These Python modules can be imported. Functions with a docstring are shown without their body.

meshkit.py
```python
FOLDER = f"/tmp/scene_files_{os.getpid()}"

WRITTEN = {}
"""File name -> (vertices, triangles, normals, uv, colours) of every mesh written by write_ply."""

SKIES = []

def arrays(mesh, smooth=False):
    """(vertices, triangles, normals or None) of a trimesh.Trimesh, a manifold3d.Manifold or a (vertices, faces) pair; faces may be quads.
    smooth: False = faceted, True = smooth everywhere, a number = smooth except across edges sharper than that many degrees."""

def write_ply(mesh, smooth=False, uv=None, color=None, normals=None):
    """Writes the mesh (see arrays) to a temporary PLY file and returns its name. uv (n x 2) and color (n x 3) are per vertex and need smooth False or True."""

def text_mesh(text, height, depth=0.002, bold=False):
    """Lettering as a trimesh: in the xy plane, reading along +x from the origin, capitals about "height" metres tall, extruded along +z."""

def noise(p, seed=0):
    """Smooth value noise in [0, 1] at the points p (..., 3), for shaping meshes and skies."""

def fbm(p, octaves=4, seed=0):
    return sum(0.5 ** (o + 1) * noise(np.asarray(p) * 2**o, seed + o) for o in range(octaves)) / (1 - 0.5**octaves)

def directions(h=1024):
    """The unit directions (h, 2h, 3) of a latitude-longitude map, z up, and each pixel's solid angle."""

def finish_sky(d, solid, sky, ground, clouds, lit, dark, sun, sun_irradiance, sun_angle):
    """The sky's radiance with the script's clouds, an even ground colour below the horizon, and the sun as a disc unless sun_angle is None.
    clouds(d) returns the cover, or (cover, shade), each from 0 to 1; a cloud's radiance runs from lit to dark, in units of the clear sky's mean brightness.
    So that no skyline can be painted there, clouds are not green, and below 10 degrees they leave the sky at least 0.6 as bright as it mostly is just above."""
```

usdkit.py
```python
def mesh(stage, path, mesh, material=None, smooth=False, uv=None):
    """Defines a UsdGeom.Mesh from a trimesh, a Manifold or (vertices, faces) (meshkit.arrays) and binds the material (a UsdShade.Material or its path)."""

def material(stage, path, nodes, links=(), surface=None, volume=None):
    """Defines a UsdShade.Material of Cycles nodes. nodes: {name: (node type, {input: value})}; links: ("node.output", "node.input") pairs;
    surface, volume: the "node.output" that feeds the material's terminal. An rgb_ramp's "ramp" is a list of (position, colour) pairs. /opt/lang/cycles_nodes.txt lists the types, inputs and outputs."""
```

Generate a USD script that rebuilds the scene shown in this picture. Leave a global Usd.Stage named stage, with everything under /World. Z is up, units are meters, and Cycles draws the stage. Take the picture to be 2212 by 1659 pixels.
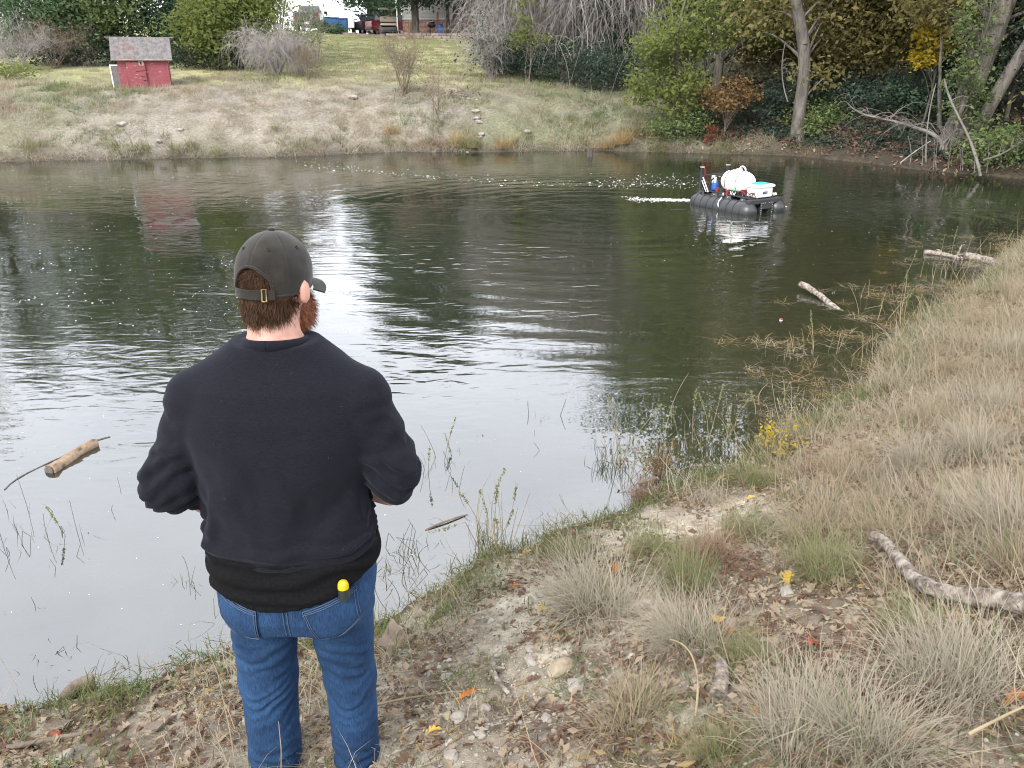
import math, numpy as np, trimesh, usdkit, meshkit
import shapely
from scipy.spatial import cKDTree
from scipy.spatial.transform import Rotation as Rot
from pxr import Usd, UsdGeom, UsdLux, UsdShade, Gf, Sdf, Vt

stage = Usd.Stage.CreateInMemory()
UsdGeom.SetStageUpAxis(stage, 'Z')
stage.DefinePrim('/World', 'Xform')
stage.DefinePrim('/World/Looks', 'Scope')
R = np.random.default_rng(7)
T = Sdf.ValueTypeNames

# ---------------------------------------------------------------- camera, sky, sun, exposure
EYE, PITCH, FPX = np.array([0.0, 0.0, 2.55]), math.radians(23.0), 1660.0     # FPX: focal length in units of a picture 2212 wide
cam = UsdGeom.Camera.Define(stage, '/World/camera')
cam.CreateHorizontalApertureAttr(36.0)
cam.CreateVerticalApertureAttr(27.0)
cam.CreateFocalLengthAttr(36.0 * FPX / 2212.0)
cam.CreateFStopAttr(0.0)
cam.CreateClippingRangeAttr(Gf.Vec2f(0.05, 2000.0))
cam.CreateExposureAttr(2.15)
cam.AddTranslateOp().Set(Gf.Vec3d(*EYE))
cam.AddRotateXOp().Set(90.0 - math.degrees(PITCH))

SUN_DIR = np.array([-0.45, -0.75, 0.72]); SUN_DIR /= np.linalg.norm(SUN_DIR)
usdkit.material(stage, '/World/Looks/sky_look', {
    'sky': ('sky_texture', {'sky_type': 'single_scattering', 'sun_disc': False, 'sun_elevation': math.asin(SUN_DIR[2]),
                            'sun_rotation': math.atan2(SUN_DIR[0], SUN_DIR[1]), 'aerosol_density': 3.0}),
    'tc': ('texture_coordinate', {}),
    'mp': ('mapping', {'scale': (1.0, 1.0, 2.2)}),
    'n1': ('noise_texture', {'scale': 2.2, 'detail': 6.0, 'roughness': 0.55}),
    'rmp': ('rgb_ramp', {'ramp': [(0.25, (6.3, 6.55, 7.2)), (0.5, (7.7, 7.9, 8.4)), (0.75, (9.2, 9.3, 9.6))]}),
    'mx': ('mix_color', {'fac': 0.9, 'use_clamp': False}),
    'bg': ('background_shader', {'strength': 0.1})},
    [('tc.generated', 'mp.vector'), ('mp.vector', 'n1.vector'), ('n1.fac', 'rmp.fac'), ('sky.color', 'mx.a'), ('rmp.color', 'mx.b'),
     ('mx.result', 'bg.color')], surface='bg.background')
dome = UsdLux.DomeLight.Define(stage, '/World/sky')
UsdShade.MaterialBindingAPI.Apply(dome.GetPrim()).Bind(UsdShade.Material.Get(stage, '/World/Looks/sky_look'))
dome.GetPrim().SetCustomDataByKey('kind', 'structure')
sun = UsdLux.DistantLight.Define(stage, '/World/sun')
sun.CreateNormalizeAttr(True); sun.CreateIntensityAttr(0.4); sun.CreateAngleAttr(25.0); sun.CreateColorAttr(Gf.Vec3f(1.0, 0.96, 0.9))
_z = SUN_DIR; _x = np.cross([0, 1, 0], _z); _x /= np.linalg.norm(_x); _y = np.cross(_z, _x)
sun.AddTransformOp().Set(Gf.Matrix4d(*_x, 0, *_y, 0, *_z, 0, 0, 0, 8, 1))

# ---------------------------------------------------------------- small helpers
used = {}
def numbered(parent, name):
    k = (parent, name); n = used.get(k, 0); used[k] = n + 1
    return name if n == 0 else '%s_%03d' % (name, n)
def say(p, label=None, cat=None, group=None, kind=None):
    for k, v in (('label', label), ('category', cat), ('group', group), ('kind', kind)):
        if v: p.SetCustomDataByKey(k, v)
    return p
def path_of(parent):
    return '/World' if parent is None else str(parent.GetPath())
def thing(name, label, cat, loc=(0, 0, 0), rz=0, group=None, scale=None, kind=None, matrix=None):
    x = UsdGeom.Xform.Define(stage, '/World/' + numbered('/World', name))
    if matrix is not None:
        x.AddTransformOp().Set(Gf.Matrix4d(*np.asarray(matrix, float).T.ravel()))
    else:
        x.AddTranslateOp().Set(Gf.Vec3d(*map(float, loc)))
        if rz: x.AddRotateZOp().Set(float(math.degrees(rz)))
        if scale is not None: x.AddScaleOp().Set(Gf.Vec3f(*map(float, np.broadcast_to(scale, 3))))
    return say(x.GetPrim(), label, cat, group, kind)
def obj(name, mesh, m, parent=None, smooth=False, label=None, cat=None, group=None, kind=None, loc=None):
    pp = path_of(parent)
    g = usdkit.mesh(stage, pp + '/' + numbered(pp, name), mesh, '/World/Looks/' + m, smooth)
    if loc is not None: UsdGeom.Xformable(g).AddTranslateOp().Set(Gf.Vec3d(*map(float, loc)))
    return say(g.GetPrim(), label, cat, group, kind)
def copy_of(root, name, label, cat, loc, rz=0, scale=1.0, group=None, tilt=None):
    r = UsdGeom.Xform.Define(stage, '/World/' + numbered('/World', name))
    r.GetPrim().GetReferences().AddInternalReference(root.GetPath())
    r.ClearXformOpOrder()
    M = np.eye(4); M[:3, :3] = Rot.from_euler('z', rz).as_matrix() * 1.0
    if tilt is not None: M[:3, :3] = Rot.from_euler('xy', tilt).as_matrix() @ M[:3, :3]
    M[:3, :3] = M[:3, :3] @ np.diag(np.broadcast_to(scale, 3)); M[:3, 3] = loc
    r.MakeMatrixXform().Set(Gf.Matrix4d(*M.T.ravel()))
    r.GetPrim().SetInstanceable(True)
    return say(r.GetPrim(), label, cat, group)
def proto(name):
    return stage.CreateClassPrim('/' + name)
def scatter(name, protos, pos, quat, scale, idx, label=None, cat=None, parent=None):
    """a PointInstancer of stuff; protos: [(mesh, material, smooth)]"""
    pp = path_of(parent); path = pp + '/' + numbered(pp, name)
    pi = UsdGeom.PointInstancer.Define(stage, path)
    stage.DefinePrim(path + '/prototypes', 'Scope')
    for k, (me, m, sm) in enumerate(protos):
        g = usdkit.mesh(stage, path + '/prototypes/piece_%03d' % k, me, '/World/Looks/' + m, sm)
        pi.CreatePrototypesRel().AddTarget(g.GetPath())
    pi.CreatePositionsAttr(Vt.Vec3fArray.FromNumpy(np.asarray(pos, np.float32)))
    q = np.asarray(quat, np.float32)   # x y z w
    pi.CreateOrientationsAttr(Vt.QuathArray([Gf.Quath(float(w), float(x), float(y), float(z)) for x, y, z, w in q]))
    sc = np.asarray(scale, np.float32)
    if sc.ndim == 1: sc = np.repeat(sc[:, None], 3, 1)
    pi.CreateScalesAttr(Vt.Vec3fArray.FromNumpy(sc))
    pi.CreateProtoIndicesAttr(Vt.IntArray.FromNumpy(np.asarray(idx, np.int32)))
    return say(pi.GetPrim(), label, cat, None, 'stuff')
cat_ = trimesh.util.concatenate
def box(sx, sy, sz, c=(0, 0, 0), rz=0.0, rx=0.0, ry=0.0):
    m = trimesh.creation.box([sx, sy, sz])
    if rz or rx or ry: m.apply_transform(trimesh.transformations.euler_matrix(rx, ry, rz))
    m.apply_translation(c); return m
def rbox(sx, sy, sz, r=0.02, c=(0, 0, 0), seg=8):
    import manifold3d as m3
    s = m3.Manifold.sphere(r, seg)
    h = m3.Manifold.batch_hull([s.translate([a * (sx / 2 - r), b * (sy / 2 - r), d * (sz / 2 - r)]) for a in (-1, 1) for b in (-1, 1) for d in (-1, 1)])
    me = h.to_mesh(); t = trimesh.Trimesh(me.vert_properties[:, :3], me.tri_verts, process=False); t.apply_translation(c); return t
def cyl(r, p, q, n=12, r2=None):
    p, q = np.asarray(p, float), np.asarray(q, float)
    return tubes(np.array([[p, q]]), np.array([[r, r if r2 is None else r2]]), n, caps=True)
def tubes(paths, radii, sides=5, caps=False):
    """many polylines (N,K,3) as tubes with radii (N,K); one mesh"""
    P = np.asarray(paths, float); N, K, _ = P.shape
    rad = np.broadcast_to(np.asarray(radii, float), (N, K))
    t = np.gradient(P, axis=1); t /= np.linalg.norm(t, axis=2, keepdims=True) + 1e-9
    ref = np.where(np.abs(t[:, :1, 2:3]) < 0.8, [0, 0, 1.0], [1.0, 0.1, 0]); ref = np.repeat(ref, K, 1)
    a = np.cross(t, ref); a /= np.linalg.norm(a, axis=2, keepdims=True) + 1e-9
    b = np.cross(t, a); ang = np.arange(sides) * 2 * np.pi / sides
    v = P[:, :, None] + rad[:, :, None, None] * (np.cos(ang)[:, None] * a[:, :, None] + np.sin(ang)[:, None] * b[:, :, None])
    i, k, s = np.meshgrid(np.arange(N), np.arange(K - 1), np.arange(sides), indexing='ij')
    o = lambda kk, ss: ((i * K + kk) * sides + ss % sides).ravel()
    q = np.stack([o(k, s), o(k, s + 1), o(k + 1, s + 1), o(k + 1, s)], -1)[:, ::-1]
    f = np.vstack([q[:, [0, 1, 2]], q[:, [0, 2, 3]]]); v = v.reshape(-1, 3)
    if caps:
        add = []
        for n in range(N):
            for kk, rev in ((0, False), (K - 1, True)):
                ring = (n * K + kk) * sides + np.arange(sides)
                fan = np.stack([np.full(sides - 2, ring[0]), ring[1:-1], ring[2:]], -1)
                add.append(fan[:, ::-1] if rev else fan)
        f = np.vstack([f] + add)
    return trimesh.Trimesh(v, f, process=False)
def ribbons(root, head, length, width, up, curl, K=5, rng=R, kink=0.0):
    """grass blades: root (N,3), heading angle, length, width, start elevation (rad), total bend (rad)"""
    N = len(root); s = np.linspace(0, 1, K)
    el = up[:, None] - curl[:, None] * s[None] ** 1.3
    if kink: el = el - (rng.random(N) < kink)[:, None] * rng.uniform(.5, 2.0, N)[:, None] * (s[None] > rng.uniform(.3, .85, N)[:, None])
    st = length[:, None] / (K - 1)
    dh, dz = np.cos(el) * st, np.sin(el) * st
    hpos = np.concatenate([np.zeros((N, 1)), np.cumsum(dh[:, :-1], 1)], 1); zpos = np.concatenate([np.zeros((N, 1)), np.cumsum(dz[:, :-1], 1)], 1)
    tw = head[:, None] + (rng.normal(0, .25, N))[:, None] * s[None]
    c = np.stack([root[:, 0:1] + np.cos(tw) * hpos, root[:, 1:2] + np.sin(tw) * hpos, root[:, 2:3] + zpos], -1)
    sa = head + np.pi / 2 + rng.normal(0, .5, N)
    side = np.stack([np.cos(sa), np.sin(sa), np.zeros(N)], -1)[:, None]
    w = (width[:, None] * (1 - s[None] ** 2) * .5)[..., None]
    v = np.stack([c - side * w, c + side * w], 2).reshape(-1, 3)
    i, k = np.meshgrid(np.arange(N), np.arange(K - 1), indexing='ij'); o = ((i * K + k) * 2).ravel()
    f = np.vstack([np.stack([o, o + 1, o + 3], -1), np.stack([o, o + 3, o + 2], -1)])
    return trimesh.Trimesh(v, f, process=False)
def leaves(c, size, rng, aspect=.55, flat=.6, droop=0.0):
    """leaf quads at c (N,3): folded diamonds"""
    N = len(c); d = rng.normal(0, 1, (N, 3)); d[:, 2] *= flat; d[:, 2] -= droop; d /= np.linalg.norm(d, axis=1, keepdims=True)
    u = rng.normal(0, 1, (N, 3)); u[:, 2] += .45; u -= (u * d).sum(1)[:, None] * d; u /= np.linalg.norm(u, axis=1, keepdims=True)
    w = np.cross(d, u); L = (size * np.clip(rng.lognormal(-.08, .38, N), .4, 2.0))[:, None]
    mid = c + u * L * .06
    v = np.stack([c - d * L * .5, mid + w * L * aspect * .5, c + d * L * .5 - u * L * .1, mid - w * L * aspect * .5], 1).reshape(-1, 3)
    o = np.arange(N) * 4
    f = np.vstack([np.stack([o, o + 1, o + 2], -1), np.stack([o, o + 2, o + 3], -1)])
    return trimesh.Trimesh(v, f, process=False)
def spline(pts, n):
    pts = np.asarray(pts, float)
    from scipy.interpolate import CubicSpline
    d = np.r_[0, np.cumsum(np.linalg.norm(np.diff(pts[:, :3], axis=0), axis=1))]
    return CubicSpline(d, pts)(np.linspace(0, d[-1], n))
def smoothstep(a, b, x):
    t = np.clip((x - a) / (b - a), 0, 1); return t * t * (3 - 2 * t)
def nz(p, s, seed=0, oct=3):
    return meshkit.fbm(np.asarray(p) * s, oct, seed) - .5

# ---------------------------------------------------------------- materials
def mat(name, c, c2=None, c3=None, scale=8.0, rough=.8, bump=0.0, bscale=40.0, coord='position', stretch=(1, 1, 1), detail=4.0, metal=0.0, spec=.4, lo=.35, hi=.65, extra=None):
    if not metal: c, c2, c3 = (None if q is None else tuple(.76 * x for x in q) for q in (c, c2, c3))
    n = {'p': ('principled_bsdf', {'roughness': rough, 'metallic': metal, 'specular_ior_level': spec, **(extra or {})}), 'mp': ('mapping', {'scale': stretch})}
    l = []
    if coord == 'position': n['g'] = ('geometry', {}); l.append(('g.position', 'mp.vector'))
    else: n['g'] = ('texture_coordinate', {}); l.append(('g.' + coord, 'mp.vector'))
    if c2 is None: n['p'][1]['base_color'] = c
    else:
        n['n'] = ('noise_texture', {'scale': scale, 'detail': detail, 'roughness': .6})
        n['r'] = ('rgb_ramp', {'ramp': [(lo, c), (hi, c2)] if c3 is None else [(lo, c), ((lo + hi) / 2, c2), (hi, c3)]})
        l += [('mp.vector', 'n.vector'), ('n.fac', 'r.fac'), ('r.color', 'p.base_color')]
    if bump:
        n['bn'] = ('noise_texture', {'scale': bscale, 'detail': 3.0}); n['b'] = ('bump', {'distance': bump, 'strength': 1.0})
        l += [('mp.vector', 'bn.vector'), ('bn.fac', 'b.height'), ('b.normal', 'p.normal')]
    usdkit.material(stage, '/World/Looks/' + name, n, l, surface='p.BSDF')
    return name
def leafmat(name, cols, rough=.6, trans=.35, spec=.3, big=None):
    """foliage: each leaf (mesh island) takes its own tone from cols; translucent"""
    st = [(i / max(1, len(cols) - 1), tuple(.76 * x for x in c)) for i, c in enumerate(cols)]
    n = {'g': ('geometry', {}), 'r': ('rgb_ramp', {'ramp': st}), 'p': ('principled_bsdf', {'roughness': rough, 'specular_ior_level': spec}),
         't': ('translucent_bsdf', {}), 'm': ('mix_closure', {'fac': trans}),
         'nn': ('noise_texture', {'scale': .9, 'detail': 2.0}), 'a': ('math', {'math_type': 'multiply_add', 'value2': .55, 'value3': -.05}),
         'b': ('math', {'math_type': 'multiply_add', 'value2': .5, 'use_clamp': True})}
    l = [('g.position', 'nn.vector'), ('nn.fac', 'a.value1'), ('g.random_per_island', 'b.value1'), ('a.value', 'b.value3'), ('b.value', 'r.fac'), ('r.color', 'p.base_color'), ('r.color', 't.color'),
         ('p.BSDF', 'm.closure1'), ('t.BSDF', 'm.closure2')]
    usdkit.material(stage, '/World/Looks/' + name, n, l, surface='m.closure')
    return name
# ---------------------------------------------------------------- the pond and its banks
def ray(px, py):
    u, v = (px - 1106.0) / FPX, (829.5 - py) / FPX
    return np.array([u, math.cos(PITCH) + v * math.sin(PITCH), -math.sin(PITCH) + v * math.cos(PITCH)])
def on_plane(px, py, z=0.0):
    d = ray(px, py); return EYE + d * (z - EYE[2]) / d[2]
far_px = [(0, 350), (300, 343), (600, 338), (830, 329), (1050, 328), (1275, 325), (1500, 330), (1700, 335), (1850, 350), (2000, 368), (2212, 385)]
near_px = [(2212, 525), (2130, 600), (2000, 690), (1905, 770), (1880, 830), (1760, 900), (1640, 960), (1600, 1000), (1500, 1030), (1400, 1075), (1330, 1112), (1200, 1150), (1130, 1190),
           (1030, 1200), (990, 1228), (900, 1290), (830, 1330), (700, 1372), (500, 1410), (400, 1432), (250, 1470), (150, 1500), (0, 1530)]
far = np.array([on_plane(*p)[:2] for p in far_px]); near = np.array([on_plane(*p)[:2] for p in near_px])
far = np.vstack([[-42, 19.5], [-28, 20.5], far, [13.6, 16.2]]); near = np.vstack([[13.6, 14.0], [11.0, 12.6], near, [-3.4, 2.0], [-7, 1.2], [-20, .5], [-42, 0]])
def densify(p, s=.04):
    return np.vstack([np.linspace(a, b, max(2, int(np.linalg.norm(b - a) / s)), endpoint=False) for a, b in zip(p[:-1], p[1:])] + [p[-1:]])
far_d, near_d = densify(far, .08), densify(near, .03)
near_d = near_d + (np.stack([nz(np.c_[near_d, near_d[:, 0] * 0], 3.0, 5), nz(np.c_[near_d, near_d[:, 0] * 0], 3.0, 6)], 1)) * .16
far_d = far_d + (np.stack([nz(np.c_[far_d, far_d[:, 0] * 0], 1.2, 7), nz(np.c_[far_d, far_d[:, 0] * 0], 1.2, 8)], 1)) * .5
kf, kn = cKDTree(far_d), cKDTree(near_d)
pond = shapely.make_valid(shapely.Polygon(np.vstack([far_d, near_d])))
if pond.geom_type != 'Polygon': pond = max(pond.geoms, key=lambda g: g.area)
shapely.prepare(pond)
HN = ([0, .12, 1.1, 2.4, 2.9, 5, 10, 40, 300], [0, .045, .235, .63, .79, 1.3, 2.1, 4, 8])
HF = ([0, .3, 2.0, 3.6, 6, 39, 60, 300], [0, .16, .85, 1.36, 1.6, 3.9, 4.6, 7])
def land(x, y, fine=True):
    x, y = np.broadcast_arrays(np.asarray(x, float), np.asarray(y, float)); sh = x.shape; x, y = x.ravel(), y.ravel(); p = np.c_[x, y]
    df, dn = kf.query(p)[0], kn.query(p)[0]
    inside = shapely.contains_xy(pond, x, y)
    low = smoothstep(2.5, 8.0, x) * smoothstep(40, 20, y)
    hf = np.interp(df, *HF) * (1 - .45 * low) + smoothstep(42, 62, y) * np.clip(-x - 8, 0, 20) * .055
    hn = np.interp(dn, *HN)
    out = (hn * df + hf * dn) / (df + dn + 1e-6)
    z = np.where(inside, -np.minimum(np.minimum(df, dn) * .2, 1.6) - .012, out)
    if fine:
        q = np.c_[x, y, x * 0]
        amp = np.clip(np.minimum(df, dn) * .5, .04, 1)
        z = z + nz(q, .7, 3) * .22 * amp * np.where(y > 19, np.where(df > 7, .5, 1.25), .45) + nz(q, 5.0, 4) * .05 * amp + nz(q, 22.0, 9, 2) * .018 * (y < 9)
    return z.reshape(sh)
def ground(px, py, far_limit=120.0):
    """the point of the ground that the picture shows at px, py"""
    d = ray(px, py); t = np.r_[np.linspace(.5, 14, 500), np.linspace(14.05, far_limit, 1400)]
    P = EYE + t[:, None] * d; g = np.maximum(land(P[:, 0], P[:, 1]), -9)
    k = np.argmax(P[:, 2] < g)
    return np.array([P[k, 0], P[k, 1], g[k]])
def at_depth(px, Y):
    """ground point in the picture's column px at the distance Y; column taken at the row of that ground point"""
    x = (px - 1106.0) / FPX * Y
    for _ in range(4):
        z = float(land(x, Y)); x = (px - 1106.0) / FPX * (Y * math.cos(PITCH) + (EYE[2] - z) * math.sin(PITCH))
    return np.array([x, Y, float(land(x, Y))])

xs = np.unique(np.r_[np.arange(-3.2, 5.2, .036), np.arange(5.2, 14, .16), np.arange(-16, -3.2, .16), np.arange(-60, -16, 1.2), np.arange(14, 45, 1.2), [-300, -180, -100, 80, 160, 300]])
ys = np.unique(np.r_[np.arange(.9, 6.4, .036), np.arange(6.4, 19, .2), np.arange(19, 31, .13), np.arange(31, 75, .8), np.arange(-6, .9, .3), [-60, -25, -12, 85, 110, 160, 300]])
X, Yg = np.meshgrid(xs, ys); Zg = land(X, Yg)
nyy, nxx = X.shape
ii, jj = np.meshgrid(np.arange(nyy - 1), np.arange(nxx - 1), indexing='ij'); o = (ii * nxx + jj).ravel()
F = np.vstack([np.stack([o, o + 1, o + nxx + 1], -1), np.stack([o, o + nxx + 1, o + nxx], -1)])
V = np.stack([X, Yg, Zg], -1).reshape(-1, 3)
# ground colour: soil, dry grass and green grass by place
q2 = np.c_[V[:, :2], V[:, 0] * 0]; df_, dn_ = kf.query(V[:, :2])[0], kn.query(V[:, :2])[0]
soil, straw, green, pale, lawn, mud = (np.array(c) for c in ((.185, .152, .116), (.255, .218, .155), (.095, .112, .05), (.37, .335, .27), (.29, .285, .15), (.03, .025, .017)))
n1, n2, n3 = nz(q2, .25, 21), nz(q2, .9, 22), nz(q2, 3.0, 23)
def mixc(a, b, t): return a + (b - a) * np.clip(t, 0, 1)[:, None]
is_far = df_ < dn_
C = np.repeat(soil[None], len(V), 0)
gr_far = mixc(np.repeat((np.array([.185, .167, .146]))[None], len(V), 0), np.array([.205, .186, .148]), .5 + n2 * 2)
gr_far = mixc(gr_far, lawn, smoothstep(2.9, 6.5, df_) * (.85 + n2))
gr_far = mixc(gr_far, green, np.clip(n1 * 3.0 - .1, 0, .5) + smoothstep(-1.5, 4, V[:, 0]) * smoothstep(6, 1, df_) * .5)
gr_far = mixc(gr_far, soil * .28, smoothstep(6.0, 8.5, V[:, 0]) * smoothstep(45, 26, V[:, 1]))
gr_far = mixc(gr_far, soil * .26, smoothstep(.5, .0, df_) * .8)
gr_near = mixc(np.repeat(soil[None], len(V), 0), pale, smoothstep(.05, .5, n3 + .25 - .35 * smoothstep(.6, 1.6, V[:, 0]) + .1))
gr_near = mixc(gr_near, straw, smoothstep(2.0, 4.0, V[:, 0]) * .7)
gr_near = mixc(gr_near, mud * 2, smoothstep(.16, .0, dn_))
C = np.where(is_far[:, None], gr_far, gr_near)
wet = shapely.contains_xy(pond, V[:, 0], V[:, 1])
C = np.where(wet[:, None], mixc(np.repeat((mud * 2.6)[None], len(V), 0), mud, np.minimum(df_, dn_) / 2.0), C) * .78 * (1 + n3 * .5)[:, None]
usdkit.material(stage, '/World/Looks/ground_look', {
    'a': ('attribute', {'attribute': 'ground_tone'}), 'g': ('geometry', {}),
    'n': ('noise_texture', {'scale': 14.0, 'detail': 8.0, 'roughness': .7}), 'r': ('rgb_ramp', {'ramp': [(.3, (.5, .5, .48)), (.7, (1.45, 1.42, 1.4))]}),
    'm': ('mix_color', {'blend_type': 'multiply', 'fac': 1.0, 'use_clamp': False}), 'p': ('principled_bsdf', {'roughness': .95, 'specular_ior_level': .15}),
    'bn': ('noise_texture', {'scale': 60.0, 'detail': 5.0, 'roughness': .7}), 'b': ('bump', {'distance': .02, 'strength': 1.0})},
    [('g.position', 'n.vector'), ('n.fac', 'r.fac'), ('a.color', 'm.a'), ('r.color', 'm.b'), ('m.result', 'p.base_color'), ('g.position', 'bn.vector'), ('bn.fac', 'b.height'), ('b.normal', 'p.normal')], surface='p.BSDF')
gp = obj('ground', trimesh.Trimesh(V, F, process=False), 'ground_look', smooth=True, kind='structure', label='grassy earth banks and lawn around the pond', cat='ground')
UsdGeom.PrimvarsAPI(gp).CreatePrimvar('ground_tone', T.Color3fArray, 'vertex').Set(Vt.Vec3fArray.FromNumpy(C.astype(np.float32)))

# water: a closed body whose top is the rippled surface
def bumps(nodes, links):
    nodes.update({
        'g': ('geometry', {}),
        'm1': ('mapping', {'scale': (1.25, 3.3, 1.0), 'rotation': (0, 0, .12)}), 'n1': ('noise_texture', {'scale': 2.1, 'detail': 1.4, 'roughness': .45, 'distortion': .8}),
        'm2': ('mapping', {'scale': (1.0, 2.6, 1.0), 'rotation': (0, 0, -.15)}), 'n2': ('noise_texture', {'scale': 6.5, 'detail': 1.0, 'roughness': .5, 'distortion': .3}),
        'm3': ('mapping', {'scale': (.35, .8, 1.0), 'rotation': (0, 0, .3)}), 'n3': ('noise_texture', {'scale': .8, 'detail': 2.0}),
        # how rough the water is, by place: calm in the shallows by the near bank
        'dv': ('vector_math', {'math_type': 'distance', 'vector2': (1.6, 3.2, 0)}), 'dm': ('map_range', {'range_type': 'smoothstep', 'from_min': 1.2, 'from_max': 4.6, 'to_min': .035, 'to_max': 1.0}),
        'd3': ('vector_math', {'math_type': 'distance', 'vector2': (-1.6, 2.6, 0)}), 'd4': ('map_range', {'range_type': 'smoothstep', 'from_min': 1.0, 'from_max': 3.0, 'to_min': .06, 'to_max': 1.0}),
        'pm': ('map_range', {'from_min': .38, 'from_max': .62, 'to_min': .22, 'to_max': 1.5, 'clamp': True}),
        'k': ('math', {'math_type': 'multiply'}), 'k2': ('math', {'math_type': 'multiply'}),
        # rings spreading from the boat's turn
        'rv': ('vector_math', {'math_type': 'distance', 'vector2': (1.5, 13.5, 0)}), 'rn': ('math', {'math_type': 'multiply_add', 'value2': .9}), 'rs': ('math', {'math_type': 'multiply', 'value2': 13.0}), 'rsin': ('math', {'math_type': 'sine'}),
        'rm': ('map_range', {'range_type': 'smoothstep', 'from_min': 10.5, 'from_max': 5.0, 'to_min': 0.0, 'to_max': 1.0}), 'ra': ('math', {'math_type': 'multiply'}), 'rb': ('math', {'math_type': 'multiply', 'value2': .0011}),
        'h1': ('math', {'math_type': 'multiply', 'value2': .0064}), 'h2': ('math', {'math_type': 'multiply_add', 'value2': .0013}), 'h3': ('math', {'math_type': 'multiply'}), 'h4': ('math', {'math_type': 'add'}),
        'bump': ('bump', {'distance': 1.0, 'strength': 1.0, 'filter_width': .1})})
    links += [('g.position', 'm1.vector'), ('m1.vector', 'n1.vector'), ('g.position', 'm2.vector'), ('m2.vector', 'n2.vector'), ('g.position', 'm3.vector'), ('m3.vector', 'n3.vector'),
              ('g.position', 'dv.vector1'), ('dv.value', 'dm.value'), ('g.position', 'd3.vector1'), ('d3.value', 'd4.value'), ('n3.fac', 'pm.value'), ('dm.result', 'k.value1'), ('pm.result', 'k.value2'), ('k.value', 'k2.value1'), ('d4.result', 'k2.value2'),
              ('g.position', 'rv.vector1'), ('n3.fac', 'rn.value1'), ('rv.value', 'rn.value3'), ('rn.value', 'rs.value1'), ('rs.value', 'rsin.value1'), ('rv.value', 'rm.value'), ('rsin.value', 'ra.value1'), ('rm.result', 'ra.value2'), ('ra.value', 'rb.value1'),
              ('n1.fac', 'h1.value1'), ('n2.fac', 'h2.value1'), ('h1.value', 'h2.value3'), ('h2.value', 'h3.value1'), ('k2.value', 'h3.value2'), ('h3.value', 'h4.value1'), ('rb.value', 'h4.value2'), ('h4.value', 'bump.height')]
wn = {'fr': ('fresnel', {'IOR': 2.15}), 'tr': ('transparent_bsdf', {'color': (.62, .62, .54)}), 'df': ('diffuse_bsdf', {'color': (.016, .018, .010)}), 'mk': ('mix_closure', {'fac': .35}),
      'gl': ('glossy_bsdf', {'color': (.97, .97, 1.0), 'roughness': .015}), 'fk': ('math', {'math_type': 'multiply', 'value2': 1.03, 'use_clamp': True}), 'mx': ('mix_closure', {}), 'ab': ('absorption_volume', {'color': (.55, .6, .42), 'density': 2.2})}
wl = [('tr.BSDF', 'mk.closure1'), ('df.BSDF', 'mk.closure2'), ('mk.closure', 'mx.closure1'), ('gl.BSDF', 'mx.closure2'), ('fr.fac', 'fk.value1'), ('fk.value', 'mx.fac'), ('bump.normal', 'gl.normal')]
bumps(wn, wl)
usdkit.material(stage, '/World/Looks/water_look', wn, wl, surface='mx.closure', volume='ab.volume')
wb = box(60, 27, 3.0, (-45 + 30, 12.0, -1.5))
obj('water', wb, 'water_look', kind='structure', label='dark rippled pond water reflecting trees and sky', cat='water')
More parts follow.
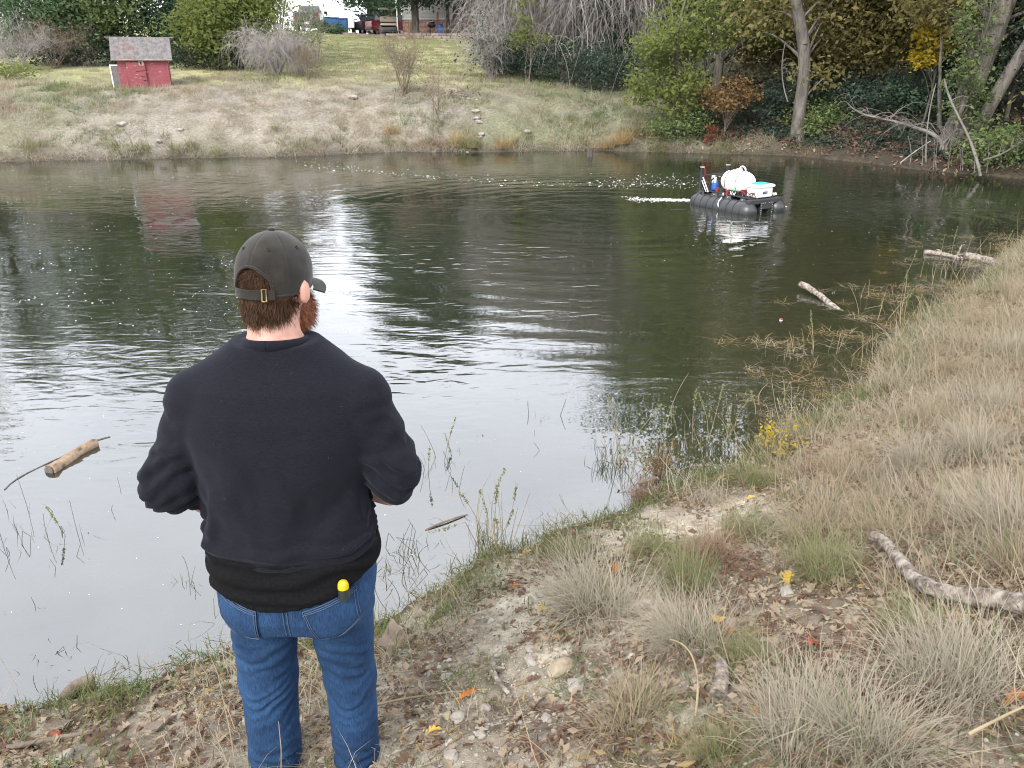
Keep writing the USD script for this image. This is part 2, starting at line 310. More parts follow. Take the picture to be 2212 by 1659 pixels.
# ---------------------------------------------------------------- trees and shrubs
mat('bark_grey', (.05, .044, .038), (.135, .12, .105), scale=9, stretch=(1, 1, .25), rough=.9, bump=.02, bscale=18)
mat('bark_dark', (.035, .03, .026), (.10, .085, .07), scale=9, stretch=(1, 1, .25), rough=.9, bump=.02, bscale=18)
mat('twig_grey', (.16, .145, .135), (.30, .275, .26), scale=3, rough=.9)
mat('twig_brown', (.10, .075, .055), (.20, .15, .11), scale=3, rough=.9)
mat('twig_bleached', (.075, .066, .058), (.15, .137, .122), scale=4, rough=.9)
leafmat('leaf_mid_green', [(.027, .055, .026), (.078, .134, .055), (.147, .216, .088), (.235, .293, .127)])
leafmat('leaf_dark_green', [(.019, .039, .023), (.051, .095, .047), (.095, .153, .070), (.147, .216, .097)])
leafmat('leaf_rusty_green', [(.036, .065, .024), (.109, .147, .049), (.208, .244, .086), (.414, .208, .086), (.221, .293, .099)])
leafmat('leaf_fresh_green', [(.09, .115, .03), (.18, .215, .055), (.28, .31, .09), (.40, .40, .15)], trans=.55)
leafmat('leaf_olive', [(.09, .085, .03), (.22, .19, .07), (.36, .29, .115), (.48, .37, .15), (.5, .38, .18)], trans=.6)
leafmat('leaf_yellow', [(.20, .15, .01), (.36, .27, .02), (.45, .33, .03), (.30, .26, .03)], trans=.45)
leafmat('leaf_orange', [(.10, .065, .025), (.18, .105, .038), (.21, .13, .05), (.14, .115, .045)], trans=.4)
leafmat('leaf_red', [(.14, .03, .015), (.26, .06, .03), (.2, .06, .03)], trans=.4)
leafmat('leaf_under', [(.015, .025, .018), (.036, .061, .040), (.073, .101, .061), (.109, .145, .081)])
leafmat('leaf_oak_green', [(.017, .038, .019), (.043, .081, .041), (.072, .128, .061), (.116, .181, .080)], trans=.3)

def wobble_path(a, b, n, amp, rng):
    a, b = np.asarray(a, float), np.asarray(b, float); s = np.linspace(0, 1, n)[:, None]
    p = a + (b - a) * s; off = rng.normal(0, amp, (n, 3)); off[0] = off[-1] = 0
    off[1:-1] = (off[1:-1] + off[:-2] + off[2:]) / 2.2
    return p + off
def branch_set(starts, ends, r0, r1, n, amp, rng, sag=0.0, sides=5):
    s = np.linspace(0, 1, n)[None, :, None]; A, B = np.asarray(starts)[:, None], np.asarray(ends)[:, None]
    P = A + (B - A) * s; L = np.linalg.norm(B - A, axis=2, keepdims=True)
    off = np.cumsum(rng.normal(0, amp, P.shape), 1) * L / n; off -= off[:, -1:] * s * 0; off *= s
    P = P + off; P[..., 2] += (np.sin(s[..., 0] * np.pi) * .12 - sag * s[..., 0] ** 2) * L[..., 0]
    r0 = np.broadcast_to(r0, len(P))[:, None]; r1 = np.broadcast_to(r1, len(P))[:, None]
    return P, tubes(P, r0 + (r1 - r0) * s[..., 0] ** .8, sides)
def tree(name, label, base, trunk, r0, lobes, n_cl, per, size, lm, bark='bark_dark', spread=.34, group=None, cat='tree', seed=1, droop=.25, twigs=1.0, flat=.6, extra_trunks=()):
    """trunk: points relative to base (z up); lobes: (x, y, z, rx, ry, rz) relative to base"""
    rng = np.random.default_rng(seed); base = np.asarray(base, float)
    t = thing(name, label, cat, base, group=group)
    segs, allp = [], []
    for tr, rr in ((trunk, r0),) + tuple(extra_trunks):
        p = spline(np.array(tr, float), 18); rad = np.interp(np.linspace(0, 1, 18), [0, .06, .3, 1], [rr * 1.45, rr * 1.08, rr, rr * .35])
        p[:, :2] += nz(p + base, 1.1, seed)[:, None] * .1
        segs.append(tubes(p[None], rad[None], 10)); allp.append(p)
    P = np.vstack(allp)
    W = np.array([l[3] * l[4] * l[5] for l in lobes]) ** .62; W /= W.sum()
    which = rng.choice(len(lobes), n_cl, p=W); L = np.array(lobes)[which]
    d = rng.normal(0, 1, (n_cl, 3)); d /= np.linalg.norm(d, axis=1, keepdims=True); rr = rng.uniform(0, 1, n_cl) ** .42
    cc = L[:, :3] + d * rr[:, None] * L[:, 3:6] * (1 + .25 * nz(d * 2 + L[:, :3], 1.3, seed)[:, None] * 2)
    gz = land(cc[:, 0] + base[0], cc[:, 1] + base[1], False) - base[2]; zt = cc[:, 2] / cc[:, 2].max(); cc = cc[(cc[:, 2] > gz + .12) & (rng.random(len(cc)) > .6 * smoothstep(.5, 1.0, zt))]
    # limbs to part of the leaf clumps, from the trunk below them
    pick = cc[rng.permutation(len(cc))[:max(6, int(len(cc) * .34 * twigs))]]
    dist = np.linalg.norm(P[None] - (pick[:, None] - [0, 0, .8]), axis=2) + (P[None, :, 2] > pick[:, None, 2]) * 3
    st = P[np.argmin(dist, 1)]
    _, lim = branch_set(st, pick, np.clip(r0 * .28, .012, .07), .006, 7, .13, rng, sides=4)
    obj('trunk', cat_(segs), bark, t, smooth=50)
    obj('limbs', lim, bark, t)
    pos = np.repeat(cc, per, 0) + rng.normal(0, 1, (len(cc) * per, 3)) * np.array([spread, spread, spread * .62])
    keep = pos[:, 2] > land(pos[:, 0] + base[0], pos[:, 1] + base[1], False) - base[2] + .03
    obj('crown', leaves(pos[keep], size, rng, droop=droop, flat=flat), lm, t)
    return t
def bare(name, label, base, h, spread_r, n_main, n_sub, n_twig, mt, r0=.04, sag=.3, seed=1, cat='shrub', group=None, lean=(0, 0), lm=None, n_leaf=0, lsize=.06, start=.0, twig_r=.004, up=1.0):
    rng = np.random.default_rng(seed); base = np.asarray(base, float); t = thing(name, label, cat, base, group=group)
    ang = rng.uniform(0, 2 * np.pi, n_main); rad = spread_r * rng.uniform(.15, 1, n_main) ** .7
    ends = np.c_[np.cos(ang) * rad + lean[0], np.sin(ang) * rad + lean[1], h * rng.uniform(.55, 1, n_main) * (1 - .25 * (rad / spread_r) ** 2)]
    st = np.c_[rng.normal(0, .06 + start, (n_main, 2)), np.full(n_main, -.05)]
    P, m = branch_set(st, ends, r0, r0 * .3, 9, .10, rng, sides=5)
    def sub(P, n, ln, r, mt_, s):
        i = rng.integers(0, len(P), n); k = rng.integers(P.shape[1] // 3, P.shape[1], n); a = P[i, k]
        g = P[i, k] - P[i, np.maximum(k - 2, 0)]; g /= np.linalg.norm(g, axis=1, keepdims=True) + 1e-6
        d = g * .6 + rng.normal(0, .75, (n, 3)); d[:, 2] += .15 * up; d /= np.linalg.norm(d, axis=1, keepdims=True)
        e = a + d * (ln * rng.uniform(.4, 1.2, n))[:, None]
        Q, mm = branch_set(a, e, r, r * .4, 6, .2, rng, sag=s, sides=3); return Q, mm
    Q, m2 = sub(P, n_sub, h * .38, r0 * .35, mt, sag * .6)
    S, m3 = sub(Q, n_twig, h * .2, twig_r, mt, sag)
    obj('stems', cat_([m, m2]), mt, t); obj('twigs', m3, mt, t)
    if lm:
        i = rng.integers(0, len(S), n_leaf); k = rng.integers(1, 6, n_leaf)
        obj('foliage', leaves(S[i, k] + rng.normal(0, .05, (n_leaf, 3)), lsize, rng, droop=.4), lm, t)
    return t

# behind the red shed
tree('bushy_tree', 'green leafy tree at the left end of the clump behind the red shed', at_depth(140, 32.5), [(0, 0, 0), (.1, 0, 1.5), (-.1, .2, 4), (0, 0, 6.3)], .11,
     [(0, 0, 4.6, 2.0, 1.8, 2.3), (-.5, -.4, 2.4, 1.5, 1.2, 1.2), (.7, -.3, 1.7, 1.5, 1.2, .9), (-1.6, .2, 5.8, 1.9, 1.5, 2.4), (.2, 0, 7.6, 1.7, 1.4, 1.7), (.3, -.9, 1.1, 1.5, .8, .55), (-1.0, -.7, .9, 1.2, .8, .6), (1.0, -1.0, 2.2, 1.0, .8, .8)], 620, 50, .125, 'leaf_mid_green', seed=11)
tree('bushy_tree', 'tall green tree with rusty red leaf tips left behind the red shed', at_depth(255, 33.0), [(0, 0, 0), (.2, 0, 2), (.1, .2, 5), (0, 0, 7.4)], .13,
     [(0, 0, 5.2, 2.1, 1.8, 2.6), (.2, 0, 7.8, 1.8, 1.5, 1.6), (-.5, -.8, 2.2, 1.5, 1.2, 1.1), (.9, -.4, 2.9, 1.3, 1.2, 1.3), (-1.3, -.9, 1.3, 1.1, .9, .7), (.3, -1.1, 1.5, 1.5, .8, .9), (-.2, -1.0, .7, 1.6, .7, .5)], 640, 50, .125, 'leaf_rusty_green', seed=12, extra_trunks=(([(.5, .3, 0), (.7, .2, 2), (1.0, 0, 4.5)], .07),))
tree('bushy_tree', 'dark green tree with thin stems showing directly behind the red shed', at_depth(400, 33.5), [(0, 0, 0), (-.1, 0, 2), (.1, .1, 5), (0, 0, 7)], .09,
     [(0, 0, 4.8, 2.1, 1.8, 2.5), (0, .2, 7.4, 1.7, 1.5, 1.6), (.75, -1.0, 1.5, 1.35, 1.0, 1.2), (-.6, -.3, 3.1, 1.4, 1.2, 1.1), (.2, .9, 1.4, 1.8, .6, 1.2), (-1.0, -.9, 1.6, 1.0, .8, .9), (1.3, -.9, 2.4, 1.1, .8, .9)], 640, 50, .125, 'leaf_dark_green', seed=13, extra_trunks=(([(-.6, .2, 0), (-.5, .2, 2.4), (-.9, 0, 4.2)], .055), ([(.5, .4, 0), (.8, .2, 2.4), (.7, 0, 4.6)], .055)))
tree('bushy_tree', 'bright green leafy tree right of the red shed, above the grey brush pile', at_depth(525, 31.6), [(0, 0, 0), (.2, 0, 1.8), (.3, 0, 4), (.1, 0, 6)], .10,
     [(0, 0, 4.5, 1.55, 1.6, 2.1), (-.2, 0, 6.8, 1.4, 1.4, 1.5), (.6, -.3, 2.7, 1.3, 1.2, 1.2), (-1.0, -.6, 1.35, 1.25, 1.0, 1.0), (.0, -.5, 2.0, 1.5, 1.1, 1.1), (-.4, -.9, 1.0, 1.2, .7, .6), (.5, -.8, 1.7, 1.3, .8, .7)], 620, 50, .125, 'leaf_fresh_green', seed=14)
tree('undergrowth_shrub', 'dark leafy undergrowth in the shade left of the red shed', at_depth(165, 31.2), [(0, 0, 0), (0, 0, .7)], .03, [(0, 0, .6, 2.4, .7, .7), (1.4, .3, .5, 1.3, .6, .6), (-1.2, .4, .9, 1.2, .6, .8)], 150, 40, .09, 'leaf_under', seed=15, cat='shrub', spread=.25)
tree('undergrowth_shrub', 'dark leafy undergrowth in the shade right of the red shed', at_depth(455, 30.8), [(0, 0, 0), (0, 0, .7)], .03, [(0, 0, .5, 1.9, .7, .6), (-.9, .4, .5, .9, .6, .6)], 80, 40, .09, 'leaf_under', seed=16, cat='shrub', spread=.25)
bare('dead_brush', 'heap of drooping grey dead branches right of the red shed', at_depth(598, 28.8), 1.75, 1.35, 26, 420, 2300, 'twig_grey', r0=.022, sag=.75, seed=17, lean=(0, 0), up=.2)
bare('bare_shrub', 'brownish bare shrub at the foot of the grey dead branches', at_depth(672, 28.2), 1.0, .45, 14, 130, 900, 'twig_brown', r0=.008, sag=.1, seed=18)
bare('spindly_shrub', 'spindly shrub with sparse yellow-green leaves left of the lawn opening', at_depth(652, 29.4), 2.3, .8, 14, 80, 300, 'twig_grey', r0=.014, sag=.05, seed=19, lm='leaf_fresh_green', n_leaf=900, lsize=.09)
bare('spindly_shrub', 'pale yellow leafed spindly shrub standing below the parked pickup truck', at_depth(684, 36.0), 1.9, .55, 10, 60, 200, 'twig_grey', r0=.012, sag=.05, seed=20, lm='leaf_fresh_green', n_leaf=170, lsize=.09)
bare('grey_brush', 'hazy grey bare brush at the left edge below the iron fence', at_depth(40, 29.5), 1.7, 1.7, 26, 320, 2200, 'twig_grey', r0=.012, sag=.2, seed=21, twig_r=.003)
bare('grey_brush', 'brown-grey bare brush between the left edge and the green trees', at_depth(120, 30.5), 1.5, 1.6, 22, 260, 1800, 'twig_brown', r0=.012, sag=.2, seed=22, twig_r=.003)
bare('bare_tree', 'bare grey tree rising behind the iron fence at the top left corner', at_depth(35, 47), 8.0, 2.6, 12, 200, 1600, 'bark_grey', r0=.09, sag=.1, seed=23, cat='tree', twig_r=.008)
bare('bare_tree', 'bare twiggy tree beside the pickup truck at the right of the green clump', at_depth(608, 40), 5.0, 1.1, 8, 120, 800, 'bark_grey', r0=.05, sag=.1, seed=24, cat='tree', twig_r=.006)
tree('undergrowth_shrub', 'low green weeds with a yellow patch at the far left edge of the bank', at_depth(12, 27.5), [(0, 0, 0), (0, 0, .3)], .02, [(0, 0, .25, 1.0, .5, .3)], 40, 40, .08, 'leaf_fresh_green', seed=25, cat='shrub', spread=.2)

# by the house
def at_house(px, Y): return at_depth(px, Y)
oak = [(0, 0, 5.6, 3.6, 3.0, 4.2), (-2.9, -.8, 3.5, 2.2, 1.6, 1.1), (1.4, -.7, 3.1, 1.8, 1.5, .9), (-.6, -.8, 3.3, 1.8, 1.3, .9), (0, 0, 9.8, 3.0, 2.6, 2.6), (-1.5, 0, 12.2, 2.4, 2.2, 2.2), (1.0, 0, 13.0, 2.0, 2.0, 1.8)]
tree('shade_tree', 'big green shade tree with straight trunk at the left front corner of the house', at_house(897, 56), [(0, 0, 0), (.05, 0, 1.6), (-.3, 0, 5), (0, 0, 9)], .24, oak, 760, 46, .21, 'leaf_oak_green', seed=31, spread=.5, bark='bark_dark')
tree('shade_tree', 'thickest trunked shade tree standing before the brick front of the house', at_house(991, 56.5), [(0, 0, 0), (0, 0, 1.6), (.3, 0, 5), (.2, 0, 8)], .36,
     [(0, 0, 5.8, 3.0, 3.0, 4.0), (-1.2, -.8, 3.1, 1.9, 1.5, .8), (1.0, -.6, 3.1, 1.3, 1.4, .8), (0, -.9, 3.4, 1.6, 1.2, .9), (0, 0, 9.2, 2.8, 2.4, 2.6), (0, 0, 12.2, 2.2, 2.2, 2.0)], 640, 46, .21, 'leaf_oak_green', seed=32, spread=.5)
tree('shade_tree', 'thin dark trunked tree just left of the thickest house tree', at_house(968, 57), [(0, 0, 0), (0, 0, 1.8), (-.1, 0, 4.5)], .12, [(0, 0, 4.6, 1.5, 1.4, 1.6)], 90, 46, .2, 'leaf_oak_green', seed=33, spread=.5)
tree('shade_tree', 'leaning dark trunked tree under the house window', at_house(1016, 56), [(0, 0, 0), (.45, 0, 1.3), (1.0, 0, 3), (1.2, 0, 6)], .2, [(1.2, 0, 5.2, 1.7, 1.8, 2.4), (1.6, 0, 7.5, 1.5, 1.6, 1.8)], 200, 46, .2, 'leaf_oak_green', seed=34, spread=.5)
tree('shade_tree', 'dense dark tree behind the blue bins and the parked cars', at_house(800, 74), [(0, 0, 0), (.2, 0, 2), (0, 0, 6)], .3, [(0, 0, 4.8, 3.4, 2.6, 3.4), (-2.2, 0, 5.2, 1.9, 2.0, 2.2), (1.2, 0, 2.4, 2.4, 1.8, 1.6), (0, 0, 10.5, 3.4, 2.6, 4.2), (.6, 0, 15.0, 2.4, 2.4, 2.6)], 760, 46, .24, 'leaf_dark_green', seed=35, spread=.55)

tree('shade_tree', 'tall tree far behind the grey branches, right of the house front', at_house(1130, 66), [(0, 0, 0), (0, 0, 3), (0, 0, 9)], .3, [(0, 0, 8.0, 4.4, 2.6, 4.6), (-2.5, 0, 6.0, 2.4, 2.0, 3.0), (.3, 0, 13.0, 3.6, 2.6, 3.4)], 900, 46, .24, 'leaf_oak_green', seed=36, spread=.55)
tree('shade_tree', 'tall dark tree far behind the big drooping grey branches', at_house(1270, 56), [(0, 0, 0), (0, 0, 3), (0, 0, 9)], .3, [(0, 0, 6.4, 3.8, 2.6, 4.4), (0, 0, 11.0, 3.0, 2.4, 3.0)], 760, 46, .22, 'leaf_oak_green', seed=37, spread=.55)
# grey brush right of the lawn
bare('grey_bare_tree', 'big drooping mass of grey bare branches right of the lawn', at_depth(1265, 31), 6.8, 2.9, 32, 700, 5600, 'twig_grey', r0=.06, sag=.55, seed=41, cat='tree', twig_r=.007, up=.3)
bare('grey_bare_tree', 'grey bare tree behind the yellow-green sapling beside the lawn', at_depth(1110, 31.5), 5.2, 1.9, 22, 420, 3000, 'twig_grey', r0=.04, sag=.4, seed=42, cat='tree', twig_r=.006, up=.4)
bare('grey_bare_tree', 'tall grey bare tree between the brush and the bright green tree', at_depth(1390, 30), 7.8, 2.5, 26, 520, 3800, 'twig_grey', r0=.06, sag=.5, seed=43, cat='tree', twig_r=.007, up=.3)
bare('grey_bare_tree', 'dense grey thicket at the top right of the lawn', at_depth(1195, 35), 7.5, 2.6, 24, 460, 3400, 'twig_grey', r0=.05, sag=.4, seed=44, cat='tree', twig_r=.007, up=.3)
bare('grey_brush', 'low grey brush with faint green at the lower right edge of the lawn', at_depth(1062, 29.2), 1.9, 1.0, 20, 240, 1500, 'twig_grey', r0=.012, sag=.2, seed=45, lm='leaf_under', n_leaf=900, lsize=.08)
tree('sapling', 'thin yellow-green sapling in front of the grey brush beside the lawn', at_depth(1143, 28.6), [(0, 0, 0), (.05, 0, 1.2), (-.1, 0, 2.8)], .025, [(-.05, 0, 2.3, .55, .5, .75), (-.35, 0, 1.5, .5, .4, .3), (.4, 0, 1.45, .45, .4, .25)], 70, 18, .10, 'leaf_fresh_green', seed=46, spread=.16, bark='bark_grey')
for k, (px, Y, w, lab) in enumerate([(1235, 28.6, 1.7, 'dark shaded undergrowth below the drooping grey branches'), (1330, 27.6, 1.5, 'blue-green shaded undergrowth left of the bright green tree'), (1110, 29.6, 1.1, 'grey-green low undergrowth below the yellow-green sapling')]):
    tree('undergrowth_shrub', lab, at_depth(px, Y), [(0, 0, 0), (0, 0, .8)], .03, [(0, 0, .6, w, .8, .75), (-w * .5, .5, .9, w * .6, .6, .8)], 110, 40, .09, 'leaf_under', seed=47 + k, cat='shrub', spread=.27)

# the wooded bank at the right
tree('leafy_tree', 'bright yellow-green leafy tree leaning over the bank left of the grey trunk', at_depth(1470, 24.6), [(0, 0, 0), (-.2, -.1, 1.2), (-.3, -.2, 2.6), (.1, 0, 4.2)], .07,
     [(-.45, -.3, 2.5, 1.05, .9, 1.0), (.7, -.2, 2.7, 1.0, .9, .9), (-1.15, -.5, 1.4, .65, .6, .65), (.1, -.5, 1.3, .8, .6, .55), (.3, 0, 3.7, .9, .8, .7), (-1.0, -.3, 2.2, .6, .6, .6), (-.3, -.6, .75, .9, .5, .4), (-1.3, -.4, .85, .5, .5, .4)], 250, 32, .105, 'leaf_fresh_green', seed=51, spread=.19, bark='bark_grey', extra_trunks=(([(.3, 0, 0), (.6, 0, 1.4), (.9, -.1, 2.8)], .05),))
tree('leafy_tree', 'taller light green tree rising behind the bright yellow-green one', at_depth(1545, 28), [(0, 0, 0), (.1, 0, 3), (0, 0, 8.5)], .14, [(-.6, 0, 5.2, 2.0, 1.8, 2.2), (.5, 0, 7.3, 1.8, 1.7, 1.7), (.1, 0, 9.6, 2.0, 1.6, 1.8), (-1.5, 0, 7.2, 1.6, 1.4, 1.8), (.3, 0, 11.8, 1.7, 1.5, 1.5), (.4, -.5, 3.2, 1.7, 1.3, 1.2), (1.4, -.4, 2.2, 1.2, 1.0, .9), (-1.2, -.2, 3.4, 1.2, 1.0, 1.0)], 640, 44, .14, 'leaf_fresh_green', seed=52)
tree('small_tree', 'small tree with orange autumn leaves at the water edge', at_depth(1562, 23.7), [(0, 0, 0), (.05, 0, .8), (0, 0, 1.7)], .025, [(.1, 0, 1.5, .6, .45, .35), (-.55, 0, 1.25, .5, .35, .25), (.6, 0, 1.2, .4, .35, .25), (-.1, -.2, .95, .5, .3, .2)], 84, 30, .085, 'leaf_orange', seed=53, spread=.15, bark='bark_grey')
tree('small_shrub', 'small red leafed seedling by the water below the orange tree', at_depth(1532, 23.4), [(0, 0, 0), (0, 0, .4)], .01, [(0, 0, .4, .16, .16, .3)], 14, 16, .07, 'leaf_red', seed=54, spread=.08, cat='shrub')
tree('waterside_tree', 'grey trunked tree standing at the water edge, its trunk mirrored in the pond', at_depth(1722, 23.35), [(0, 0, -.1), (-.05, 0, 1.2), (-.2, 0, 2.6), (-.55, 0, 3.6), (-.5, 0, 5.2), (-.1, 0, 9)], .165,
     [(0, .2, 6.8, 2.2, 1.9, 2.2), (-1.1, 0, 5.0, 1.3, 1.2, .9), (.9, .2, 4.5, 1.4, 1.2, 1.0), (-.2, 0, 9.2, 1.7, 1.5, 1.4), (-1.2, .2, 10.4, 1.5, 1.3, 1.2), (.8, .5, 3.0, 1.0, .7, .8), (.35, -.1, 1.75, .45, .4, .3), (-1.2, .3, 3.4, .8, .7, .7)], 400, 44, .13, 'leaf_olive', seed=55, bark='bark_grey', twigs=.3)
tree('woodland_tree', 'olive brown leafy tree filling the bank right of the grey trunk', at_depth(1850, 26), [(0, 0, 0), (.1, 0, 3), (0, 0, 9)], .16,
     [(0, 0, 6.2, 2.3, 2.0, 2.6), (-.9, -.8, 3.5, 1.5, 1.2, 1.3), (.8, -.9, 2.7, 1.5, 1.2, 1.0), (0, 0, 9.2, 1.7, 1.7, 1.4), (-.5, -1.2, 1.9, 1.3, .9, .7), (-1.5, -.8, 2.7, 1.2, .9, .9), (.3, -1.3, 3.0, 1.4, .9, .8), (-.2, -1.2, 1.2, 1.1, .7, .4)], 820, 46, .125, 'leaf_olive', seed=56)
tree('woodland_tree', 'russet olive tree hanging low over the dark bank undergrowth', at_depth(1975, 25), [(0, 0, 0), (.1, 0, 3), (.3, 0, 8.5)], .15,
     [(0, 0, 5.6, 2.2, 1.9, 2.4), (-.8, -.6, 2.9, 1.4, 1.1, 1.0), (.9, -.6, 3.4, 1.3, 1.1, 1.1), (.2, 0, 8.3, 1.7, 1.7, 1.4), (0, -1.0, 2.2, 1.4, .9, .7), (-1.2, -1.0, 2.4, 1.1, .9, .8), (1.2, -.9, 2.4, 1.1, .9, .7)], 720, 46, .125, 'leaf_olive', seed=57)
tree('big_trunked_tree', 'tree with a thick pale grey upright trunk near the top right corner', at_depth(2062, 20.6), [(0, 0, 0), (.2, 0, 1.6), (.5, 0, 3.3), (.75, 0, 5.2), (.8, 0, 9)], .27,
     [(.8, 0, 7.4, 2.4, 2.2, 2.2), (-.6, .3, 5.4, 1.5, 1.4, 1.1), (2.2, .2, 5.6, 1.5, 1.4, 1.2), (-.7, .7, 3.4, 1.0, .6, 1.1), (1.8, .9, 3.2, 1.2, .7, 1.0)], 420, 46, .13, 'leaf_olive', seed=58, bark='bark_grey')
tree('leaning_tree', 'tree with a slim grey trunk leaning right at the right edge', at_depth(2098, 20.2), [(0, 0, 0), (.45, 0, 1.4), (1.1, 0, 2.9), (1.9, 0, 4.8), (2.6, 0, 7)], .15,
     [(2.4, 0, 6.6, 1.8, 1.7, 1.6), (3.2, .3, 5.0, 1.3, 1.2, 1.1)], 170, 46, .13, 'leaf_olive', seed=59, bark='bark_grey')
tree('vine_thicket', 'green and yellowish vines climbing the trunks near the top right corner', at_depth(2052, 20.0), [(0, 0, 0), (.1, 0, 1.6), (.3, 0, 3.2)], .05, [(0, 0, 1.7, .42, .35, 1.2), (.45, 0, 1.1, .35, .3, .8), (.4, .3, 3.2, .6, .4, .9), (-.3, 0, 3.0, .4, .35, .6)], 140, 26, .085, 'leaf_rusty_green', seed=60, cat='vine', spread=.15)
tree('small_tree', 'bright yellow leaved small tree in the dark woods near the right edge', at_depth(1988, 21.8), [(0, 0, 0), (.1, 0, 1.3), (0, 0, 2.8)], .03, [(-.1, 0, 2.35, .55, .4, .3), (.1, 0, 2.0, .4, .35, .22), (-.3, 0, 1.8, .35, .3, .18), (.3, 0, 3.0, .5, .4, .3)], 56, 26, .12, 'leaf_yellow', seed=61, spread=.14)
tree('evergreen_shrub', 'dark blue-green evergreen shrub at the right edge of the woods', at_depth(2170, 20.8), [(0, 0, 0), (0, 0, 1.5), (.1, 0, 3)], .05, [(0, 0, 1.8, 1.1, .8, 1.1), (.4, 0, 3.2, 1.1, .8, 1.0), (-.3, .5, 2.8, .8, .7, .9)], 170, 44, .10, 'leaf_under', seed=62, cat='shrub', spread=.25)
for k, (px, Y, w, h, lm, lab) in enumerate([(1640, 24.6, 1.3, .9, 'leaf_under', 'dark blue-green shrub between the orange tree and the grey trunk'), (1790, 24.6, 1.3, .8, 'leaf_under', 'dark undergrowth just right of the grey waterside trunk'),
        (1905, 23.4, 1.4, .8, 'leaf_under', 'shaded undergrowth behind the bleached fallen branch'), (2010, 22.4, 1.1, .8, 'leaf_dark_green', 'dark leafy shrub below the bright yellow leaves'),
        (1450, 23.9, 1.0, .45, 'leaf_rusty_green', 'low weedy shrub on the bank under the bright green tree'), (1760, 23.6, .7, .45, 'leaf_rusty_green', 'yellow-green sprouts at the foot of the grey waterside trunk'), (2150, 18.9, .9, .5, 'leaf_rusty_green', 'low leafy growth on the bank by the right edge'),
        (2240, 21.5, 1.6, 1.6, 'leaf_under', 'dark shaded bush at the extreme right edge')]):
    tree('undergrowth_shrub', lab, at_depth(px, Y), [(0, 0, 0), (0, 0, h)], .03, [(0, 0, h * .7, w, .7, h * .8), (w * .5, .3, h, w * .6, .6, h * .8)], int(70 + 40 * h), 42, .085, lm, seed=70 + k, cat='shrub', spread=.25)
# woods further back, seen through the gaps and in the pond
for k, (px, Y, s, lm, lab) in enumerate([(1330, 44, 1.0, 'leaf_dark_green', 'dark tree far behind the grey bare branches'), (1400, 31, 1.15, 'leaf_mid_green', 'green tree just behind the drooping grey branches'), (1500, 40, 1.25, 'leaf_mid_green', 'green tree deep in the woods behind the bright green tree'), (1680, 36, 1.3, 'leaf_olive', 'olive tree deep in the woods behind the grey trunk'),
        (1850, 34, 1.3, 'leaf_mid_green', 'green tree deep in the woods behind the russet foliage'), (2030, 31, 1.25, 'leaf_olive', 'olive tree deep in the woods behind the thick trunk'), (2190, 29, 1.25, 'leaf_dark_green', 'dark tree deep in the woods at the right edge'),
        (1740, 29, .9, 'leaf_olive', 'olive leafed tree standing right behind the grey waterside trunk'), (2330, 24, 1.2, 'leaf_olive', 'olive tree just beyond the right edge'), (2480, 18, 1.2, 'leaf_olive', 'olive tree further beyond the right edge'), (-90, 36, 1.0, 'leaf_mid_green', 'green tree beyond the left edge'), (-330, 31, 1.1, 'leaf_olive', 'olive tree beyond the left edge')]):
    tree('woodland_tree', lab, at_depth(px, Y), [(0, 0, 0), (.1, 0, 3), (0, 0, 6.8)], .15, [(0, 0, 5.0 * s, 2.4 * s, 2.2, 2.4 * s), (.2, 0, 8.6 * s, 2.0 * s, 1.8, 1.8 * s), (-.9, -.5, 2.3, 1.7 * s, 1.4, 1.4), (1.0, -.3, 1.6, 1.6 * s, 1.3, 1.3), (0, 0, 7.2 * s, 1.6, 1.6, 1.3), (-1.6, -.4, 1.0, 1.5, 1.0, .9), (.2, -.6, .8, 1.8, 1.0, .8)], 520, 56, .125, lm, seed=90 + k, spread=.42)

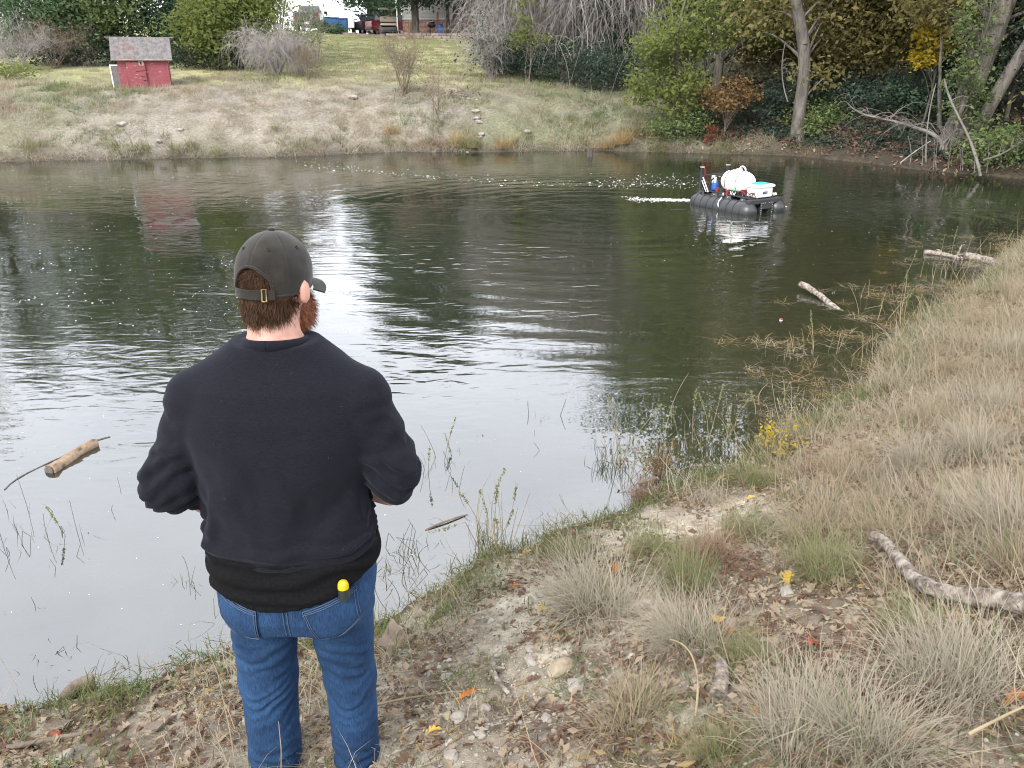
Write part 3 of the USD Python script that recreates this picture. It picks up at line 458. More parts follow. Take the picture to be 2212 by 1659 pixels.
# shrubs and tufts on the far bank
bare('bare_shrub', 'leafless brown shrub on the far bank in the middle of the lawn', at_depth(872, 26.6), 1.75, .62, 18, 170, 900, 'twig_brown', r0=.013, sag=.0, seed=101, twig_r=.0035, lm='leaf_rusty_green', n_leaf=320, lsize=.05)
bare('bare_shrub', 'thin bare sapling on the far bank with a tuft of orange leaves', at_depth(945, 24.6), 1.5, .32, 7, 40, 160, 'twig_brown', r0=.011, sag=.0, seed=102, lm='leaf_orange', n_leaf=140, lsize=.05)
bare('dead_branch', 'long bleached fallen branch reaching over the far bank at the right', on_plane(2035, 318, .62) + [0, 0, 0], .5, .3, 5, 30, 120, 'twig_bleached', r0=.02, sag=.1, seed=103, cat='branch')
def limb(name, label, pts, r0, r1, m, n_sub=0, ln=.4, seed=1, cat='branch', n=24, sag=.2, knobs=.12, sides=9):
    rng = np.random.default_rng(seed); p = spline(pts, n); rad = np.linspace(r0, r1, n) * (1 + 1.6 * knobs * np.convolve(rng.normal(0, 1, n + 6), np.array([1, 2, 3, 4, 3, 2, 1]) / 16, 'valid'))
    base = p[0].copy(); t = thing(name, label, cat, base)
    me = tubes((p - base)[None], rad[None], sides, caps=True)
    v = me.vertices; v += ((nz(v + base, 14, seed) * .5 + nz(v + base, 45, seed + 1) * .35)[:, None]) * r0
    obj('stem', me, m, t, smooth=40)
    if r0 > .04 and m in ('barkless_log', 'driftwood'):
        for e_, f_, r_ in ((p[0], p[1], r0), (p[-1], p[-2], r1)): d_ = (e_ - f_) / np.linalg.norm(e_ - f_); obj('cut_end', cyl(r_ * .93, e_ - base - d_ * .01, e_ - base + d_ * r_ * .22, 14, r_ * .75), 'bark_dark', t)
    if n_sub:
        k = rng.integers(n // 4, n, n_sub); a = p[k] - base; d = rng.normal(0, 1, (n_sub, 3)); d[:, 2] = np.abs(d[:, 2]) * .4 + .1; d /= np.linalg.norm(d, axis=1, keepdims=True)
        _, mm = branch_set(a, a + d * (ln * rng.uniform(.4, 1.2, n_sub))[:, None], r1 * .7, r1 * .25, 7, .25, rng, sag=sag, sides=4); obj('twigs', mm, m, t)
    return t
def W3(px, py, Y):
    d = ray(px, py); return EYE + d * Y / d[1]
limb('fallen_branch', 'long bleached bare branch lying along the right bank above the water', [W3(2045, 335, 19.6), W3(2005, 285, 19.7), W3(1985, 278, 20.0), W3(1930, 262, 20.8), W3(1870, 248, 21.5), W3(1832, 225, 22)], .05, .014, 'twig_bleached', 34, 1.0, 111, sag=.5)
limb('fallen_branch', 'pale bent branch propped from the vines down into the water', [W3(2118, 380, 17.9), W3(2105, 330, 18.2), W3(2085, 280, 18.6), W3(2062, 235, 19), W3(2040, 170, 19.4)], .035, .02, 'twig_bleached', 6, .5, 112)
limb('fallen_branch', 'thin upright bleached stick leaning on the vines', [W3(2000, 350, 19.0), W3(2002, 290, 19.1), W3(2010, 230, 19.2), W3(2022, 180, 19.3)], .02, .01, 'twig_bleached', 0, .4, 113)
limb('fallen_branch', 'bleached forked branch at the right edge of the far bank', [W3(2125, 345, 17.9), W3(2150, 338, 18), W3(2190, 318, 18.2), W3(2240, 285, 18.5)], .022, .012, 'twig_bleached', 14, .7, 114)
limb('fallen_branch', 'dark stick angled from the bank into the water near the right', [W3(1945, 352, 18.9), W3(1980, 325, 19.2), W3(2010, 305, 19.4)], .018, .01, 'twig_grey', 0, .4, 115)
for k in range(9):
    px = 1965 + k * 19 + 7 * (k % 3); yb = 356 + (px - 1965) * .11
    limb('root', ['thin exposed root hanging down the muddy right bank, %s of nine' % w for w in ('leftmost', 'second from the left', 'third from the left', 'fourth from the left', 'middle one', 'fourth from the right', 'third from the right', 'second from the right', 'rightmost')][k], [W3(px, yb, 18.6 - k * .1), W3(px + 3 - k % 4, yb - 28, 18.9 - k * .1), W3(px - 4 + k % 5 * 3, yb - 62, 19.2 - k * .1)], .009, .005, 'bark_grey', 5, .35, 120 + k, cat='root')
for pr in [p for p in stage.GetPrimAtPath('/World').GetChildren() if p.GetName().startswith('root')]: pr.SetCustomDataByKey('group', 'exposed roots on the right bank')
limb('dead_snag', 'broken dead upright trunk among the yellow leaves', [at_depth(2030, 21.2), W3(2030, 180, 21.2), W3(2034, 80, 21.3)], .06, .03, 'bark_grey', 5, .5, 131, cat='trunk')
limb('dead_branch', 'bleached hanging branch left of the grey waterside trunk', [W3(1702, 40 + 180, 22.8), W3(1690, 130, 22.9), W3(1697, 90, 22.9)], .018, .008, 'twig_bleached', 10, .5, 132, sag=.9)
# ---------------------------------------------------------------- red shed
def extrude(poly, w, axis='x'):
    """polygon of (y, z) points extruded along x, centred"""
    m = trimesh.creation.extrude_polygon(shapely.Polygon(poly), w, engine='earcut'); v = m.vertices.copy()
    m.vertices = np.c_[v[:, 2] - w / 2, v[:, 0], v[:, 1]]; m.fix_normals(); return m
usdkit.material(stage, '/World/Looks/peeling_red_paint', {
    'g': ('texture_coordinate', {}), 'mp': ('mapping', {'scale': (3.0, 3.0, 9.0)}), 'n': ('noise_texture', {'scale': 1.6, 'detail': 6.0, 'roughness': .72}),
    'r': ('rgb_ramp', {'ramp': [(.30, (.115, .029, .034)), (.60, (.175, .048, .054)), (.64, (.19, .07, .066)), (.66, (.27, .22, .20)), (.74, (.23, .18, .15))]}),
    'p': ('principled_bsdf', {'roughness': .75, 'specular_ior_level': .25}), 'b': ('bump', {'distance': .004})},
    [('g.object', 'mp.vector'), ('mp.vector', 'n.vector'), ('n.fac', 'r.fac'), ('r.color', 'p.base_color'), ('n.fac', 'b.height'), ('b.normal', 'p.normal')], surface='p.BSDF')
mat('shingle_grey', (.085, .078, .078), (.15, .138, .138), scale=7, rough=.95, bump=.004, bscale=60, coord='object')
mat('shingle_rust', (.10, .068, .067), (.16, .128, .125), scale=7, rough=.95, bump=.004, bscale=60, coord='object')
mat('worn_wood', (.16, .13, .10), (.32, .27, .22), scale=6, stretch=(1, 1, 6), rough=.9)
mat('white_paint', (.62, .62, .60), (.72, .72, .70), scale=3, rough=.6)
mat('dark_gap', (.01, .009, .009))
g0 = ground(318, 193); sh = thing('garden_shed', 'small red weathered shed with a grey shingle roof on the far bank', 'shed', g0 - [0, 0, .03], rz=.36, scale=.88)
W_, H_, DP = 1.66, 1.06, 1.15
obj('front_wall', box(W_, .03, H_, (0, 0, H_ / 2)), 'peeling_red_paint', sh)
for s in (-1, 1):
    e = extrude([(.016, 0), (DP, 0), (DP, H_ - .05), (.58, H_ + .6), (.016, H_ + .02)], .03); e.apply_translation((s * (W_ / 2 - .016), 0, 0)); obj('side_wall', e, 'peeling_red_paint', sh)
obj('back_wall', box(W_ - .07, .03, H_ - .06, (0, DP - .02, H_ / 2 - .03)), 'peeling_red_paint', sh)
obj('corner_board', box(.06, .022, H_ - .02, (W_ / 2 - .045, -.0275, H_ / 2)), 'peeling_red_paint', sh)
obj('base_board', box(W_ + .01, .03, .05, (0, -.032, .03)), 'worn_wood', sh)
dr = obj('door', box(.60, .024, .99, (-.245, -.062, .43), rx=.035), 'peeling_red_paint', sh)
for k, (x, z, w) in enumerate([(-.10, .80, .3), (-.08, .64, .36), (-.05, .45, .14), (-.02, .33, .10)]):
    obj('splintered_gap', box(w, .008, .022, (x, -.078, z), ry=.12 * (-1) ** k), 'dark_gap', dr)
obj('patch_plate', box(.16, .012, .15, (-.05, -.085, .9)), 'worn_wood', dr)
obj('hasp', box(.05, .014, .09, (-.06, -.094, .9)), 'dark_gap', dr)
rid = np.array([0, .58, H_ + .66]); eav = np.array([0, -.13, H_ - .02]); sl = (eav - rid); L_ = np.linalg.norm(sl); sl /= L_; nrm = np.cross(sl, [1, 0, 0]); nrm *= np.sign(nrm[2])
ang = math.atan2(-sl[2], -sl[1])
rf = obj('roof', cat_([box(1.98, L_, .03, (rid + eav) / 2 - nrm * .02, rx=ang), box(1.98, .75, .03, (0, .92, H_ + .33), rx=-.78)]), 'worn_wood', sh)
rr = np.random.default_rng(3)
rows = 8
for r_ in range(rows):
    off = (r_ % 2) * .15; xx = -.99 - off
    while xx < .99:
        a, b = max(xx, -.99), min(xx + .296, .99)
        if b - a > .05:
            c = rid + sl * (L_ * (r_ + .55) / rows) + nrm * (.006 + .003 * rr.random()) + np.array([(a + b) / 2, 0, 0])
            m = box(b - a - .006, L_ / rows * 1.25, .007, (0, 0, 0)); m.apply_transform(trimesh.transformations.euler_matrix(ang + .03, rr.normal(0, .004), 0)); m.apply_translation(c)
            obj('shingle', m, 'shingle_rust' if (rr.random() < .25 or (1 < r_ < 5 and xx < -.4 and rr.random() < .6)) else 'shingle_grey', rf)
        xx += .305
cap = extrude([(-.13, -.15), (-.115, -.16), (.02, .0), (.16, -.15), (.13, -.16), (0, -.02)], 2.2); v = cap.vertices; v[:, 0] *= np.where(v[:, 2] < -.1, .91, 1.03); cap.apply_translation(rid + [0, -.0, .035])
obj('ridge_cap', cap, 'shingle_grey', rf)
obj('fascia', box(1.99, .02, .05, eav + [0, -.012, -.03]), 'worn_wood', rf)
wf = thing('framed_screen', 'narrow white framed screen leaning at the left side of the red shed', 'screen', g0 + [-.84, -.14, -.02], rz=.2)
obj('frame', cat_([box(.03, .03, .74, (-.12, 0, .37)), box(.03, .03, .74, (.12, 0, .37)), box(.21, .03, .03, (0, 0, .72)), box(.21, .03, .03, (0, 0, .03))]), 'white_paint', wf)
obj('mesh_panel', box(.21, .008, .66, (0, 0, .37)), 'shingle_grey', wf)

# ---------------------------------------------------------------- house and yard
usdkit.material(stage, '/World/Looks/brick_look', {
    'g': ('geometry', {}), 's': ('separate_xyz', {}), 'c': ('combine_xyz', {}), 'b': ('brick_texture', {'color1': (.14, .052, .038), 'color2': (.23, .10, .075), 'mortar': (.30, .26, .23), 'scale': 1.0, 'brick_width': .22, 'row_height': .085, 'mortar_size': .012, 'bias': .0}),
    'n': ('noise_texture', {'scale': 4.0, 'detail': 4.0}), 'r': ('rgb_ramp', {'ramp': [(.3, (.6, .6, .6)), (.7, (1.5, 1.45, 1.4))]}), 'm': ('mix_color', {'blend_type': 'multiply', 'fac': 1.0, 'use_clamp': False}), 'p': ('principled_bsdf', {'roughness': .9})},
    [('g.position', 's.vector'), ('s.x', 'c.x'), ('s.z', 'c.y'), ('c.vector', 'b.vector'), ('g.position', 'n.vector'), ('n.fac', 'r.fac'), ('b.color', 'm.a'), ('r.color', 'm.b'), ('m.result', 'p.base_color')], surface='p.BSDF')
mat('white_siding', (.34, .34, .33), (.40, .40, .39), scale=2, rough=.6)
mat('roof_dark', (.09, .08, .075), (.14, .125, .12), scale=5, rough=.9)
mat('pane_dark', (.02, .024, .03), rough=.08, spec=.8)
mat('stone_tan', (.16, .125, .10), (.27, .225, .185), scale=6, rough=.95, bump=.02, bscale=12)
mat('stone_brown', (.11, .085, .07), (.19, .15, .125), scale=6, rough=.95, bump=.02, bscale=12)
mat('blue_plastic', (.012, .055, .16), (.02, .085, .22), scale=3, rough=.5)
mat('bright_blue', (.01, .09, .36), rough=.45)
mat('black_matte', (.012, .012, .013), (.022, .022, .023), scale=9, rough=.7)
mat('rubber', (.014, .014, .015), rough=.75)
mat('white_car', (.72, .73, .74), rough=.25, spec=.6)
mat('red_car', (.07, .008, .012), rough=.25, spec=.6)
mat('grey_car', (.035, .035, .037), rough=.3, spec=.6)
mat('black_car', (.012, .012, .014), rough=.2, spec=.6)
mat('chrome', (.6, .6, .6), metal=.9, rough=.25)
mat('red_lens', (.3, .01, .01), rough=.2)
mat('beige_vinyl', (.42, .37, .30), rough=.6)
mat('plywood', (.38, .22, .12), (.45, .28, .16), scale=4, rough=.8)
mat('tarp_green', (.03, .12, .07), rough=.6)
mat('terracotta', (.25, .08, .045), rough=.8)
HY = 61.0; hb = at_depth(871, HY); hz0 = hb[2] - .15
wid = 17.0
ho = thing('house', 'white sided house with a red brick base at the top of the lawn', 'house', (hb[0], HY, hz0))
obj('brick_base', box(wid, .3, 1.25, (wid / 2, .15, .62)), 'brick_look', ho)
obj('siding', box(wid - .04, .26, 1.75, (wid / 2, .17, 2.125)), 'white_siding', ho)
obj('side_wall', box(.26, 8, 2.98, (.15, 4.31, 1.49)), 'white_siding', ho)
obj('sill_board', box(wid + .02, .06, .07, (wid / 2, -.032, 1.27)), 'white_paint', ho)
for k in range(6): obj('lap_board', box(wid - .03, .02, .26, (wid / 2, .030, 1.47 + k * .275), rx=-.05), 'white_siding', ho)
rfh = extrude([(-.7, 2.95), (4.4, 4.7), (9.3, 3.0), (9.3, 3.12), (4.4, 4.85), (-.7, 3.08)], wid + 1.4); rfh.apply_translation((wid / 2, 0, 0)); obj('roof', rfh, 'roof_dark', ho)
obj('porch_post', box(.13, .13, 3.0, (-.34, -.45, 1.5)), 'white_paint', ho)
for wx in (5.6, 10.5):
    w = obj('window', cat_([box(1.35, .05, .07, (wx, -.01, 1.38)), box(1.35, .05, .07, (wx, -.01, 2.62)), box(.07, .05, 1.18, (wx - .64, -.01, 2.0)), box(.07, .05, 1.18, (wx + .64, -.01, 2.0)), box(.05, .05, 1.18, (wx, -.01, 2.0))]), 'white_paint', ho)
    for s in (-1, 1): obj('pane', box(.58, .02, 1.16, (wx + s * .32, .012, 2.0)), 'pane_dark', w)
# stone retaining wall along the top of the lawn
wpts = [at_depth(px, Y) for px, Y in ((838, 55.5), (870, 55.0), (920, 54.7), (980, 54.6), (1040, 54.8), (1075, 55.2))]
rw = thing('retaining_wall', 'low dry stone retaining wall between the lawn and the house yard', 'wall', wpts[0])
wp = spline(np.array(wpts), 200); sl_ = np.r_[0, np.cumsum(np.linalg.norm(np.diff(wp[:, :2], axis=0), axis=1))]
rs = np.random.default_rng(5)
wz = wp[:, 2].min() - .12
for c_ in range(3):
    s_ = -.2 * (c_ % 2)
    while s_ < sl_[-1] - .1:
        l_ = rs.uniform(.28, .62); m_ = np.clip(s_ + l_ / 2, 0, sl_[-1]); p_ = np.array([np.interp(m_, sl_, wp[:, i]) for i in range(3)])
        hgt = .17
        m = rbox(l_ - .02, .28, hgt - .012, .03, seg=6); m.vertices += nz(m.vertices + s_, 5, c_)[:, None] * .05
        m.apply_transform(trimesh.transformations.rotation_matrix(rs.normal(0, .05), [0, 0, 1])); m.apply_translation((p_[0], p_[1] - .02 * c_ * -1 + rs.normal(0, .015), wz + c_ * hgt + hgt / 2 + .02 * p_[2] * 0))
        m.apply_translation(-wpts[0]); obj('stone', m, 'stone_tan' if rs.random() < .55 else 'stone_brown', rw); s_ += l_
kb = [at_depth(px, Y) + [0, 0, .05] for px, Y in ((738, 58.5), (770, 57.8), (800, 57.0), (832, 56.0))]
kerb = thing('timber_edging', 'brown low edging running down from the blue bins to the golf cart', 'edging', kb[0])
for i in range(3):
    a, b = kb[i] - kb[0], kb[i + 1] - kb[0]; d = b - a; m = rbox(np.linalg.norm(d), .2, .28, .02, seg=6); m.apply_transform(trimesh.transformations.rotation_matrix(math.atan2(d[1], d[0]), [0, 0, 1])); m.apply_translation((a + b) / 2); obj('timber', m, 'stone_brown', kerb)
def wheel(t, x, y, r, w, name='wheel', rim='chrome'):
    prof = np.array([(r * .55, -w / 2), (r * .93, -w / 2), (r, -w / 3), (r, w / 3), (r * .93, w / 2), (r * .55, w / 2)]); m = trimesh.creation.revolve(np.vstack([prof, prof[:1]]), sections=24); m.apply_transform(trimesh.transformations.rotation_matrix(np.pi / 2, [0, 1, 0])); m.apply_translation((x, y, r))
    o = obj(name, m, 'rubber', t, smooth=40); s = np.sign(x)
    sp = [cyl(r * .56, (x + s * (w / 2 - .06), y, r), (x + s * (w / 2 - .05), y, r), 20), cyl(r * .14, (x, y, r), (x + s * w / 2, y, r), 10)] + [box(.03, .07, r * .5, (x + s * (w / 2 - .03), y + math.sin(a) * r * .3, r + math.cos(a) * r * .3), rx=-a) for a in np.arange(5) * 2 * np.pi / 5]
    obj('rim', cat_(sp), rim, o); return o
# pickup truck seen from behind (its tail towards -y)
pk = at_depth(665, 64.5); tk = thing('pickup_truck', 'dark grey pickup truck seen from behind at the top of the lawn', 'truck', pk, rz=.12)
for s in (-1, 1):
    obj('bed_side', extrude([(0, .62), (2.0, .60), (2.0, 1.32), (0, 1.34)], .12).apply_translation((s * .92, 0, 0)), 'grey_car', tk, smooth=30)
    obj('tail_light', rbox(.13, .08, .42, .03, (s * .925, -.01, 1.05)), 'red_lens', tk, smooth=40)
    obj('mirror', rbox(.24, .10, .22, .04, (s * 1.16, 3.0, 1.45)), 'black_car', tk, smooth=40)
    for yy in (.95, 4.4): wheel(tk, s * .84, yy, .39, .27)
tg = obj('tailgate', rbox(1.7, .08, .62, .03, (0, .0, 1.02)), 'grey_car', tk, smooth=40)
obj('tailgate_handle', rbox(.3, .03, .09, .012, (0, -.045, 1.2)), 'black_car', tg); obj('badge_band', box(.62, .014, .09, (0, -.044, .98)), 'black_matte', tg)
obj('bumper', rbox(1.9, .2, .2, .05, (0, -.12, .58)), 'black_matte', tk, smooth=40); obj('number_plate', box(.34, .012, .16, (0, -.228, .6)), 'white_paint', tk)
cabm = extrude([(2.0, .6), (4.0, .6), (4.0, 1.3), (3.75, 1.35), (3.1, 1.86), (2.25, 1.90), (2.02, 1.35)], 1.84); v = cabm.vertices; v[:, 0] *= np.where(v[:, 2] > 1.6, .80, 1.0); obj('cab', cabm, 'grey_car', tk, smooth=25)
obj('hood', extrude([(4.0, .6), (5.5, .62), (5.5, 1.15), (4.0, 1.3)], 1.84), 'grey_car', tk, smooth=25)
obj('rear_window', box(1.38, .02, .42, (0, 2.085, 1.63), rx=-.36), 'pane_dark', tk)
obj('chassis', box(1.5, 5.2, .2, (0, 2.7, .5)), 'black_matte', tk)
# sedan-like cars (parts hidden behind the cart)
def car(label, px, Y, paint, rz, L=4.4):
    b = at_depth(px, Y); t = thing('parked_car', label, 'car', b, rz=rz)
    pr = [(-L / 2, .35), (L / 2, .35), (L / 2 - .02, .72), (L / 2 - 1.0, .92), (L / 2 - 1.75, 1.38), (-.5, 1.42), (-L / 2 + .6, 1.02), (-L / 2, .95)]
    m = extrude(pr, 1.76); m = m.subdivide().subdivide(); v = m.vertices; v[:, 0] *= np.where(v[:, 2] > .95, 1 - .45 * (v[:, 2] - .95), 1.0) * (1 - .05 * (np.abs(v[:, 1]) / (L / 2)) ** 4); obj('body', m, paint, t, smooth=30)
    for s in (-1, 1):
        e = extrude([(-L / 2 + .85, 1.0), (L / 2 - 1.25, .96), (L / 2 - 1.8, 1.32), (-.5, 1.35)], .02); v = e.vertices; v[:, 0] += s * (.885 - .33 * (v[:, 2] - .95)); obj('side_window', e, 'pane_dark', t)
        obj('tail_light', rbox(.3, .05, .13, .02, (s * .62, -L / 2 - .01, .78)), 'red_lens', t); obj('headlight', rbox(.3, .06, .12, .02, (s * .6, L / 2 - .01, .66)), 'chrome', t)
        for yy in (-L / 2 + .85, L / 2 - .85): wheel(t, s * .74, yy, .33, .22)
    obj('rear_window', box(1.3, .02, .52, (0, -L / 2 + .47 + .08, 1.225), rx=.66), 'pane_dark', t); obj('bumper', rbox(1.7, .1, .2, .04, (0, -L / 2 - .02, .5)), 'black_matte', t)
    return t
car('dark red car parked behind the golf cart, its chrome wheel showing', 860, 62.8, 'red_car', -1.12)
car('black car parked behind the dark red car', 826, 67.5, 'black_car', -.9)
# white van-like vehicle behind the bins
wv = thing('parked_van', 'white vehicle mostly hidden behind the blue wheelie bins', 'van', at_depth(742, 66), rz=.15, scale=(1, 1, .8))
m = extrude([(-2.2, .4), (2.2, .4), (2.25, .95), (1.4, 1.15), (.8, 1.72), (-1.9, 1.78), (-2.25, 1.2)], 1.8).subdivide(); v = m.vertices; v[:, 0] *= np.where(v[:, 2] > 1.1, 1 - .3 * (v[:, 2] - 1.1), 1); obj('body', m, 'white_car', wv, smooth=30)
for s in (-1, 1):
    e = extrude([(-1.8, 1.2), (1.1, 1.2), (.75, 1.6), (-1.7, 1.64)], .02); v = e.vertices; v[:, 0] += s * (.905 - .27 * (v[:, 2] - 1.1)); obj('side_window', e, 'pane_dark', wv)
    for yy in (-1.4, 1.4): wheel(wv, s * .8, yy, .35, .22)
# wheelie bins
for px, lab in ((712, 'leftmost blue wheelie bin, its foot hidden by a green shrub'), (727, 'middle blue wheelie bin at the edge of the lawn'), (744, 'rightmost blue wheelie bin at the edge of the lawn')):
    b = at_depth(px, 59.5); t = thing('wheelie_bin', lab, 'bin', b, rz=.05, group='blue wheelie bins beside the lawn')
    m = rbox(.58, .62, .98, .04, (0, 0, .52)); v = m.vertices; k_ = .80 + .2 * v[:, 2] / 1.0; v[:, 0] *= k_; v[:, 1] *= k_; obj('body', m, 'blue_plastic', t, smooth=40)
    obj('lid', rbox(.64, .70, .07, .03, (0, -.01, 1.05)), 'blue_plastic', t, smooth=40); obj('handle', cyl(.016, (-.24, .38, 1.0), (.24, .38, 1.0)), 'black_matte', t)
    for s in (-1, 1): obj('wheel', cyl(.1, (s * .27, .26, .1), (s * .33, .26, .1), 16), 'rubber', t)
tree('leafy_shrub', 'green leafy shrub at the foot of the blue wheelie bins', at_depth(717, 58.6), [(0, 0, 0), (0, 0, .4)], .02, [(0, 0, .35, .8, .4, .35), (.7, 0, .22, .5, .3, .22), (-.55, 0, .6, .3, .3, .5)], 60, 34, .13, 'leaf_mid_green', seed=140, cat='shrub', spread=.14)
# golf cart seen from behind
gc = thing('golf_cart', 'golf cart with a white roof and beige seats at the lawn top', 'golf cart', at_depth(841, 56.6), rz=.18)
obj('roof', rbox(1.2, 1.5, .06, .028, (0, .7, 1.78)), 'white_paint', gc, smooth=40)
for sx in (-1, 1):
    for yy in (.08, 1.38): obj('roof_post', cyl(.022, (sx * .52, yy, .75), (sx * .52, yy + .05, 1.76)), 'black_matte', gc)
    for yy in (.25, 1.75): wheel(gc, sx * .5, yy, .23, .2)
obj('body', rbox(1.16, 1.1, .45, .08, (0, .5, .5)), 'black_car', gc, smooth=40); obj('front_cowl', rbox(1.1, .5, .6, .12, (0, 1.85, .6)), 'black_car', gc, smooth=40); obj('floor', box(1.1, .9, .06, (0, 1.2, .33)), 'black_matte', gc)
obj('seat_back', rbox(1.1, .14, .34, .06, (0, .12, 1.13)), 'beige_vinyl', gc, smooth=40); obj('seat', rbox(1.08, .5, .14, .05, (0, .42, .83)), 'beige_vinyl', gc, smooth=40); obj('rear_seat', rbox(1.08, .42, .14, .05, (0, -.2, .8)), 'beige_vinyl', gc, smooth=40)
obj('rear_footrest', rbox(1.0, .4, .06, .02, (0, -.5, .35)), 'black_matte', gc); obj('steering_wheel', trimesh.creation.torus(.16, .015, 16, 8).apply_translation((-.25, 1.2, 1.0)), 'black_matte', gc)
# yard clutter
def yard(px, Y): return at_depth(px, Y)
b = yard(951, 57.0); t = thing('barrel', 'small blue plastic barrel before the brick wall of the house', 'barrel', b + [0, 0, .25]); m = trimesh.creation.revolve(np.array([(0, 0), (.2, 0), (.225, .05), (.22, .28), (.235, .3), (.22, .32), (.225, .5), (.19, .56), (0, .56)]), sections=24); obj('body', m, 'bright_blue', t, smooth=40); obj('lid', cyl(.17, (0, 0, .56), (0, 0, .585), 20), 'bright_blue', t)
t = thing('kettle_grill', 'black kettle shaped grill beside the blue barrel', 'grill', yard(933, 57.2) + [0, 0, .2]); s_ = trimesh.creation.icosphere(3, .3); s_.apply_scale((1, 1, .75)); s_.apply_translation((0, 0, .62)); obj('bowl', s_, 'black_car', t, smooth=True)
for a in range(3): obj('leg', cyl(.015, (.15 * math.cos(a * 2.1), .15 * math.sin(a * 2.1), .5), (.3 * math.cos(a * 2.1), .3 * math.sin(a * 2.1), 0)), 'black_matte', t)
obj('lid_handle', rbox(.12, .04, .05, .015, (0, 0, .87)), 'black_matte', t)
for k, px in enumerate((943, 946.5, 963)):
    t = thing('garden_tool', ['leftmost of the long handled tools leaning on the brick wall', 'middle long handled tool leaning on the brick wall', 'long handled tool leaning between the two dark trunks'][k], 'tool', yard(px, 59.8) + [0, 0, .1]); obj('handle', cyl(.03, (0, 0, .15), (.06 - .05 * k, .5, 1.55)), 'terracotta' if k != 2 else 'worn_wood', t); obj('head', box(.16, .03, .2, (0, 0, .1)), 'black_matte', t)
t = thing('plywood_sheet', 'orange-brown plywood sheet leaning under the house window', 'board', yard(1046, 59.6) + [0, 0, .1]); obj('sheet', box(2.2, .03, 1.1, (0, .1, .56), rx=-.2), 'plywood', t); obj('white_card', box(.55, .012, .45, (-.55, .065, .72), rx=-.2), 'white_paint', t)
t = thing('tarp_heap', 'low heap under a green tarp by the stone wall', 'tarp', yard(1034, 56.6) + [0, 0, .2]); s_ = trimesh.creation.icosphere(3, 1.0); s_.vertices += nz(s_.vertices, 2.5, 3)[:, None] * .3; s_.apply_scale((1.2, .6, .38)); obj('cover', s_, 'tarp_green', t, smooth=True); obj('cord', tubes(np.array([[(-1.2 + .1 * i, -.1, .42 * math.sqrt(max(0, 1 - ((i - 12) / 12) ** 2))) for i in range(25)]]), .02), 'black_matte', t)
for k, px in enumerate((884, 888.5)):
    t = thing('fence_stake', ('left' if k == 0 else 'right') + ' one of two short wooden stakes before the brick wall', 'stake', yard(px, 58.5) + [0, 0, .1]); obj('post', rbox(.07, .07, .85, .015, (0, 0, .42)), 'plywood', t); obj('tip', cyl(.035, (0, 0, .84), (0, 0, .93), 6, .005), 'plywood', t)
# iron fence, top left
fb = [at_depth(px, 42) for px in (-60, 82)]
fe = thing('iron_fence', 'dark iron picket fence at the top left behind the grey brush', 'fence', fb[0])
d = fb[1] - fb[0]; n_ = 26
for i in range(n_):
    p_ = d * i / (n_ - 1); big = i % 8 == 1 or i == n_ - 1; m = box(.05 if big else .022, .05 if big else .022, 1.55 if big else 1.4, p_ + [0, 0, .75]); obj('post' if big else 'picket', m, 'black_matte', fe)
for z_ in (.18, 1.3): obj('rail', cyl(.02, (0, 0, z_), d + [0, 0, z_], 6), 'black_matte', fe)
b = at_depth(5, 62); t = thing('outbuilding', 'pale grey outbuilding far behind the iron fence in the top left corner', 'building', b); obj('wall', box(9, 5, 2.6, (-4, 2.5, 1.3)), 'white_siding', t); m = extrude([(-.4, 2.58), (2.5, 3.6), (5.4, 2.58), (2.5, 3.7)], 9.6); m.apply_translation((-4, 0, 0)); obj('roof', m, 'roof_dark', t); obj('door', box(1.8, .06, 2.0, (-1.5, -.03, 1.0)), 'black_matte', t)

# far-bank rocks, stump, stick pile
def rock(name, label, pos, size, m, seed, flat=.6, cat='rock', group=None, sub=2):
    s_ = trimesh.creation.icosphere(sub, .5); d_ = nz(s_.vertices + seed * 3.7, 1.6, seed)[:, None]; s_.vertices *= 1 + d_ * 1.1
    for k in range(5):   # flat chipped faces
        rg = np.random.default_rng(seed * 10 + k); nn = rg.normal(0, 1, 3); nn /= np.linalg.norm(nn); h_ = s_.vertices @ nn; s_.vertices -= np.maximum(h_ - .38, 0)[:, None] * nn * .85
    sz = np.broadcast_to(size, 3) * np.array([1, 1, flat] if np.ndim(size) == 0 else [1, 1, 1]); s_.apply_scale(sz); s_.apply_transform(trimesh.transformations.rotation_matrix(seed * 1.3, [0, 0, 1]))
    return obj(name, s_, m, None, smooth=28, label=label, cat=cat, group=group, loc=np.asarray(pos) + [0, 0, sz[2] * .22])
mat('limestone', (.17, .138, .118), (.285, .27, .24), scale=9, rough=.95, bump=.006, bscale=40, coord='object')
mat('limestone_tan', (.17, .135, .09), (.30, .255, .18), scale=9, rough=.95, bump=.006, bscale=40, coord='object')
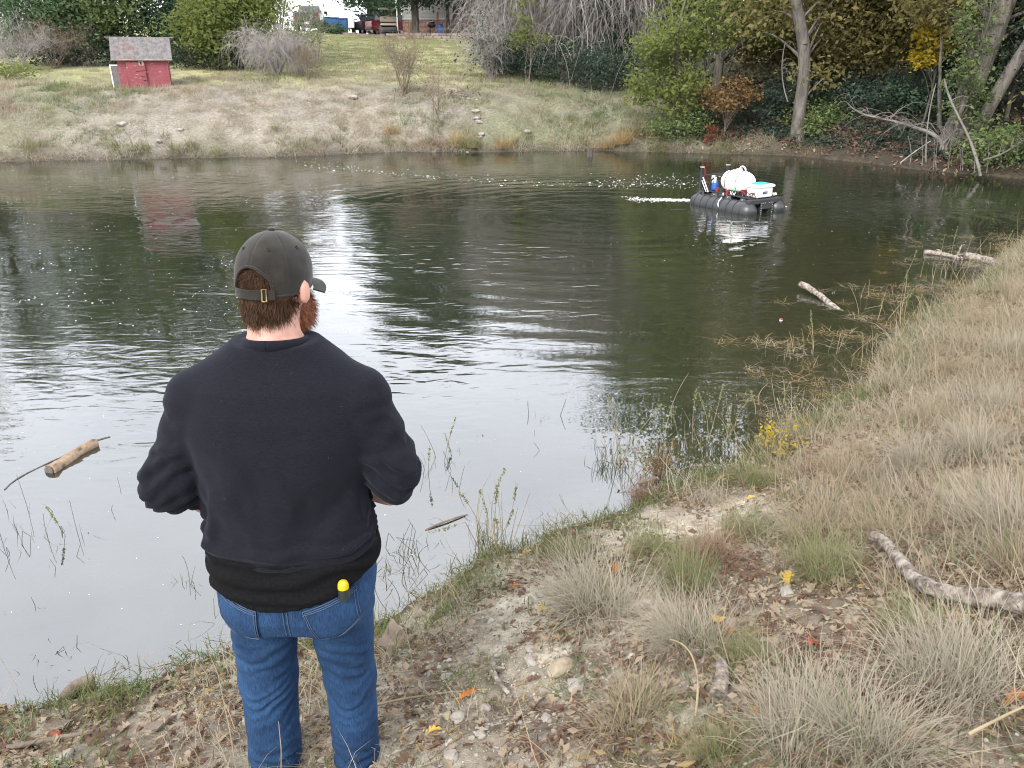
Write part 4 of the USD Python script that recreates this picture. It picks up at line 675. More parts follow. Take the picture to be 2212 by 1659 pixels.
for k, (px, py, s, lab) in enumerate([(762, 214, .42, 'pale flat rock on the bare slope below the lawn'), (1140, 287, .32, 'white rock alone on the far bank above the waterline'), (1012, 216, .2, 'small white stone right of the stick pile'), (1030, 217, .13, 'tiny white stone furthest right of the stick pile'),
        (1028, 245, .34, 'top stone in the pale run of stones down the far bank'), (1030, 258, .3, 'second stone in the pale run down the far bank'), (1034, 268, .3, 'dark edged stone midway down the run on the far bank'), (1040, 292, .3, 'stone near the water end of the run on the far bank'), (1036, 300, .26, 'lowest stone of the run, at the far waterline'),
        (265, 272, .4, 'flat pale stone low on the far bank below the shed'), (345, 306, .3, 'pale stone close to the far waterline below the shed'), (38, 172, .35, 'white stone on the grass near the left edge'), (390, 282, .22, 'small pale stone on the bare bank right of the shed'), (1010, 332, .16, 'small white stone at the waterline before the tan reeds')]):
    rock('bank_rock', lab, ground(px, py), s * .8, 'limestone', 200 + k, .5)
e = on_plane(1274, 338); t = thing('tree_stump', 'dark broken post standing in the water by the far bank', 'stump', e); m = tubes(np.array([[(0, 0, -.3), (.01, 0, .05), (0, .01, .22)]]), np.array([[.085, .075, .06]]), 9, caps=True); m.vertices += nz(m.vertices, 20, 3)[:, None] * .03; obj('post', m, 'bark_dark', t, smooth=40); obj('splinter', cyl(.02, (.03, 0, .2), (.035, .01, .27), 5, .004), 'bark_dark', t)
g1 = ground(1003, 212); t = thing('stick_pile', 'heap of cut sticks and stalks on the far bank', 'brush pile', g1)
rg = np.random.default_rng(8)
for k in range(22):
    a = rg.uniform(0, 6.28); p_ = np.array([rg.normal(0, .28), rg.normal(0, .12), .1 + .2 * rg.random()]); q_ = p_ + np.array([math.cos(a) * .35, math.sin(a) * .2, rg.normal(-.05, .1)]); obj('stick', cyl(.018, p_, q_, 6, .012), 'twig_bleached' if k % 3 == 0 else 'twig_brown', t)
limb('dead_branch', 'dark waterlogged branch lying at the far waterline under the bright green tree', [W3(1400, 323, 23.6), W3(1440, 318, 23.6), W3(1490, 322, 23.5)], .06, .03, 'bark_dark', 8, .4, 141)
# ---------------------------------------------------------------- the little work boat
mat('pontoon_black', (.010, .010, .012), (.018, .018, .021), scale=6, rough=.42, spec=.5, coord='object')
mat('poly_white', (.70, .69, .64), (.78, .77, .73), scale=4, rough=.4, coord='object')
mat('box_white', (.74, .75, .76), rough=.35)
mat('cyan_cloth', (.02, .30, .42), rough=.7)
mat('red_plastic', (.16, .012, .016), rough=.35)
mat('board_green', (.08, .25, .12), rough=.5)
mat('clear_hose', (.45, .47, .48), rough=.25)
mat('steel', (.5, .5, .52), metal=1.0, rough=.3)
bow, stern = on_plane(1600, 460), on_plane(1503, 439)
hd = math.atan2(bow[1] - stern[1], bow[0] - stern[0]); ctr = (bow + stern) / 2 + np.array([-math.sin(hd), math.cos(hd), 0]) * .36
bt = thing('pontoon_boat', 'small black pontoon work boat carrying a white tank and a white box', 'boat', ctr + [.07, -.05, -.085], rz=hd, scale=1.06)
for s in (-1, 1):
    y = s * .34; n = 40; u = np.linspace(-.74, .74, n); e = np.clip((np.abs(u) - .5) / .24, 0, 1); rad = .165 * np.sqrt(np.maximum(1 - e ** 2.6, .02)) * (1 + .007 * np.cos(u * 2 * np.pi / .155))
    P = np.stack([u, np.full(n, y), .10 + .05 * np.clip((u - .35) / .4, 0, 1) ** 2 + .03 * np.clip((-u - .5) / .3, 0, 1)], -1)
    po = obj('pontoon', tubes(P[None], rad[None], 28, caps=True), 'pontoon_black', bt, smooth=50)
    for k in range(8):
        x = -.54 + k * .155; th = np.linspace(0, 2 * np.pi, 29); obj('seam', tubes(np.array([np.stack([np.full(29, x), y + .167 * np.cos(th), .102 + .167 * np.sin(th)], -1)]), .004, 5), 'rubber', po)
    for k in range(4):   # fabric flaps laced up to the frame
        x = -.52 + k * .33; fl = extrude([(-.13, -.04), (.13, -.04), (.05, .10), (-.05, .10)], .008); v = fl.vertices.copy(); fl.vertices = np.c_[x + v[:, 1], y - s * (.04 + (v[:, 2] + .04) * .25) * -1 * 0 + y * 0 - s * .0 + s * (.06 - (v[:, 2] + .04) * .35) + v[:, 0], .215 + v[:, 2]]; obj('lacing_flap', fl, 'pontoon_black', po)
        obj('eyelet', cyl(.012, (x, y + s * .025, .295), (x, y + s * .035, .295), 8), 'steel', po)
fr = obj('deck_frame', cat_([box(1.16, .035, .045, (0, sy * .27, .235)) for sy in (-1, 1)] + [box(.04, .76, .045, (sx, 0, .281)) for sx in (-.52, 0, .56)]), 'black_matte', bt)
obj('deck', box(1.1, .56, .014, (0, 0, .312)), 'black_matte', bt); obj('front_beam', rbox(.07, .80, .075, .012, (.62, 0, .27)), 'black_matte', bt)
# front plate with the diamond opening and its bolts
pl = shapely.Polygon([(-.145, 0), (.145, 0), (.145, .30), (-.145, .30)]) - shapely.Polygon([(0, .03), (.105, .13), (.105, .19), (-.105, .19), (-.105, .13)])
m = trimesh.creation.extrude_polygon(pl, .012, engine='earcut'); v = m.vertices.copy(); m.vertices = np.c_[v[:, 2] + .665, v[:, 0], v[:, 1] - .04]; m.fix_normals(); fp = obj('front_plate', m, 'black_matte', bt)
obj('duct', trimesh.creation.annulus(.075, .1, .22, sections=20).apply_transform(trimesh.transformations.euler_matrix(0, np.pi / 2, 0)).apply_translation((.55, 0, .12)), 'rubber', bt)
for yy, zz in [(a, b) for a in (-.132, .132) for b in np.linspace(-.02, .245, 8)] + [(a, b) for b in (-.028, .25) for a in (-.09, -.05, .05, .09)]:
    obj('bolt', cyl(.0085, (.676, yy, zz), (.686, yy, zz), 6), 'steel', fp)
# tank lying across the deck
n = 26; u = np.linspace(-.34, .34, n); rad = .195 * (1 - (np.abs(u) / .342) ** 3.2) ** .5 * (1 - .05 * np.exp(-((u) / .02) ** 2)); P = np.stack([u - .02, 0 * u, np.full(n, .505)], -1)
tk_ = obj('tank', tubes(P[None], rad[None], 36, caps=True), 'poly_white', bt, smooth=50)
for x in (-.13, .12): obj('strap', tubes(np.array([[(x - .02, .198 * math.cos(a), .505 + .198 * math.sin(a)) for a in np.linspace(-.5, np.pi + .5, 24)]]), .006, 5), 'black_matte', tk_)
obj('filler_cap', cyl(.05, (-.02, 0, .695), (-.02, 0, .725), 18), 'poly_white', tk_); obj('pickup_pipe', tubes(np.array([spline([(.10, .02, .68), (.09, .02, .74), (.02, .03, .765), (-.06, .05, .72)], 14)]), .014, 8), 'clear_hose', tk_)
obj('tank_saddle', cat_([box(.05, .34, .06, (x, 0, .345)) for x in (-.2, .16)]), 'black_matte', bt)
# white box in front
bx = obj('equipment_box', rbox(.24, .36, .17, .02, (.47, .02, .405)), 'box_white', bt, smooth=40); obj('lid', rbox(.29, .42, .05, .02, (.47, .02, .505)), 'box_white', bx, smooth=40)
obj('handle', cat_([rbox(.012, .10, .045, .005, (.594, .02, .40))]), 'black_matte', bx); obj('handle_slot', cat_([box(.006, .02, .02, (.604, .0, .40)), box(.006, .02, .02, (.604, .04, .40))]), 'steel', bx)
cl = trimesh.creation.icosphere(3, .12); cl.vertices += nz(cl.vertices, 14, 2)[:, None] * .04; cl.apply_scale((1, 1.35, .14)); cl.apply_translation((.45, .03, .535)); obj('folded_cloth', cl, 'cyan_cloth', bt, smooth=True)
# masts and crossbar at the stern
for y in (-.31, .31):
    mm = obj('mast', cat_([box(.036, .036, .47, (-.6, y, .47))]), 'black_matte', bt); obj('mast_cap', box(.055, .055, .02, (-.6, y, .71)), 'steel', mm)
    obj('brace', cat_([cyl(.012, (-.58, y, .56), (-.40, y, .30), 8), cyl(.012, (-.58, y, .48), (-.45, y, .30), 8)]), 'steel', bt)
obj('crossbar', box(.04, .66, .035, (-.576, 0, .56)), 'black_matte', bt); obj('crossbar_label', box(.008, .07, .025, (-.551, .06, .535)), 'white_paint', bt)
obj('red_cable', tubes(np.array([spline([(-.575, -.30, .70), (-.55, -.285, .62), (-.56, -.28, .52), (-.5, -.25, .45)], 16)]), .007, 5), 'red_plastic', bt)
obj('hose', tubes(np.array([spline([(-.45, -.22, .33), (-.44, -.23, .48), (-.36, -.18, .57), (-.2, -.1, .58)], 20)]), .015, 8), 'rubber', bt)
obj('clear_tube', tubes(np.array([spline([(-.05, -.30, .33), (.02, -.42, .25), (.06, -.5, .16), (.1, -.47, .09), (.16, -.44, .12)], 22)]), .011, 8), 'clear_hose', bt)
pm = obj('pump', cat_([rbox(.10, .09, .13, .02, (-.39, -.17, .39)), cyl(.045, (-.39, -.17, .44), (-.39, -.17, .49), 14)]), 'bright_blue', bt, smooth=40); obj('pump_filter', cyl(.03, (-.43, -.19, .46), (-.43, -.19, .58), 12), 'white_paint', pm); obj('pump_filter', cyl(.022, (-.37, -.2, .46), (-.37, -.2, .56), 12), 'white_paint', pm)
for k, (x, y, z) in enumerate([(-.25, -.24, .35), (.28, -.17, .37), (.33, -.13, .38), (.5, .26, .40), (.02, -.27, .34)]):
    vv = obj('valve', cat_([cyl(.03, (x, y, z - .03), (x, y, z + .03), 10), box(.07, .02, .02, (x, y, z + .04), rz=k)]), 'red_plastic', bt); obj('valve_stem', cyl(.012, (x, y, z - .06), (x, y, z - .02), 8), 'steel', vv)
cb = obj('circuit_board', box(.17, .08, .012, (.09, -.22, .385), rx=-.5), 'board_green', bt)
for k in range(5): obj('standoff', cyl(.006, (.02 + k * .035, -.24, .32), (.02 + k * .035, -.225, .375), 6), 'steel', cb)
rg = np.random.default_rng(4)
for k in range(9):
    a = np.array([rg.uniform(-.1, .5), rg.uniform(-.26, -.16), .33]); b = a + [rg.uniform(.05, .2), rg.uniform(-.03, .06), 0]; obj('cable', tubes(np.array([spline([a, (a + b) / 2 + [0, -.02, .07], b], 12)]), .006, 5), 'black_matte' if k % 3 else 'red_plastic', bt)
for k in range(6): p_ = (rg.uniform(.3, .6), rg.uniform(.24, .33), .335); obj('fitting', cat_([cyl(.022, p_, np.add(p_, (.05, .02, .02)), 8)]), 'poly_white', bt)

# floating foam: flecks drifting in the wake arc and over the pond
mat('foam_white', (.5, .5, .5), rough=.6)
bub = trimesh.creation.icosphere(1, 1.0); bub.apply_scale((1, 1, .35))
rg = np.random.default_rng(12); pts = []
def fleck(px, py, s): pts.append((*on_plane(px, py)[:2], s))
for _ in range(380):
    t_ = rg.random(); px = 640 + t_ * 880; py = 352 + 30 * math.sin(t_ * 2.4) ** 1 + 22 * t_ + rg.normal(0, 5); fleck(px, py, .0085 * rg.lognormal(0, .45))
for _ in range(120): fleck(1250 + 250 * rg.random() ** .6, 375 + 32 * rg.random(), .0085 * rg.lognormal(0, .5))
for _ in range(260): fleck(rg.uniform(0, 760), 345 + 380 * rg.random() ** 1.6, .005 * rg.lognormal(0, .4))
for k in range(26):
    cx, cy = rg.uniform(0, 700), rg.uniform(370, 680)
    for _ in range(rg.integers(4, 14)): fleck(cx + rg.normal(0, 22), cy + rg.normal(0, 8), .0055 * rg.lognormal(0, .4))
for _ in range(150): fleck(rg.uniform(1250, 2200), 350 + 240 * rg.random(), .005 * rg.lognormal(0, .4))
for _ in range(70): fleck(rg.uniform(0, 1300), rg.uniform(850, 1350), .0026 * rg.lognormal(0, .4))
pts = np.array(pts); ok = shapely.contains_xy(pond, pts[:, 0], pts[:, 1]); pts = pts[ok]; N = len(pts)
scatter('foam_flecks', [(bub, 'foam_white', True)], np.c_[pts[:, :2], np.full(N, .001)], np.tile([0, 0, 0, 1], (N, 1)), pts[:, 2], np.zeros(N), 'white foam flecks scattered over the pond surface', 'foam')
w = []
st_ = ctr[:2] - np.array([math.cos(hd), math.sin(hd)]) * .75
for _ in range(900):
    t_ = rg.random() ** 1.3; p_ = st_ + np.array([-1.45 * t_, .10 * t_]) + rg.normal(0, [.06, .035 + .11 * t_]); w.append((*p_, rg.uniform(-.005, .012) * (1 - t_), 0.011 * rg.lognormal(0, .5) * (1.2 - t_ * .7)))
fb_ = ctr[:2] + np.array([math.cos(hd), math.sin(hd)]) * .55 + np.array([-math.sin(hd), math.cos(hd)]) * .5
for _ in range(110): p_ = fb_ + rg.normal(0, [.1, .05]); w.append((*p_, rg.uniform(0, .02), .013 * rg.lognormal(0, .4)))
w = np.array(w); N = len(w)
scatter('wake_foam', [(bub, 'foam_white', True)], w[:, :3], np.tile([0, 0, 0, 1], (N, 1)), w[:, 3], np.zeros(N), 'white churned water trailing behind the pontoon boat', 'foam')
# ---------------------------------------------------------------- the man on the bank
def surface_net(Fv, org, h):
    """naive surface nets of the field Fv < 0"""
    S = Fv < 0; nx, ny, nz_ = Fv.shape
    c = np.stack([S[i:nx - 1 + i, j:ny - 1 + j, k:nz_ - 1 + k] for i in (0, 1) for j in (0, 1) for k in (0, 1)])
    act = c.any(0) & ~c.all(0); I = np.argwhere(act); idx = -np.ones(act.shape, int); idx[act] = np.arange(len(I))
    acc, cnt = np.zeros((len(I), 3)), np.zeros(len(I)); cr = np.array([(i, j, k) for i in (0, 1) for j in (0, 1) for k in (0, 1)])
    for a in range(8):
        for b in range(a + 1, 8):
            if np.abs(cr[a] - cr[b]).sum() != 1: continue
            fa, fb = Fv[tuple((I + cr[a]).T)], Fv[tuple((I + cr[b]).T)]; m = (fa < 0) != (fb < 0)
            t = np.where(m, fa / np.where(m, fa - fb, 1), 0)
            acc += np.where(m[:, None], cr[a] + (cr[b] - cr[a]) * t[:, None], 0); cnt += m
    V_ = org + h * (I + acc / cnt[:, None]); fs = []
    for ax in range(3):
        u, v = [(1, 2), (2, 0), (0, 1)][ax]; sl = [slice(1, n - 1) for n in Fv.shape]; sl[ax] = slice(0, Fv.shape[ax] - 1)
        s2 = list(sl); s2[ax] = slice(1, Fv.shape[ax]); A, B = S[tuple(sl)], S[tuple(s2)]
        E = np.argwhere(A != B) + np.array([s.start for s in sl]); flip = A[A != B]
        def at(du, dv):
            q = E.copy(); q[:, u] -= du; q[:, v] -= dv; return idx[tuple(q.T)]
        q = np.stack([at(1, 1), at(0, 1), at(0, 0), at(1, 0)], -1); q = np.where(flip[:, None], q, q[:, ::-1]); fs.append(q)
    q = np.vstack(fs); q = q[(q >= 0).all(1)]
    return trimesh.Trimesh(V_, np.vstack([q[:, [0, 1, 2]], q[:, [0, 2, 3]]]), process=False)
def carve(f, lo, hi, h):
    lo, hi = np.array(lo, float), np.array(hi, float); n = np.ceil((hi - lo) / h).astype(int) + 1
    g = np.stack(np.meshgrid(*[lo[i] + h * np.arange(n[i]) for i in range(3)], indexing='ij'), -1)
    m = surface_net(f(g.reshape(-1, 3)).reshape(n), lo, h); v0 = m.vertices.copy(); e = m.edges_unique; v = v0.copy()
    import scipy.sparse as sp_
    A = sp_.coo_matrix((np.ones(len(e) * 2), (np.r_[e[:, 0], e[:, 1]], np.r_[e[:, 1], e[:, 0]])), (len(v), len(v))).tocsr(); dg = np.maximum(np.asarray(A.sum(1)).ravel(), 1)[:, None]
    for _ in range(3):
        for lam in (.5, -.52): v = v + lam * (A @ v / dg - v)
    m.vertices = v0 + np.clip(v - v0, -.6 * h, .6 * h); return m
def smin(a, b, k):
    hh = np.clip(.5 + .5 * (b - a) / k, 0, 1); return b + (a - b) * hh - k * hh * (1 - hh)
def cone(P, a, b, ra, rb):
    a, b = np.array(a, float), np.array(b, float); d = b - a; t = np.clip(((P - a) @ d) / (d @ d), 0, 1)
    return np.linalg.norm(P - a - t[:, None] * d, axis=1) - (ra + (rb - ra) * t)
def ell(P, c, r):
    q = (P - np.array(c)) / np.array(r); k0 = np.linalg.norm(q, axis=1); k1 = np.linalg.norm(q / np.array(r), axis=1) + 1e-9; return k0 * (k0 - 1) / k1
def prof(P, Z, Ax, By, Yc, Xc=None, pw=2.3):
    z = P[:, 2]; a, b, yc = np.interp(z, Z, Ax), np.interp(z, Z, By), np.interp(z, Z, Yc); xc = 0 if Xc is None else np.interp(z, Z, Xc)
    q = (np.abs((P[:, 0] - xc) / a) ** pw + np.abs((P[:, 1] - yc) / b) ** pw) ** (1 / pw)
    d = (q - 1) * np.minimum(a, b); return np.maximum(d, np.maximum(Z[0] - z, z - Z[-1]))
mat('skin', (.36, .19, .145), (.50, .29, .23), scale=16, rough=.55, spec=.35, coord='object', extra={'subsurface_weight': .12, 'subsurface_scale': .01, 'subsurface_radius': (1, .35, .2)})
usdkit.material(stage, '/World/Looks/knit_navy', {'g': ('texture_coordinate', {}), 'mp': ('mapping', {'scale': (140, 140, 620)}), 'n': ('noise_texture', {'scale': 1.0, 'detail': 2.0}), 'r': ('rgb_ramp', {'ramp': [(.3, (.0028, .0030, .0046)), (.72, (.0065, .0069, .0106))]}),
    'n2': ('noise_texture', {'scale': 6.0, 'detail': 3.0}), 'b': ('bump', {'distance': .0012}), 'p': ('principled_bsdf', {'roughness': .95, 'specular_ior_level': .1, 'sheen_weight': .038, 'sheen_roughness': .5, 'sheen_tint': (.7, .75, 1.0)})},
    [('g.object', 'mp.vector'), ('mp.vector', 'n.vector'), ('n.fac', 'r.fac'), ('r.color', 'p.base_color'), ('n.fac', 'b.height'), ('b.normal', 'p.normal')], surface='p.BSDF')
mat('jersey_black', (.0032, .0032, .0038), (.006, .006, .0068), scale=120, rough=.95, spec=.08, coord='object')
usdkit.material(stage, '/World/Looks/denim', {'g': ('texture_coordinate', {}), 'mp': ('mapping', {'scale': (420, 420, 45)}), 'n': ('noise_texture', {'scale': 1.0, 'detail': 2.0}), 'r': ('rgb_ramp', {'ramp': [(.3, (.0055, .017, .046)), (.7, (.0145, .040, .095))]}),
    'n2': ('noise_texture', {'scale': 7.0, 'detail': 3.0}), 'r2': ('rgb_ramp', {'ramp': [(.3, (.62, .63, .66)), (.7, (1.42, 1.38, 1.30))]}), 'm': ('mix_color', {'blend_type': 'multiply', 'fac': 1.0, 'use_clamp': False}), 'b': ('bump', {'distance': .0008}), 'p': ('principled_bsdf', {'roughness': .9, 'specular_ior_level': .15, 'sheen_weight': .0})},
    [('g.object', 'mp.vector'), ('mp.vector', 'n.vector'), ('n.fac', 'r.fac'), ('g.object', 'n2.vector'), ('n2.fac', 'r2.fac'), ('r.color', 'm.a'), ('r2.color', 'm.b'), ('m.result', 'p.base_color'), ('n.fac', 'b.height'), ('b.normal', 'p.normal')], surface='p.BSDF')
mat('stitching', (.05, .075, .125), rough=.9)
mat('cap_cloth', (.013, .012, .0105), (.027, .0245, .021), scale=14, rough=.95, spec=.1, bump=.0006, bscale=500, coord='object', extra={'sheen_weight': .12})
mat('hair_brown', (.030, .015, .008), (.075, .039, .022), scale=60, rough=.7, spec=.15, coord='object')
mat('beard_red', (.13, .04, .015), (.24, .085, .035), scale=60, rough=.5, coord='object')
mat('brass', (.30, .235, .12), metal=1.0, rough=.35)
mat('boot_leather', (.04, .027, .02), (.08, .055, .04), scale=20, rough=.7, coord='object')
mat('yellow_plastic', (.46, .34, .008), rough=.4)
mat('dark_grip', (.012, .016, .014), rough=.6)
PX, PY = -.648, 1.93
PZ = float(land(PX, PY)) ; PZ = .225
man = thing('person', 'man in black cap, dark sweatshirt and blue jeans seen from behind on the bank', 'person', (PX, PY, PZ))
ARM = {s: ((s * .222, .02, 1.43), (s * .310, -.015, 1.245), (s * .276, .10, 1.105), (s * .12, .30, 1.0)) for s in (-1, 1)}   # shoulder, elbow, forearm where the sleeve ends, wrist
ARM[-1] = ((-.222, .02, 1.425), (-.322, -.02, 1.215), (-.284, .10, 1.072), (-.12, .30, .99))
HC, YAW, NOD, ROLL = np.array([.008, .085, 1.760]), -.28, -.10, .0
HR = Rot.from_euler('ZXY', [YAW, NOD, ROLL]).as_matrix()
def head_local(P): return (P - HC) @ HR
def head_world(Q): return Q @ HR.T + HC
TZ = [.80, .86, .93, .97, 1.02, 1.10, 1.25, 1.38, 1.47, 1.54, 1.60, 1.655]
TA = [.232, .238, .245, .245, .240, .242, .25, .25, .222, .150, .098, .080]
TB = [.158, .165, .172, .172, .162, .158, .160, .158, .142, .115, .092, .080]
TY = [-.01, -.01, -.012, -.012, -.005, .0, .008, .016, .022, .032, .045, .058]
def torso(P, g=0.0, lo=.80, hi=1.64):
    d = prof(P, TZ, [a + g for a in TA], [b + g for b in TB], TY); return np.maximum(d, np.maximum(lo - P[:, 2], P[:, 2] - hi))
def body(P):
    hl = head_local(P)
    h = smin(ell(hl, (0, .0, .025), (.077, .098, .112)), ell(hl, (0, .042, -.055), (.056, .062, .062)), .03)
    h = smin(h, ell(hl, (0, .103, -.005), (.013, .022, .028)), .012); h = smin(h, ell(hl, (0, .088, .028), (.05, .014, .012)), .012); h = smin(h, ell(hl, (0, .094, -.05), (.026, .012, .009)), .008)
    for s in (-1, 1):
        h = smin(h, ell(hl, (s * .0925, -.008, -.010), (.014, .019, .033)), .006); h = smin(h, ell(hl, (s * .081, .004, -.03), (.010, .012, .014)), .006)
        h = np.minimum(h, ell(hl, (s * .031, .082, .012), (.013, .012, .009)))
    nk = cone(P, head_world(np.array([0, -.022, -.05])), (.0, .045, 1.56), .064, .076)
    d = smin(h, nk, .03)
    t = torso(P, -.02, .80, 1.60); d = smin(d, t, .05)
    for s in (-1, 1):
        S_, E_, M_, W_2 = ARM[s]
        d = smin(d, cone(P, S_, E_, .062, .047), .03); d = smin(d, np.minimum(cone(P, E_, M_, .047, .041), cone(P, M_, W_2, .041, .029)), .02)
        # palm, four bent fingers and a thumb
        w = np.array(W_2); i_ = -s; f = lambda a, b, c: w + np.array([i_ * a, b, c])
        d = smin(d, cone(P, f(.005, .01, 0), f(.035, .06, .004), .024, .026), .015); d = smin(d, cone(P, f(.0, .055, -.012), f(.045, .06, .02), .020, .018), .012)
        for k, (z, L) in enumerate([(.030, .9), (.011, 1.0), (-.008, .95), (-.026, .8)]):
            a, b, c, e = f(.03, .07, z), f(.058, .098 * (.9 + .1 * L), z), f(.085, .10, z - .004), f(.10, .082, z - .008)
            d = np.minimum(d, smin(smin(cone(P, a, b, .0095, .009), cone(P, b, c, .009, .0085), .004), cone(P, c, e, .0085, .0075), .004))
        d = np.minimum(d, smin(cone(P, f(.02, .03, .02), f(.045, .05, .048), .012, .011), cone(P, f(.045, .05, .048), f(.075, .065, .05), .011, .009), .005))
        d = smin(d, cone(P, (s * .115, 0, .82), (s * .132, .005, .46), .090, .062), .03); d = smin(d, cone(P, (s * .132, .005, .46), (s * .14, -.01, .09), .06, .04), .02)
    cov = (P[:, 2] > 1.03) & (P[:, 2] < 1.608) & (np.abs(P[:, 0]) < .2) & (P[:, 1] < .22)
    d[cov] = np.maximum(d[cov], shirt(P[cov]) + .013)
    return d
def fold(P, c, axis, wl, amp, width, seed):
    """soft creases running across the direction axis around the point c"""
    q = P - np.array(c); w = np.exp(-(q ** 2).sum(1) / width ** 2); ph = q @ np.array(axis) / wl + 2.4 * nz(P, 7, seed); return amp * w * np.sin(ph * 2 * np.pi)
def shirt(P):
    # fuller towards the waistband, where the cloth blouses over it
    z = P[:, 2]
    d = prof(P, [1.00, 1.025, 1.055, 1.09, 1.12, 1.15, 1.20, 1.28, 1.37, 1.44, 1.51, 1.57, 1.64], [.232, .247, .251, .247, .243, .242, .248, .260, .270, .270, .248, .184, .090], [.158, .168, .170, .164, .157, .155, .158, .163, .164, .153, .133, .106, .084],
             [-.012, -.014, -.012, -.006, -.002, .002, .006, .01, .016, .022, .030, .045, .058])
    for s in (-1, 1):
        S_, E_, M_, W_2 = ARM[s]
        up = smin(cone(P, (s * .13, .03, 1.505), np.array(S_) + [0, 0, .032], .078, .086), cone(P, S_, E_, .086, .080), .03)
        fo = cone(P, E_, np.array(E_) + .26 * (np.array(M_) - np.array(E_)), .080, .070)
        ar = smin(up, fo, .02)
        ar = ar + fold(P, E_, (s * .5, -.2, .85), .042, .0085, .13, 5 + s) + fold(P, np.array(S_) * [1, 1, 0] + [s * .05, -.05, 1.33], (.0, 0, 1), .075, .0075, .12, 9 + s)
        d = smin(d, ar, .016)
    d = np.maximum(d, np.maximum(1.005 - z, z - 1.618))
    x = P[:, 0]
    d = d + .0095 * np.exp(-((z - 1.18) / .17) ** 2) * np.sin((x * 2.1 + .25 * np.sin(z * 9) + 2.2 * nz(P * [1, 1, .45], 6, 31)) * 2 * np.pi) * (P[:, 1] < .05)
    d = d + .006 * np.exp(-((z - 1.06) / .045) ** 2) * np.sin((z / .045 + 3.0 * nz(P, 4, 33)) * 2 * np.pi) + .010 * nz(P * [1, 1, .6], 7, 34) * smoothstep(1.5, 1.2, z)
    return d
bm = carve(body, (-.42, -.24, .05), (.42, .54, 1.93), .0075)
bo = obj('body', bm, 'skin', man, smooth=True)
sm = carve(shirt, (-.46, -.25, .97), (.46, .32, 1.65), .0075)
so = obj('sweatshirt', sm, 'knit_navy', man, smooth=True)
col = np.array([(.003 + .080 * math.sin(a), .050 + .081 * -math.cos(a), 1.611 - .012 * math.cos(a + np.pi)) for a in np.linspace(0, 2 * np.pi, 49)])
rg = tubes(col[None], .0125, 8); rg.vertices = (rg.vertices - col.mean(0)) * [1, 1, 1.25] + col.mean(0); obj('collar', rg, 'knit_navy', so, smooth=True)
rg_l = np.random.default_rng(77); kb_s = np.flatnonzero((sm.vertices[:, 1] < -.02)); pk_l = kb_s[rg_l.integers(0, len(kb_s), 30)]
a_l = sm.vertices[pk_l] + sm.vertex_normals[pk_l] * .0012; d_l = rg_l.normal(0, 1, a_l.shape); d_l -= (d_l * sm.vertex_normals[pk_l]).sum(1)[:, None] * sm.vertex_normals[pk_l]; d_l *= (rg_l.uniform(.001, .0045, len(a_l)) / np.linalg.norm(d_l, axis=1))[:, None]
obj('lint', tubes(np.stack([a_l - d_l, a_l + rg_l.normal(0, .0006, a_l.shape), a_l + d_l], 1), .0003, 4), 'stitching', so)
def tee(P):
    z = P[:, 2]; hem = .885 + .035 * smoothstep(.02, .25, np.abs(P[:, 0] + .03)) + .03 * (P[:, 0] > .0) * smoothstep(.1, .25, P[:, 0])
    d = prof(P, [.80, .87, .94, 1.01, 1.07], [.247, .246, .246, .250, .250], [.176, .176, .174, .172, .168], [-.018, -.018, -.016, -.012, -.01])
    d = d + .0045 * np.sin((z / .06 + 3.5 * nz(P, 3.5, 41)) * 2 * np.pi) * smoothstep(.87, .93, z) + .008 * nz(P, 6, 42)
    inner = prof(P, [.77, 1.09], [.236, .238], [.165, .160], [-.017, -.012]); return np.maximum(d, np.maximum(hem - z, z - 1.04))
tm = carve(tee, (-.28, -.23, .85), (.28, .20, 1.06), .006); obj('undershirt', tm, 'jersey_black', man, smooth=True)
KN = {-1: ((-.122, -.012, .765), (-.148, .012, .47), (-.163, -.005, .05)), 1: ((.115, -.012, .765), (.118, .014, .47), (.118, -.005, .05))}
def jeans(P):
    z = P[:, 2]
    d = prof(P, [.775, .83, .89, .95, .99], [.215, .228, .236, .234, .226], [.150, .162, .166, .160, .152], [-.015, -.02, -.018, -.012, -.01])
    for s in (-1, 1): d = smin(d, ell(P, (s * .098, -.075, .835), (.108, .098, .10)), .03)
    lg = None
    for s in (-1, 1):
        H_2, K_, A_ = KN[s]
        l = smin(cone(P, H_2, K_, .106, .083 - s * .005), cone(P, K_, A_, .083 - s * .005, .080 - s * .004), .03)
        kb_ = np.array(K_) + [0, -.05, .02]; q = P - kb_; w = np.exp(-((q[:, 2] + .06) / .14) ** 2) * smoothstep(.03, -.05, P[:, 1])
        ph = q[:, 2] / .050 + s * q[:, 0] * 6 - 10 * q[:, 0] ** 2 / .1 + 4.5 * nz(P * [.8, 1, .6], 6, 50 + s)
        l = l + .0075 * w * (np.abs(np.sin(ph * np.pi)) - .6) * np.clip(.5 + 3.2 * nz(P, 7, 52), 0, 1.3) + .010 * nz(P * [1, 1, .5], 5, 53) + .0035 * np.exp(-((z - .62) / .07) ** 2) * np.sin((z / .06 + s * P[:, 0] * 6 + nz(P, 8, 54) * 2) * 2 * np.pi) * (P[:, 1] < .0)
        l = l + .0045 * np.exp(-((z - .14) / .10) ** 2) * np.sin((z / .05 + 2.4 * nz(P, 9, 56)) * 2 * np.pi)
        lg = l if lg is None else np.minimum(lg, l)
    d = smin(d, lg, .022); d = d + .006 * nz(P, 9, 57)
    d = d + .006 * np.exp(-(P[:, 0] / .012) ** 2) * (P[:, 1] < 0) * smoothstep(.75, .81, z)
    return np.maximum(d, np.maximum(.055 - z, z - .975))
